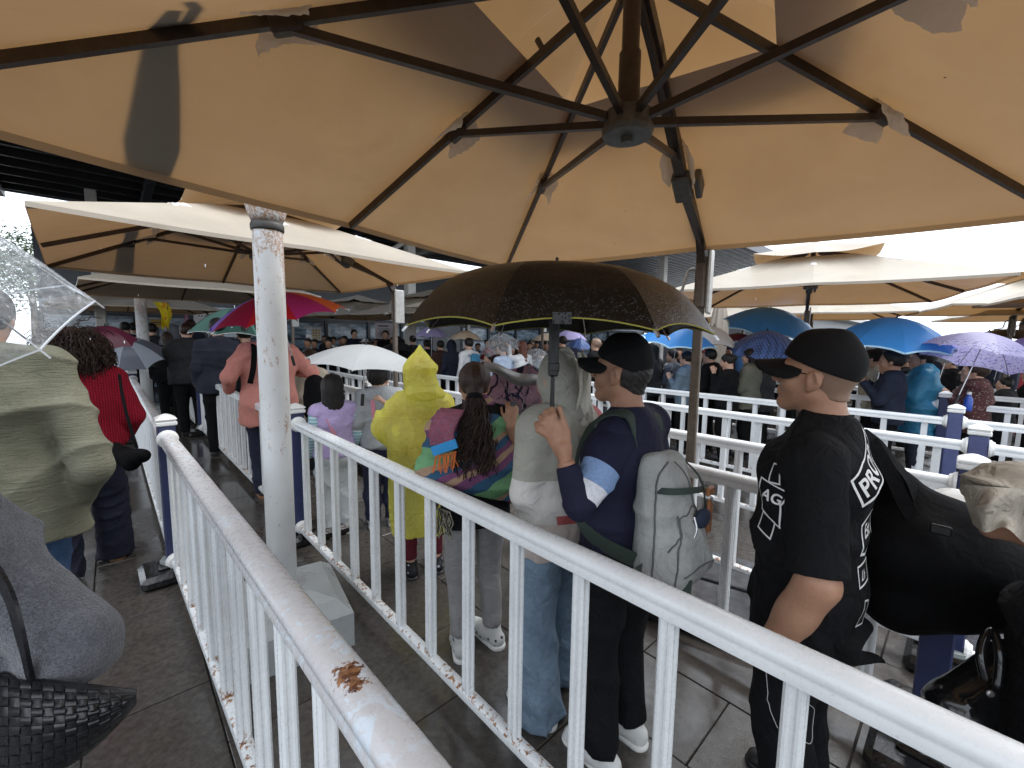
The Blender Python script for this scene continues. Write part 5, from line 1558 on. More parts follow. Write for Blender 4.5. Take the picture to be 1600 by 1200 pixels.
def _hf(u, v):
    xl = float(np.interp(v, [0, .5, .8, 1], [903, 906, 899, 890])); xr = float(np.interp(v, [0, .15, .5, .8, 1], [912, 925, 923, 924, 931])); y = 551 + 117 * v
    return W(xl + (xr - xl) * u, y, 1.79 + .05 * u - .012 * math.sin(u * 9 + v * 4) - .02 * v)
m.grid(_hf, 10, 22); m.grid(lambda u, v: _hf(1 - u, v) + np.array([0, .012, 0]), 10, 22); m.build('hood_cape', MHW, r3, smooth=True, org=k3.loc)
C_JEAN = cloth('washed_blue_denim', (.17, .24, .32), .35, .85, 260, .35, .5)
trousers(k3, r3, C_JEAN, .026, .038, .02, 'jeans', .009, 17)
for s in 'LR': shoe(k3, s, M_SHOEW, M_SOLEW, r3, sc=1.08)

# --- woman with the striped shawl -------------------------------------------------------
_h = W(741, 603, 2.25)
k4 = skel((_h[0] - DV[0] * .02, _h[1] - DV[1] * .02), FACE - .25, 1.615, girth=.98, hyaw=-.38,
          wov=dict(elR=W(812, 712, 2.30), wrR=W(797, 662, 2.20)))
k4.head = _h
r4 = person_root('woman with curly brown ponytail and striped green, purple and blue shawl', k4)
hd = handp(W(797, 664, 2.20), W(800, 640, 2.22) - W(797, 664, 2.20), np.array([.3, -1, .1]), .95, 1.1, -1)
body(k4, r4, SK1, True, [('R', dict(prims=hd, step=.0055)), ('L', dict(n=-k4.R, curl=.8))], fine=.007)
def m_shawl():
    t = NT('striped_shawl_wool'); geo = t.co
    d = t.dot(geo, unit(k4.U * .93 - k4.R * .34 + k4.F * .1), (0, 0, 0))
    w = t.math('ADD', d, t.math('MULTIPLY', t.math('SUBTRACT', t.noise(4.0, 2), .5), .07))
    f = t.math('FRACT', t.math('MULTIPLY', w, 3.5))
    G_, P_, T_, B_, N_ = (.19, .42, .20), (.20, .07, .16), (.42, .28, .18), (.035, .11, .20), (.05, .045, .10)
    col = t.ramp(f, [(0, G_), (.16, B_), (.31, P_), (.45, T_), (.56, P_), (.66, B_), (.78, T_), (.88, G_)], 'CONSTANT')
    n = t.noise(420.0, 2); col = t.mix(t.ramp(n, [(.4, 0.0), (.7, .5)]), col, (.02, .02, .03))
    col = t.mix(t.ramp(t.noise(7.0, 3), [(.35, .3), (.65, 0.0)]), col, (.03, .03, .05))
    nb = t.bump(n, .25, .002); nb = t.bump(t.noise(9.0, 3, .5, dist=1.4), .4, .03, nb)
    return t.done(t.bsdf(col, .9, 0, .15, nb))
MS = m_shawl()
def S4(r, f, u): return k4.loc + (k4.R * r + k4.F * f + k4.U * u) * k4.s
P = [cap(S4(0, -.01, 1.12), S4(0, -.005, 1.34), .165, .135, .06, [(k4.R, 1.42)]), cap(S4(-.17, -.01, 1.35), S4(.17, -.01, 1.35), .075, .075, .06), cap(S4(-.19, -.01, 1.34), S4(-.245, .02, 1.08), .085, .105, .06), cap(S4(.19, -.01, 1.34), S4(.235, .05, 1.12), .085, .09, .06),
     cap(S4(0, -.02, 1.1), S4(0, -.02, .96), .17, .17, .06, [(k4.R, 1.35)]), cap(S4(0, -.01, 1.36), S4(0, 0, 1.46), .105, .075, .04),
     half(S4(0, 0, .965), -k4.U * .9 + k4.R * -.34, k4.loc - 1, k4.loc + 2)]
mk_sdf('shawl', P, MS, r4, k4.loc, .009, None, folds(.012, 9, 33, (.5, .2, 1)))
C_SH2 = cloth('red_grey_shawl_end', (.22, .075, .11), .5, .9, 300, .3, .3, dots=((.16, .13, .2), 60.0))
so4 = [W(707, 640, 2.10), W(697, 655, 2.03), W(690, 675, 2.01), W(692, 694, 2.01)]
ribbon('shawl_end', spline(so4, 6), .125, .012, C_SH2, r4, k4.loc, np.array([-.25, -1, .35]))
ribbon('blue_border', [W(692, 692, 2.005), W(697, 706, 2.0)], .128, .014, cloth('bright_blue_wool', (.04, .26, .56), .15), r4, k4.loc, np.array([-.2, -1, .2]))
m = MB(); rd = random.Random(4)
for i in range(16):
    x = 681 + i * 2.1; y0 = 712 - i * .5; p = W(x, y0, 2.0); m.tube([p, p + np.array([rd.uniform(-.01, .01), -.008, -.04]), p + np.array([rd.uniform(-.02, .02), -.008, -.075 - rd.random() * .02])], .0028, 4)
m.build('fringe', cloth('orange_fringe', (.55, .14, .035), .5), r4, org=k4.loc)
m = MB()
for i in range(16):
    p = W(683 + i * 1.3, 792 + i * .5, 2.04); m.tube([p, p + np.array([rd.uniform(-.02, .02), 0, -.06]), p + np.array([rd.uniform(-.03, .03), 0, -.13 - rd.random() * .03])], .0035, 4)
m.build('lower_fringe', cloth('mixed_fringe', (.30, .28, .22), .7), r4, org=k4.loc)
mk_sdf('black_top', torso(k4, .026, .80 * k4.s) + arm(k4, 'R', .012, 1.5), C_BLACK, r4, k4.loc, .012, None, folds(.006, 10, 2))
C_GTR = cloth('grey_trouser_cloth', (.24, .235, .235), .2, .8, 600, .15, .4)
trousers(k4, r4, C_GTR, .014, .004, .11, amp=.006, seed=40)
for s in 'LR':
    so_ = shoe(k4, s, cloth('white_black_knit_shoe', (.50, .51, .50), .4, .7, 60, .3, dots=((.03, .03, .035), 26.0)), M_SOLEW, r4, yaw=-.25, sc=1.12)
hair(k4, r4, H_BRN, .012, -.035, [ell(hp(k4, 0, -.105, -.03), np.array([.045, .035, .04]) * k4.hs, k4.hfr, .02)], .002)
rd = random.Random(9); rts = []; drs = []
for i in range(420):
    a = rd.uniform(0, 6.28); q = rd.random() ** .5 * .04; rts.append(hp(k4, q * math.cos(a) * 1.1, -.115 + rd.uniform(-.02, .01), -.045 + q * math.sin(a) * .6)); drs.append(-k4.hF * .25 + k4.hR * rd.uniform(-.45, .45) - k4.U * 1.0 + k4.hF * rd.uniform(-.3, .12))
strands('ponytail', rts, drs, .36, H_BRN, r4, k4.loc, .0044, 14, .013, 3.4, .9, 3, rd, .45)
m = MB(); m.lathe([(.036, -.012), (.042, 0), (.036, .012)], hp(k4, 0, -.118, -.045) - k4.loc, 14, axis=-k4.hF * .5 - k4.U); m.build('hair_tie', C_BLACK, r4, smooth=True)

# pink printed umbrella tilted in front of her hand
def m_pinkprint():
    t = NT('pink_print_lining'); v = t.vor(7.5); n = t.noise(8.0, 4, .6, dist=1.5)
    col = t.mix(t.ramp(n, [(.3, 0.0), (.7, 1.0)]), (.30, .16, .20), (.45, .27, .33))
    wv = t.node('ShaderNodeTexWave', i_Scale=2.6, i_Distortion=18.0, i_Detail=3.0); t.l.new(t.co, wv.inputs['Vector'])
    col = t.mix(t.ramp(wv.outputs['Fac'], [(.02, 1.0), (.09, 0.0)]), col, (.02, .014, .03))
    col = t.mix(t.ramp(t.noise(11.0, 5, .6, dist=1.0), [(.585, 0.0), (.61, 1.0)]), col, (.018, .02, .055))
    p = t.bsdf(col, .6, 0, .3, t.bump(t.noise(12.0, 3, .5, dist=1), .5, .03))
    td = t.node('ShaderNodeBsdfTranslucent'); t.l.new(col, td.inputs[0]); mx = t.node('ShaderNodeMixShader'); mx.inputs[0].default_value = .3
    t.l.new(p.outputs[0], mx.inputs[1]); t.l.new(td.outputs[0], mx.inputs[2])
    return t.done(mx)
MPK = m_pinkprint(); MSV = um_cloth('wet_silver_umbrella', (.20, .21, .215), None, 0, .35, drops=.6, spec=.6)
pu = umbrella('half closed umbrella, silver outside and pink with black print inside, before the shawl woman', W(812, 640, 2.62), .30, .15, MSV, (.10, .93, -.22), inner=MPK, shaft=.5, nu=8, nv=6, scallop=.05, spin=.2)
m = MB()
def _rim(u, v):
    x = 756 + 100 * u; y = 572 + 34 * u * (1.15 - .35 * u) - 3 * math.sin(u * 9) ; Y = 2.46
    return W(x, y + (v - .5) * (13 + 7 * math.sin(3.1 * u)), Y - .10 * math.sin(math.pi * v) + .02 * math.sin(u * 14 + v * 3)) - np.array(pu.location)
m.grid(_rim, 18, 7); m.build('turned_rim', MSV, pu, smooth=True)

# --- yellow raincoat --------------------------------------------------------------------
_h = W(655, 583, 3.02)
k5 = skel((_h[0] - DV[0] * .03, _h[1] - DV[1] * .03), FACE - .3, 1.63, girth=1.1, ov=dict(elR=(.19, .06, 1.08), wrR=(.12, .20, 1.0), shR=(.150, 0, 1.29), shL=(-.155, 0, 1.31)), wov=dict(elL=W(600, 668, 2.95), wrL=W(614, 690, 3.15)))
k5.head = _h
r5 = person_root('person in translucent yellow rain poncho with pointed hood and maroon leggings', k5)
body(k5, r5, SK3, False, step=.016)
def plastic(name, c, tr, rough=.17, mixf=.55, bump=.55, bs=11.0):
    t = NT(name); n = t.noise(bs, 5, .6, dist=1.2)
    lines = None
    for ax_, sp_ in (((.96, .28, 0), 5.2), ((0, 0, 1), 4.6)):
        fr_ = t.math('ABSOLUTE', t.math('SUBTRACT', t.math('FRACT', t.math('ADD', t.math('MULTIPLY', t.dot(t.co, ax_), sp_), t.math('MULTIPLY', n, .10))), .5))
        ln_ = t.ramp(fr_, [(.0, 1.0), (.022, 0.0)])
        lines = ln_ if lines is None else t.math('MAXIMUM', lines, ln_)
    cr = t.node('ShaderNodeTexVoronoi', feature='DISTANCE_TO_EDGE', i_Scale=8.5); t.l.new(t.co, cr.inputs['Vector'])
    nb = t.bump(t.ramp(cr.outputs['Distance'], [(0, 1.0), (.10, 0.0)]), .22, .012); nb = t.bump(n, bump, .035, nb); nb = t.bump(lines, .6, .008, nb)
    col = t.mix(t.ramp(n, [(.3, 0.0), (.7, 1.0)]), dk(c, .80), dk(c, 1.05)); col = t.mix(lines, col, dk(c, 1.12))
    p = t.bsdf(col, rough, 0, .6, nb); td = t.node('ShaderNodeBsdfTranslucent'); td.inputs[0].default_value = (*tr, 1); t.l.new(nb, td.inputs['Normal'])
    mx = t.node('ShaderNodeMixShader'); mx.inputs[0].default_value = mixf; t.l.new(p.outputs[0], mx.inputs[1]); t.l.new(td.outputs[0], mx.inputs[2])
    tp = t.node('ShaderNodeBsdfTransparent'); tp.inputs[0].default_value = (*tr, 1); m2_ = t.node('ShaderNodeMixShader'); m2_.inputs[0].default_value = .24; t.l.new(mx.outputs[0], m2_.inputs[1]); t.l.new(tp.outputs[0], m2_.inputs[2])
    return t.done(m2_)
MY = plastic('yellow_poncho_film', (.86, .84, .20), (.90, .87, .22), mixf=.48, bump=.8, bs=14.0)
def S5(r, f, u): return k5.loc + (k5.R * r + k5.F * f + k5.U * u) * k5.s
P = [cap(S5(0, 0, 1.24), S5(0, -.01, 1.10), .165, .185, .06, [(k5.R, 1.3)]), cap(S5(0, -.01, 1.10), S5(0, -.01, .36), .185, .185, .06, [(k5.R, 1.28)], flat=(0, 1)), cap(S5(-.12, 0, 1.30), S5(.12, 0, 1.30), .085, .085, .08), cap(S5(0, -.02, 1.33), S5(0, 0, 1.48), .16, .085, .06)]
P += arm(k5, 'L', .048, 1.95, .05) + arm(k5, 'R', .048, 1.95, .05)
mk_sdf('poncho', P, MY, r5, k5.loc, .010, None, folds(.011, 9, 50, (1, .4, .12)))
mk_sdf('hood', [ell(hp(k5, 0, -.015, .0), (.118, .125, .145), k5.hfr, .03), cap(hp(k5, 0, -.02, .06), hp(k5, 0, -.03, .222), .10, .006, .04), cap(hp(k5, 0, -.03, -.08), S5(0, -.02, 1.40), .115, .15, .05), ell(hp(k5, 0, .115, -.01), (.085, .08, .13), k5.hfr, .01, '-')], MY, r5, k5.loc, .0085, None, folds(.010, 12, 51, (.6, .2, .8)))
mk_sdf('leggings', leg(k5, 'L', .010, .13) + leg(k5, 'R', .010, .13), cloth('maroon_leggings', (.10, .012, .024), .25, .85, 500, .2, .3), r5, k5.loc, .011, None, folds(.003, 14, 3))
for s in 'LR': shoe(k5, s, cloth('black_sport_shoe', (.016, .016, .02), .3, .6, 60, .3, dots=((.35, .36, .40), 24.0)), M_SHOEB, r5, sc=1.08)

# --- girl, boy and the white umbrella ----------------------------------------------------
_h = W(519, 606, 3.62)
k6 = skel((_h[0] - DV[0] * .02, _h[1] - DV[1] * .02), FACE - .1, 1.37, hs=1.18, hyaw=-.2)
k6.head = _h - np.array([0, 0, .01])
r6 = person_root('girl with straight black hair, lilac waistcoat and striped sleeves', k6)
body(k6, r6, SK3, False, step=.016)
C_LIL = cloth('lilac_fleece', (.50, .39, .66), .2, .9, 300, .2, .4, sheen=.3); 
def striped(name, a, b, axis, sc):
    t = NT(name); v = t.math('FRACT', t.math('MULTIPLY', t.dot(t.co, axis), sc)); col = t.mix(t.math('GREATER_THAN', v, .5), a, b)
    return t.done(t.bsdf(col, .85, 0, .2, t.bump(t.noise(14.0, 3), .3, .02)))
shirt(k6, r6, C_LIL, .026, .72, .12, .02, 'waistcoat', .006, 60, step=.010)
mk_sdf('sleeves', arm(k6, 'L', .016, 1.9) + arm(k6, 'R', .016, 1.9), striped('blue_white_stripes', (.22, .50, .58), (.62, .68, .70), k6.U, 34), r6, k6.loc, .009, None, folds(.004, 14, 6))
trousers(k6, r6, cloth('pale_grey_jogger', (.52, .55, .56), .2, .85, 500, .15, .5), .024, .014, .07, amp=.008, seed=61)
hair(k6, r6, H_BLK, .016, -.05, [cap(hp(k6, 0, -.055, -.02), hp(k6, 0, -.05, -.17), .078, .085, .03, [(k6.hR, 1.12)], flat=(0, 1))], .003)
rd = random.Random(12); rts = [hp(k6, rd.uniform(-.09, .09), -.09 + rd.uniform(-.03, .06), -.13) for _ in range(90)]
strands('hair_ends', rts, [-k6.U + k6.hR * rd.uniform(-.3, .3) for _ in rts], .10, H_BLK, r6, k6.loc, .004, 5, .003, 1, .3, 4, rd, .8)
for s in 'LR': shoe(k6, s, M_SHOEW, M_SOLEW, r6, sc=1.15)
PINKS = cloth('pink_bag_strap', (.62, .25, .33), .15)
ribbon('bag_strap', spline([k6.loc + (k6.R * x + k6.F * y + k6.U * z) * k6.s for x, y, z in ((-.10, .06, 1.42), (-.10, -.055, 1.415), (-.085, -.135, 1.28), (-.03, -.152, 1.12))], 6), .03, .005, PINKS, r6, k6.loc, [unit(k6.U - k6.F * (i / 18)) for i in range(19)])
_h = W(593, 592, 3.80)
k7 = skel((_h[0] - DV[0] * .02, _h[1] - DV[1] * .02), FACE - .35, 1.50, hs=1.12, hyaw=-.55, wov=dict(elR=W(625, 650, 3.75), wrR=W(602, 630, 3.62)))
k7.head = _h
r7 = person_root('boy in grey sweatshirt with white face mask and pink bag strap', k7)
body(k7, r7, SK3, True, [('R', dict(n=k7.R, curl=1.0))], fine=.009, step=.016)
shirt(k7, r7, cloth('grey_sweatshirt', (.36, .38, .40), .2, .9, 500, .2, .4), .024, .76, 1.92, .018, 'sweatshirt', .008, 70, step=.011)
trousers(k7, r7, cloth('navy_jogger', (.022, .024, .05), .2, .85, 500, .15, .5), .024, .012, .07, amp=.008, seed=71)
hair(k7, r7, H_BLK, .020, -.01, None, .005)
mk_sdf('face_mask', [ell(hp(k7, 0, .062, -.055), np.array([.056, .052, .05]) * k7.hs, k7.hfr, .02), half(hp(k7, 0, .045, 0), -k7.hF, _h - .3, _h + .3)], paint('white_mask', (.7, .7, .7), .7, .08), r7, k7.loc, .007)
m = MB(); m.tube([hp(k7, .07, -.005, .005), hp(k7, .055, .07, -.02)], .0025, 4); m.tube([hp(k7, .07, -.005, -.02), hp(k7, .055, .065, -.08)], .0025, 4); m.build('mask_loop', M_PAPER, r7, org=k7.loc)
for s in 'LR': shoe(k7, s, cloth('grey_white_trainer', (.45, .46, .46), .4, .7, 60, .3), M_SOLEW, r7, sc=1.15)
ribbon('bag_strap', spline([k7.loc + (k7.R * x + k7.F * y + k7.U * z) * k7.s for x, y, z in ((-.09, .06, 1.43), (-.09, -.06, 1.43), (-.09, -.145, 1.28), (-.08, -.16, 1.12))], 6), .035, .005, PINKS, r7, k7.loc, [unit(k7.U - k7.F * (i / 18)) for i in range(19)])
C_WH = um_cloth('white_umbrella_cloth', (.52, .54, .55), (.9, .95, 1.0), .35, .5)
umbrella('wide plain white umbrella over the girl and the boy in grey', W(570, 567, 3.50), .455, .15, C_WH, (.10, -.05, 1), spin=.15, shaft=.42, prof=1.75, scallop=.02)

# --- salmon hoodie behind the rusty column ------------------------------------------------
_h = W(415, 500, 4.55)
k8 = skel((_h[0] - DV[0] * .03, _h[1] - DV[1] * .03), FACE, 1.94, girth=1.25, ov=dict(elL=(-.33, -.06, 1.16), elR=(.38, -.02, 1.16), wrL=(-.30, .16, 1.0), wrR=(.24, .18, 1.18)))
r8 = person_root('broad person in salmon pink hoodie behind the rusty white column', k8)
body(k8, r8, SK1, False, step=.018)
C_SAL = cloth('salmon_hoodie_fleece', (.56, .235, .19), .15, .92, 300, .2, .45)
shirt(k8, r8, C_SAL, .035, .80, 1.93, .032, 'hoodie', .012, 80, hood=True, step=.013, freq=8)
trousers(k8, r8, cloth('dark_jeans', (.02, .024, .045), .3, .85, 300, .2, .4), .028, .01, .05, seed=81, step=.013)
hair(k8, r8, H_BLK, .016, -.04)
ribbon('sling_strap', spline([k8.loc + (k8.R * x + k8.F * y + k8.U * z) * k8.s for x, y, z in ((-.13, .05, 1.46), (-.13, -.09, 1.43), (-.16, -.175, 1.25), (-.19, -.16, 1.1))], 6), .05, .006, C_NYL, r8, k8.loc, [unit(k8.U - k8.F * (i / 18)) for i in range(19)])
for s in 'LR': shoe(k8, s, M_SHOEB, C_LEA, r8)
mk_sdf('sling_bag', [cap(W(492, 600, 4.4), W(495, 640, 4.4), .10, .13, .05)], C_NYL, r8, k8.loc, .014, None, folds(.008, 10, 3))
RB = [um_cloth('rainbow_' + n, c, tuple(min(1, v * 1.6 + .05) for v in c), .45, .45) for n, c in (('red', (.50, .015, .03)), ('magenta', (.46, .03, .20)), ('orange', (.76, .18, .06)), ('yellow', (.70, .48, .04)), ('lime', (.30, .45, .06)), ('green', (.05, .30, .08)), ('teal', (.03, .25, .30)), ('blue', (.05, .14, .55)), ('violet', (.33, .20, .80)), ('crimson', (.34, .01, .07)))]
umbrella('rainbow umbrella in red, magenta, orange and violet over the salmon hoodie', W(440, 500, 4.30), .64, .27, RB, (-.16, -.16, 1), n=10, spin=math.radians(-88), shaft=.65, prof=1.9)
C_DG = um_cloth('dark_green_umbrella', (.030, .095, .075), (.5, 1.0, .8), .3, .4); C_DG2 = um_cloth('pale_green_umbrella', (.13, .26, .22), (.6, 1.0, .9), .3, .4)
umbrella('dark green umbrella with pale panels and a frayed white edge, left of the rusty column', W(368, 520, 6.6), .62, .37, [C_DG, C_DG2], (.04, -.05, 1), spin=.2, shaft=.7, trim=M_PAPER)

# --- left edge: olive shirt, red sweater, grey coat ---------------------------------------
_h = W(-30, 470, 1.98)
k9 = skel((_h[0] - DV[0] * .03, _h[1] - DV[1] * .03), FACE - .12, 1.93, girth=1.34, wov=dict(elR=W(146, 730, 2.02), wrR=W(112, 800, 2.2)))
r9 = person_root('large person in wrinkled olive linen shirt seen from behind, left edge', k9)
body(k9, r9, SK1, False, step=.016)
def m_linen():
    t = NT('olive_linen'); n = t.noise(6.0, 4); w = t.noise(240.0, 2)
    mp = t.node('ShaderNodeMapping'); t.l.new(t.co, mp.inputs[0]); mp.inputs['Scale'].default_value = (1.2, 1.2, 6.5)
    cr = t.noise(4.2, 4, .55, vec=mp.outputs[0], dist=1.0)
    col = t.mix(t.ramp(n, [(.3, 0.0), (.7, 1.0)]), (.125, .123, .085), (.195, .190, .138))
    col = t.mix(t.ramp(w, [(.4, 0.0), (.7, .4)]), col, (.10, .10, .07))
    nb = t.bump(w, .35, .002); nb = t.bump(t.ramp(cr, [(.40, 0.0), (.5, 1.0), (.60, 0.0)]), .30, .012, nb); nb = t.bump(t.noise(26.0, 4, .6, dist=1.5), .3, .012, nb)
    return t.done(t.bsdf(col, .85, 0, .2, nb))
M_LIN = m_linen()
shirt(k9, r9, M_LIN, .038, .72, 1.94, .036, 'linen_shirt', .012, 90, step=.0085, freq=9, dirv=(.1, .1, 1), collar_r=.01)
trousers(k9, r9, cloth('mid_blue_jeans', (.05, .10, .20), .3, .85, 300, .3, .4), .022, .008, .05, 'jeans', seed=91)
hair(k9, r9, H_BLK, .014, -.05)
for s in 'LR': shoe(k9, s, M_SHOEB, M_SHOEB, r9)

_h = W(112, 527, 2.98)
k10 = skel((_h[0] - DV[0] * .03, _h[1] - DV[1] * .03), FACE + .1, 1.74, girth=1.12, ov=dict(anL=(-.15, -.10, .09), anR=(.14, .10, .09), knL=(-.13, -.02, .49), knR=(.13, .08, .49), elR=(.27, -.02, 1.10), wrR=(.24, .12, .93)))
r10 = person_root('woman with big dark curly hair in a red knitted sweater', k10)
body(k10, r10, SK3, False, step=.016)
def m_knit():
    t = NT('red_rib_knit'); mp = t.node('ShaderNodeMapping'); t.l.new(t.co, mp.inputs[0]); mp.inputs['Rotation'].default_value = (0, 0, -k10_ang)
    wv = t.node('ShaderNodeTexWave', i_Scale=22.0, i_Distortion=.4); t.l.new(mp.outputs[0], wv.inputs['Vector'])
    w2 = t.node('ShaderNodeTexWave', bands_direction='Z', i_Scale=30.0, i_Distortion=.6); t.l.new(mp.outputs[0], w2.inputs['Vector'])
    f = t.math('MULTIPLY', wv.outputs['Fac'], w2.outputs['Fac'])
    col = t.mix(t.ramp(f, [(.05, 0.0), (.6, 1.0)]), (.13, .004, .012), (.44, .016, .036))
    return t.done(t.bsdf(col, .9, 0, .15, t.bump(f, .7, .012)))
k10_ang = FACE + .1
shirt(k10, r10, m_knit(), .045, .93, 1.92, .045, 'knit_sweater', .009, 100, step=.011, freq=8, extra=[cap(k10.neck - k10.U * .02, k10.neck + k10.U * .05, .075, .072, .02)])
trousers(k10, r10, cloth('navy_wide_trousers', (.014, .016, .030), .25, .8, 500, .15, .45), .028, .045, .03, amp=.010, seed=101)
for s in 'LR': shoe(k10, s, M_SHOEB, paint('brown_sole', (.22, .11, .05), .6, .2), r10)
hair(k10, r10, H_BRN, .030, -.06)
rd = random.Random(21); rts = []; drs = []
for i in range(1500):
    u = unit(np.array([rd.gauss(0, 1), rd.gauss(0, 1), rd.gauss(.15, .9)]))
    if u[1] > .55 and u[2] < .4: continue
    rts.append(hp(k10, u[0] * .095, -.02 + u[1] * .105, .03 + u[2] * .10)); drs.append(k10.hR * u[0] * .9 + k10.hF * u[1] * .8 + k10.U * (u[2] * .5 - .35))
strands('curls', rts, drs, .19, H_BRN, r10, k10.loc, .0038, 13, .013, 4.2, 1.5, 3, rd, .3)
bg10 = empty('shoulder_bag', W(200, 705, 2.82), 0, 'small black shoulder bag hanging beside the red sweater', 'bag')
_o = np.array(bg10.location)
mk_sdf('bag_body', [cap(W(186, 712, 2.86), W(222, 712, 2.78), .05, .05, .04, [(k10.U, 1.0)]), cap(W(180, 700, 2.86), W(205, 726, 2.80), .04, .045, .05)], C_NYL, bg10, _o, .008, None, folds(.006, 12, 2))
ribbon('strap', spline([W(186, 585, 2.95), W(196, 640, 2.83), W(214, 700, 2.80)], 6), .018, .004, C_NYL, bg10, _o, -k10.F)

k11 = skel((-1.50, .96), FACE - .1, 1.60, girth=1.05, wov=dict(shR=W(-82, 845, 1.04), elR=W(128, 1022, 1.06), wrR=W(40, 1062, 1.16)))
r11 = person_root('person in fuzzy grey wool coat at the bottom left corner', k11)
body(k11, r11, SK3, False, [('R', dict(n=k11.U, curl=.9, side=1, step=.007))], step=.016)
def m_fuzzy():
    t = NT('fuzzy_grey_wool'); n = t.noise(190.0, 4, .7); b = t.noise(28.0, 4, .6)
    col = t.mix(t.ramp(n, [(.3, 0.0), (.72, 1.0)]), (.055, .058, .066), (.20, .205, .225))
    col = t.mix(t.ramp(b, [(.35, .35), (.65, 0.0)]), col, (.05, .052, .06))
    p = t.bsdf(col, .95, 0, .1, t.bump(n, .9, .006, t.bump(b, .4, .02))); p.inputs['Sheen Weight'].default_value = .5; p.inputs['Sheen Roughness'].default_value = .4
    return t.done(p)
MF = m_fuzzy()
wc = mk_sdf('wool_coat', torso(k11, .05, .45) + [cap(W(-82, 845, 1.04), W(118, 1008, 1.06), .085, .090, .05), cap(W(118, 1008, 1.06), W(55, 1062, 1.16), .086, .070, .05, flat=(0, 1))] + arm(k11, 'L', .04, 1.9), MF, r11, k11.loc, .0085, None, folds(.010, 10, 110, (.6, .2, .6)))
_V = np.empty(len(wc.data.vertices) * 3, np.float32); wc.data.vertices.foreach_get('co', _V); _V = _V.reshape(-1, 3)
_N = np.empty(len(wc.data.vertices) * 3, np.float32); wc.data.vertices.foreach_get('normal', _N); _N = _N.reshape(-1, 3)
fz = MB(); rd = random.Random(6)
vis = [i for i in range(len(_V)) if (_V[i] + k11.loc)[2] > .6 and _N[i] @ unit(_V[i] + k11.loc - np.array([0, 0, CAMH])) < .35]
for q in range(9000):
    i = rd.choice(vis); p = _V[i] + _N[i] * -.001; d = unit(_N[i] + np.array([rd.gauss(0, .6), rd.gauss(0, .6), rd.gauss(0, .6)])); s = unit(np.cross(d, [rd.gauss(0, 1), rd.gauss(0, 1), 1])) * .0005
    L = rd.uniform(.004, .010); fz.add([p - s, p + s, p + d * L], [(0, 1, 2)])
tag(fz.build('wool_fuzz', MF, wc), kind='stuff')
trousers(k11, r11, cloth('navy_jogger', (.022, .024, .05)), .02, .0, .05, step=.014)
hair(k11, r11, H_BLK, .014, -.05, step=.010)
for s in 'LR': shoe(k11, s, M_SHOEB, M_SOLEW, r11)
# woven bag
wb = empty('woven_handbag', W(110, 1125, 1.05), 0, 'black woven leather handbag under the grey wool sleeve', 'bag')
_o = np.array(wb.location)
def wbp(u, v, k=1.0):                                           # u across, v down: the camera-side wall of a soft pouch
    x = -40 + 248 * u; top = 1052 + 30 * u; bot = 1230 - 125 * u ** 2.6
    y = top + (bot - top) * v; bul = max(0.0, math.sin(math.pi * (.06 + .88 * u))) ** .6 * math.sin(math.pi * (.10 + .80 * v)) ** .8
    return W(x, y, 1.00 - .12 * k * bul)
M_WOV = paint('black_woven_leather', (.011, .011, .013), .34, .4, .5, 30, bump=.2)
m = MB(); m.grid(lambda u, v: wbp(u, v, .92) + np.array([0, .008, 0]), 16, 12); m.grid(lambda u, v: wbp(1 - u, v, -.5) + np.array([0, .01, 0]), 16, 12)
m.build('bag_body', M_WOV, wb, smooth=True, org=_o)
NUv, NVv = 14, 11
for i in range(NUv):
    for j in range(NVv):
        mm = MB(); al = (i + j) % 2
        def f(a, b):
            u = (i + .02 + .96 * a) / NUv; v = (j + .02 + .96 * b) / NVv
            p = wbp(u, v); n = unit(np.array([0, 0, CAMH]) - p)
            return p + n * (.0062 * (math.sin(math.pi * a) if al else math.sin(math.pi * b)) - .001)
        mm.grid(f, 4, 4); mm.build('woven_strip', M_WOV, wb, smooth=True, org=_o)
ribbon('strap', spline([W(-20, 870, .97), W(14, 930, .94), W(34, 1000, .93), W(48, 1062, .96)], 6), .028, .008, M_WOV, wb, _o, np.array([-.3, -1, .2]))
# clear umbrella over the olive shirt
C_CLR = um_cloth('clear_plastic_with_drops', (.72, .75, .78), None, 0, .12, drops=.35, alpha=.24)
_v1, _v2 = W(148, 470, 2.08), W(62, 546, 1.74)
_ch = _v2 - _v1; _ac = unit(_ch); _az = np.array([-.18, -.26, .95]); _az = unit(_az - _ac * (_az @ _ac))
_in = np.cross(_ac, _az); _in = _in if _in[0] < 0 else -_in
_rad = np.linalg.norm(_ch) / 2 / math.sin(math.pi / 8)
_cc = (_v1 + _v2) / 2 + _in * _rad * math.cos(math.pi / 8)
_ax = unit(np.cross([0, 1., 0], _az)); _ay = np.cross(_az, _ax)
_sp = math.atan2((_v1 - _cc) @ _ay, (_v1 - _cc) @ _ax)
umbrella('clear plastic dome umbrella with water streaks at the left edge', _cc, _rad, _rad * 1.35, C_CLR, _az, spin=_sp, shaft=1.0, prof=3.0, trim=paint('clear_edge', (.5, .52, .55), .3, .1), scallop=.01, nu=10, nv=8)
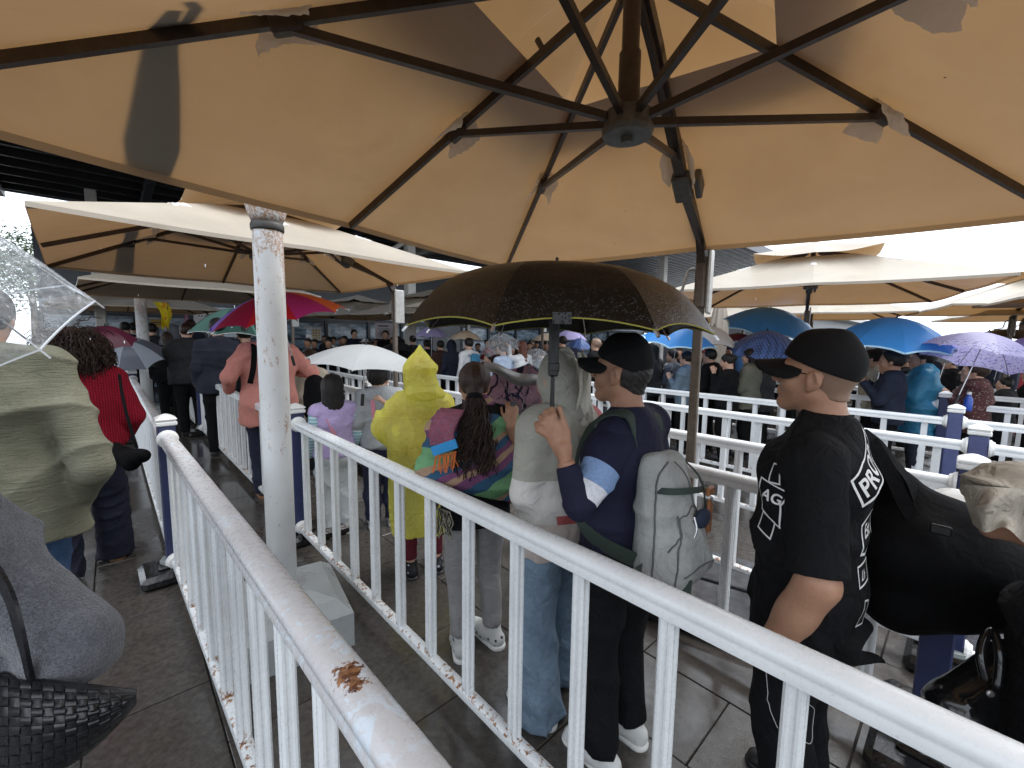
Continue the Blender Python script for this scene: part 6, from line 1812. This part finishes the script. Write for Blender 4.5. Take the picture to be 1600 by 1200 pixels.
# --- right edge: person with the beige hat and shiny bag -----------------------------------
k12 = skel((1.50, 1.02), FACE, 1.36, girth=1.15, hs=1.05)
k12.head = W(1590, 800, 1.19)
r12 = person_root('person in black at the right edge under a crumpled beige hat with neck flap', k12)
body(k12, r12, SK1, False, step=.015)
shirt(k12, r12, C_BLACK, .03, .55, 1.9, .03, 'jacket', .008, 120, step=.011)
trousers(k12, r12, C_BLACKT, .02, .0, .05, step=.014)
for s in 'LR': shoe(k12, s, M_SHOEB, M_SHOEB, r12)
hair(k12, r12, H_BLK, .008, -.05, step=.009)
C_BEI = cloth('crumpled_beige_cotton', (.34, .30, .245), .2, .85, 400, .25, .7)
hc = W(1592, 768, 1.17)
mk_sdf('sun_hat', [ell(hc + np.array([.0, 0, .0]), (.115, .12, .090), None, .03), cap(W(1530, 752, 1.13), W(1650, 762, 1.13), .012, .012, .03, [(np.array([0, 1., 0]), 5.0)])], C_BEI, r12, k12.loc, .006, None, folds(.012, 17, 121, (.5, .2, 1), 1.0))
m = MB()
def _flap(u, v):
    x = 1500 + 128 * u + (20 * v * (1 - u)) - 22 * v * u; y = 757 + 9 * u + (62 + 14 * u + 8 * math.sin(u * 8)) * v
    return W(x, y, 1.035 + .10 * (2 * u - .9) ** 2 + .022 * math.sin(u * 11 + v * 3) * v + .015 * math.sin(v * 7 + u * 5)) - k12.loc
m.grid(_flap, 26, 16); m.build('neck_flap', C_BEI, r12, smooth=True)
sb = empty('shoulder_bag', W(1540, 1080, 1.18), 0, 'shiny black patent shoulder bag at the bottom right', 'bag'); _o = np.array(sb.location)
M_PAT = paint('shiny_black_patent', (.010, .010, .011), .14, .3, .6, 8, bump=.35, bs=14)
mk_sdf('bag_body', [cap(W(1500, 1100, 1.16), W(1600, 1060, 1.16), .075, .10, .05), cap(W(1490, 1120, 1.14), W(1600, 1120, 1.14), .06, .10, .05)], M_PAT, sb, _o, .008, None, folds(.010, 10, 5))
m = MB(); m.tube(spline([W(1540, 1062, 1.06), W(1532, 1020, 1.08), W(1548, 985, 1.12), W(1562, 1020, 1.08), W(1558, 1075, 1.06)], 6), .011, 8); m.build('strap', M_PAT, sb, smooth=True, org=_o)
m = MB(); m.lathe([(.008, 0), (.010, .004), (.008, .008)], W(1545, 1082, 1.05) - _o, 10, axis=(0, -1, 0)); m.build('stud', M_CHROME, sb)
# ------------------------------------------------------------------ the rest of the queue, one person at a time
def cc(name, c, **kw): return cloth(name, c, kw.get('var', .25), .88, 400, .15, .35, dots=kw.get('dots'))
CW = dict(black=C_BLACK, navy=cc('navy_jacket', (.016, .020, .036)), dnavy=cc('dark_navy_hoodie', (.022, .025, .038)), char=cc('charcoal_jacket', (.028, .028, .030)), white=cc('white_shirt', (.62, .63, .64), var=.12),
          denim=cc('pale_denim_jacket', (.13, .18, .23)), grey=cc('grey_jacket', (.13, .14, .16)), olive=cc('olive_grey_jacket', (.13, .13, .10)), beige=cc('beige_coat', (.36, .32, .25)), brown=cc('dark_brown_coat', (.05, .025, .02)),
          blue=cc('blue_jacket', (.04, .10, .22)), red=cc('red_jacket', (.26, .03, .04)), pink=cc('pink_top', (.45, .25, .28)), sky=cc('light_blue_shirt', (.40, .48, .60)))
C_FLO = cloth('brown_floral_quilt', (.09, .035, .035), .35, .85, 300, .2, .4, dots=((.42, .36, .28), 42.0))
MBR = plastic('blue_poncho_film', (.10, .42, .66), (.14, .52, .74), mixf=.45)
BAGB = cc('blue_backpack_cloth', (.05, .20, .34))
POSE = dict(down=dict(), phone=dict(elL=(-.22, .08, 1.10), wrL=(-.10, .28, 1.33), elR=(.22, .08, 1.10), wrR=(.08, .28, 1.33)),
            hold=dict(elL=(-.22, .06, 1.10), wrL=(-.12, .24, 1.25), elR=(.23, .0, 1.10), wrR=(.20, .16, 1.02)),
            eat=dict(elL=(-.22, .10, 1.10), wrL=(-.06, .20, 1.42), elR=(.23, .0, 1.10), wrR=(.20, .16, 1.02)),
            up=dict(elL=(-.26, .10, 1.38), wrL=(-.16, .20, 1.66), elR=(.23, .0, 1.10), wrR=(.20, .16, 1.02)),
            lean=dict(elL=(-.34, .06, 1.14), wrL=(-.40, .22, 1.10), elR=(.26, .06, 1.12), wrR=(.16, .22, 1.02)))
crowd_seed = [200]
def crowd(label, px, ytop, Y, top, kind='short', pants='black', pose='down', turn=0.0, skin=SK3, hm=H_BLK, pitch=0.0, yaw=0.0, hscale=1.0, girth=1.0, hood=False, pack=None, shade=None, long_=False, poncho=None, inf=.024):
    crowd_seed[0] += 1; sd = crowd_seed[0]
    zt = W(px, ytop, Y)[2]; h = max(.9, zt * 1.0)
    p = W(px, 600, Y)
    k = skel((p[0], p[1]), FACE + turn, h, POSE[pose], girth=girth, hyaw=yaw, hpitch=pitch, hs=hscale)
    st = .017 if Y < 7 else (.022 if Y < 10 else .03)
    r = person_root(label, k, 'people queueing under the umbrellas')
    near = Y < 8
    hands = []
    if near and pose in ('phone', 'hold', 'eat', 'up'):
        hands = [('L', dict(n=-k.R * .6 - k.F * .4, d=unit(k.U * .8 + k.F * .4 + k.R * .3), curl=1.0, sc=1.05, step=.009))]
        if pose == 'phone': hands.append(('R', dict(n=k.R * .6 - k.F * .4, d=unit(k.U * .8 + k.F * .4 - k.R * .3), curl=1.0, sc=1.05, side=-1)))
    body(k, r, skin, near, hands, fine=(.011 if near else None), step=st)
    mt = CW.get(top, top) if isinstance(top, str) else top
    if poncho is not None:
        P = torso(k, .045, .62) + arm(k, 'L', .035, 1.9, .03) + arm(k, 'R', .035, 1.9, .03) + [cap(k.neck - k.U * .06, k.neck + k.U * .05, .13, .085, .05), cap(k.elL + k.U * .05, k.wrL - k.U * .12, .07, .09, .06)]
        mk_sdf('poncho', P, poncho, r, k.loc, st * .8, None, folds(.014, 9, sd))
    else:
        shirt(k, r, mt, inf, .80 * k.s if not long_ else .55, 1.92, inf * .85, 'jacket' if inf > .02 else 'shirt', .008, sd, hood, 0, st * .8, 10)
    trousers(k, r, CW.get(pants, C_BLACKT), .02, .008, .05, 'trousers', .006, sd, st)
    if kind == 'short': hair(k, r, hm, .014, -.03, None, .004, step=st * .6)
    elif kind == 'bun': hair(k, r, hm, .012, -.04, [ell(hp(k, 0, -.125, .05), np.array([.045, .04, .045]) * k.hs, k.hfr, .015)], .003, step=st * .6)
    elif kind == 'long': hair(k, r, hm, .018, -.05, [cap(hp(k, 0, -.055, -.02), hp(k, 0, -.085, -.26), .080 * k.hs, .075 * k.hs, .03, [(k.hR, 1.15)])], .006, step=st * .6)
    elif kind == 'hood': mk_sdf('hood', [ell(hp(k, 0, -.012, .02), np.array([.108, .125, .14]) * k.hs, k.hfr, .03), cap(hp(k, 0, -.05, -.06), k.neck, .09, .11, .05), ell(hp(k, 0, .11, -.01), (.08, .09, .11), k.hfr, .01, '-')], mt, r, k.loc, st * .7, None, folds(.006, 12, sd))
    elif kind == 'hat': 
        hair(k, r, hm, .010, -.05, None, .003, step=st * .6)
        mk_sdf('hat', [ell(hp(k, 0, -.01, .06), np.array([.10, .115, .085]) * k.hs, k.hfr, .02), ell(hp(k, 0, 0, .035), np.array([.16, .17, .018]) * k.hs, k.hfr, .02)], CW['white'], r, k.loc, st * .6)
    for s in 'LR':
        m = MB(); an = getattr(k, 'an' + s); m.box(np.array([an[0], an[1], .035]) + k.F * .05, (.09, .25, .07), k.R, k.F, None, .025); m.build('shoe', M_SHOEB, r, org=k.loc)
    if pack is not None:
        c = k.chest - k.F * .20 - k.U * .03
        b = empty('backpack', c, 0, pack[1], 'backpack')
        mk_sdf('bag_body', [cap(c - k.U * .14 + k.R * .05, c + k.U * .12 + k.R * .04, .075, .06, .04), cap(c - k.U * .14 - k.R * .05, c + k.U * .12 - k.R * .04, .075, .06, .04)], pack[0], b, c, st * .6)
        for s in (-1, 1): ribbon('strap', [c + k.R * s * .09 + k.U * .14 + k.F * .03, k.neck - k.U * .03 + k.R * s * .10 - k.F * .02, k.chest + k.R * s * .12 + k.F * .14], .035, .006, pack[0], b, c, k.U - k.F * .5)
    return k, r
# left, beyond the second railing
crowd('person in dark navy hooded jacket under the green umbrella', 345, 497, 6.1, 'dnavy', 'short', hood=True, girth=1.15, inf=.04)
crowd('person in black padded jacket leaning an arm on the railing left of the navy hood', 297, 505, 7.3, 'char', 'short', hm=hair_mat('dark_red_hair', (.03, .012, .010)), hood=True, girth=1.2, inf=.05, pose='lean')
crowd('long haired person in black coat right of the second white column', 266, 519, 8.2, 'black', 'long', hm=H_BRN, girth=1.1, inf=.04)
crowd('dark haired person squeezed between green umbrella and salmon hoodie', 386, 508, 6.3, 'black', 'short', girth=1.1)
crowd('short haired person just left of the yellow flag', 243, 505, 9.6, 'char', 'short')
crowd('person in slate blue hood right of the yellow flag', 277, 508, 9.8, 'grey', 'hood')
crowd('black haired person left of the second white column, dark top', 203, 503, 10.6, 'black', 'short')
crowd('black haired person in white shirt half behind the second white column', 216, 504, 11.2, 'white', 'short')
crowd('black haired person far off above the padded black jacket', 304, 499, 11.6, 'navy', 'short', hm=H_BRN)
crowd('child with glasses in beige coat between the rusty column and white umbrella', 487, 548, 5.3, 'beige', 'short', hm=H_BRN, turn=.5, hscale=1.1, inf=.035)
# in front of the hall doors
crowd('person in dark coat standing at the hall doors facing the queue', 555, 515, 13.6, 'navy', 'short', turn=math.pi)
crowd('child in a white hat before the hall doors', 572, 529, 12.6, 'white', 'hat', turn=2.6)
crowd('person in black at the hall doors left of the pink notice board', 604, 516, 13.4, 'black', 'short', turn=2.4)
crowd('person in black with bun right of the pink notice board', 646, 524, 11.6, 'char', 'bun')
crowd('person in black jacket below the pink notice board', 628, 530, 11.0, 'black', 'hood')
crowd('dark dressed person under the lavender umbrella, left one', 668, 531, 10.4, 'black', 'short')
crowd('person in dark brown coat under the lavender umbrella', 689, 532, 10.0, 'brown', 'short')
crowd('person with dark navy hood up between lavender and cream umbrellas', 706, 532, 9.4, 'navy', 'hood')
crowd('person in white T-shirt with blue backpack under the cream umbrella', 733, 528, 8.8, 'white', 'short', pack=(BAGB, 'blue backpack on the white T-shirt under the cream umbrella'), inf=.018)
crowd('small child peeking above the railing beside the clear umbrella', 763, 552, 8.8, 'pink', 'short', hm=H_BRN, turn=1.2)
crowd('girl in light blue and white top under the first clear umbrella', 786, 536, 8.2, 'sky', 'bun', hm=H_BRN, pose='hold', inf=.018)
crowd('person in white T-shirt with long reddish hair holding an arm up', 815, 533, 8.4, 'white', 'long', hm=hair_mat('reddish_hair', (.10, .035, .022)), pose='up', inf=.018)
crowd('black haired person directly left of the black umbrella shaft', 846, 545, 9.4, 'grey', 'short')
crowd('short black haired person right of the black umbrella shaft', 878, 525, 9.8, 'black', 'short')
crowd('second black haired person right of the black umbrella shaft, near the navy umbrella', 898, 527, 10.6, 'navy', 'short')
crowd('person with thin hair seen above the cap peak of the man in navy', 930, 529, 8.6, 'black', 'short', hm=H_STUB)
# right, beyond the railings
crowd('woman with long black hair under the leftmost blue umbrella', 1018, 536, 7.3, 'char', 'long')
crowd('person in grey jacket looking at a phone, left of the bronze mast', 1050, 546, 7.5, 'grey', 'short', pose='phone')
crowd('boy in pale denim jacket just left of the bronze mast', 1072, 549, 6.6, 'denim', 'short', pose='hold', inf=.03)
crowd('person in black jacket right of the bronze mast, back turned', 1108, 545, 6.6, 'black', 'short', hood=True, inf=.035)
crowd('woman with hair bun in black raising a hand to her mouth', 1137, 553, 6.1, 'black', 'bun', pose='eat', pitch=-.25, inf=.03)
crowd('person with long black hair in olive grey jacket behind the cap peak', 1171, 545, 6.3, 'olive', 'long', pose='hold', inf=.04)
crowd('person in black jacket hidden behind the cap peak of the tall man', 1195, 556, 6.4, 'char', 'short', pose='hold', hood=True, inf=.035)
kph, rph = crowd('photographer in navy with a camera raised to the face', 1393, 549, 5.15, 'navy', 'short', pose='phone', skin=SK1, hscale=1.22, girth=1.1, inf=.03)
cam_o = empty('camera', (kph.wrL + kph.wrR) / 2 + kph.U * .10, 0, 'small black camera with bright round lens held by the photographer', 'camera')
m = MB(); m.box((0, 0, 0), (.13, .06, .09), kph.R, kph.F, None, .01); m.build('camera_body', M_BLKM, cam_o)
m = MB(); m.lathe([(.034, 0), (.034, .05), (.030, .052)], kph.F * .03, 14, axis=kph.F); m.build('lens', M_CHROME, cam_o)
crowd('person in pale beige scarf just left of the photographer', 1362, 545, 5.8, 'beige', 'short', hscale=1.1)
crowd('person in translucent blue rain poncho behind the photographer', 1440, 545, 5.35, 'blue', 'short', pants='dnavy', poncho=MBR, hscale=1.2, girth=1.2, turn=.15, pose='hold')
crowd('woman in brown floral quilted jacket holding the lavender floral umbrella', 1524, 566, 5.0, C_FLO, 'short', hm=H_BRN, pose='hold', hscale=1.2, girth=1.15, inf=.045, pitch=.05)
bt = empty('water_bottle', W(1513, 628, 4.75), 0, 'blue bottle tucked at the floral jacket behind the railing', 'bottle')
m = MB(); m.lathe([(.035, -.10), (.037, -.09), (.037, .03), (.018, .07), (.018, .09)], (0, 0, 0), 14); m.build('bottle_body', paint('blue_plastic', (.02, .08, .42), .3, .1), bt, smooth=True)
m = MB(); m.lathe([(.020, .085), (.020, .112)], (0, 0, 0), 12); m.build('cap', M_CAPW, bt)
crowd('dark dressed person right of the floral jacket, behind her', 1572, 590, 5.9, 'char', 'short', hood=True, inf=.04)
crowd('person in black at the far right edge under the purple umbrella', 1612, 575, 6.2, 'black', 'short')
crowd('dark haired person between the blue poncho and the floral jacket', 1484, 556, 7.2, 'black', 'short')
crowd('person in black directly behind the photographer', 1416, 552, 7.0, 'black', 'short')
crowd('person in dark red jacket far behind the tall man', 1240, 553, 8.2, 'red', 'short')
crowd('person in navy far behind the tall man', 1300, 555, 8.6, 'navy', 'short')
crowd('person in grey beyond the photographer, right of the tall man', 1345, 552, 8.8, 'grey', 'short')
# a mass too far off to tell apart
m = MB(); rd = random.Random(31)
fm = [CW[q] for q in ('black', 'navy', 'char', 'grey', 'brown', 'white', 'red', 'blue')] + [H_BLK, SK1]
for q in range(170):
    px = rd.uniform(120, 1640); Y = rd.uniform(11.5, 17) if px < 1000 else rd.uniform(8.8, 16)
    p = W(px, 540, Y); n_ = p @ NV
    hh = rd.uniform(1.5, 1.75); b = np.array([p[0], p[1], 0])
    m.cur = rd.choice((0, 0, 0, 1, 1, 2, 2, 3, 4, 5, 6, 7))
    m.lathe([(.12, 0), (.16, .5), (.20, .9), (.21, 1.2), (.19, hh - .35), (.07, hh - .25)], b, 8)
    m.cur = 9; m.lathe([(.05, hh - .27), (.085, hh - .16), (.09, hh - .09), (.02, hh - .01)], b + FW * -.02, 8)
    m.cur = 8; m.lathe([(.09, hh - .13), (.105, hh - .08), (.09, hh), (.01, hh + .03)], b + FW * .02, 8)
tag(m.build('distant_crowd', fm, smooth=True), 'mass of dark dressed people queueing far back below the parasols', 'crowd', kind='stuff')
# crowd umbrellas
def U(label, px, py, Y, wpx, dep, mats, axis=(0, 0, 1), group='umbrellas over the crowd', **kw):
    """px,py: middle of the rim; wpx: width in the photograph"""
    rad = wpx / 2 * Y / FPX
    return umbrella(label, W(px, py, Y), rad, rad * dep, mats, axis, group=group, nu=kw.pop('nu', 6), nv=kw.pop('nv', 4), shaft=kw.pop('shaft', .7), **kw)
C_LAV = um_cloth('lavender_umbrella', (.55, .50, .84), (1, .95, 1.1), .4); C_CRM = um_cloth('cream_umbrella', (.74, .60, .45), (1, .95, .85), .4); C_SKY = um_cloth('bright_blue_umbrella', (.075, .38, .95), (.7, .95, 1.0), .45, .4)
C_PBL = um_cloth('pale_blue_edge', (.45, .70, .85), None); C_NCK = um_cloth('navy_check_umbrella', (.03, .055, .14), None, pattern='check'); C_WHB = um_cloth('white_black_umbrella', (.58, .59, .60), None); C_BLK = um_cloth('black_umbrella', (.014, .014, .016), None, rough=.4)
C_FLU = um_cloth('lavender_floral_umbrella', (.55, .52, .80), (1, 1, 1.1), .45, pattern='floral'); C_GPR = um_cloth('green_print_umbrella', (.30, .62, .42), (1, 1, 1), .4, pattern='print'); C_PUR = um_cloth('purple_umbrella', (.30, .24, .62), (1, 1, 1.2), .4)
C_MAR = um_cloth('maroon_umbrella', (.10, .014, .035), (1, .8, .9), .3); C_GRU = um_cloth('grey_umbrella', (.10, .11, .14), None, rough=.35); C_LGR = um_cloth('pale_grey_umbrella', (.36, .39, .45), (1, 1, 1), .3)
U('plain lavender umbrella above the yellow hood', 674, 527, 10.0, 54, .62, C_LAV)
U('cream umbrella just right of the lavender one', 727, 531, 9.2, 52, .55, C_CRM, spin=.2)
U('clear umbrella with white ribs right of the cream one', 783, 546, 8.4, 68, .75, C_CLR, (-.25, -.25, 1), spin=.1)
U('second clear umbrella tilted to the right, left of the black shaft', 838, 566, 8.6, 62, .72, C_CLR, (.30, -.30, 1), spin=.3)
U('small cream umbrella edge left of the black umbrella shaft', 855, 533, 11.5, 50, .5, C_CRM, spin=.1)
U('pale lavender umbrella right of the black umbrella shaft', 890, 532, 10.6, 56, .6, C_LAV, spin=.4)
U('small navy umbrella tilted before the pale lavender one', 905, 541, 9.8, 36, .7, C_NCK, (.1, -.3, 1))
U('blue umbrella with pale edge left of the bronze mast', 1058, 534, 6.7, 112, .40, C_SKY, (.05, -.22, 1), spin=.25, trim=C_PBL, trim_r=.013)
U('white topped umbrella with black inside right of the bronze mast', 1108, 536, 6.9, 84, .62, C_WHB, (.18, -.10, 1), inner=C_BLK, spin=.5)
U('navy checked umbrella above the cap peak of the tall man', 1196, 550, 6.5, 108, .62, C_NCK, (-.10, -.20, 1), spin=.1)
U('blue umbrella with pale edge, highest one right of the bronze mast', 1198, 508, 7.2, 124, .42, C_SKY, (-.05, -.36, 1), spin=.1, trim=C_PBL, trim_r=.013, inner=C_BLK)
U('largest blue umbrella with pale edge, right of the tall man', 1390, 537, 5.2, 156, .52, C_SKY, (.0, -.20, 1), spin=.3, trim=C_PBL, trim_r=.013, straps=True)
U('grey lilac umbrella held low under the largest blue one', 1380, 552, 5.5, 66, .28, C_LGR, (.2, .1, 1), inner=C_BLK)
U('white umbrella tilted behind the blue poncho', 1478, 560, 6.3, 74, .5, C_WHB, (.3, .1, 1))
U('lavender umbrella with a ring of printed flowers at the right', 1524, 563, 4.55, 158, .55, C_FLU, (.32, -.02, 1), spin=.2, nu=10)
U('green printed umbrella behind the lavender floral one', 1566, 550, 7.4, 74, .5, C_GPR, (.05, -.1, 1))
U('purple umbrella cut by the right edge', 1616, 552, 5.6, 90, .6, C_PUR, (-.2, -.1, 1))
U('dark umbrella above the green printed one', 1572, 531, 8.6, 96, .35, C_BLK, spin=.2)
U('maroon umbrella far back right of the bronze mast', 1152, 534, 10.5, 60, .45, C_MAR)
U('maroon umbrella behind the curly haired woman', 166, 532, 5.4, 76, .6, C_MAR, (.28, -.30, 1), spin=.1)
U('grey and pale two tone umbrella tilted left of the second white column', 205, 556, 6.6, 84, .7, [C_GRU, C_LGR], (.35, -.62, 1), spin=.4)
U('black umbrella low before the hall doors beside the pink notice board', 622, 548, 10.4, 60, .45, C_BLK)
# low buildings closing the view far to the right
fb = empty('far_building', (36, 46, 0), FACE, 'long low pale grey building far behind the parasols on the right', 'building')
m = MB(); m.box((0, 0, 1.6), (70, 6, 3.2)); m.build('wall', M_WALLG, fb)
m = MB(); m.box((0, -.2, 3.3), (71, 7, .25)); m.build('roof', M_STEELW, fb)
for i in range(26):
    m = MB(); m.box((-33 + i * 2.6, -3.01, 1.7), (1.5, .08, 1.4)); m.build('window', M_GLASS, fb)

# rain: a few big drops falling between the parasols
m = MB(); rd = random.Random(77)
for q in range(150):
    p = W(rd.uniform(0, 1600), rd.uniform(160, 560), rd.uniform(2.2, 6.5)); L = rd.uniform(.004, .011); r_ = rd.uniform(.0014, .0026)
    m.lathe([(.0002, -L), (r_ * .8, -L * .5), (r_, 0), (r_ * .7, L * .6), (.0002, L)], p, 6)
tag(m.build('raindrops', paint('rain_water', (.75, .78, .82), .08, .05, .8), smooth=True), 'scattered falling raindrops between the parasols', 'rain', kind='stuff')
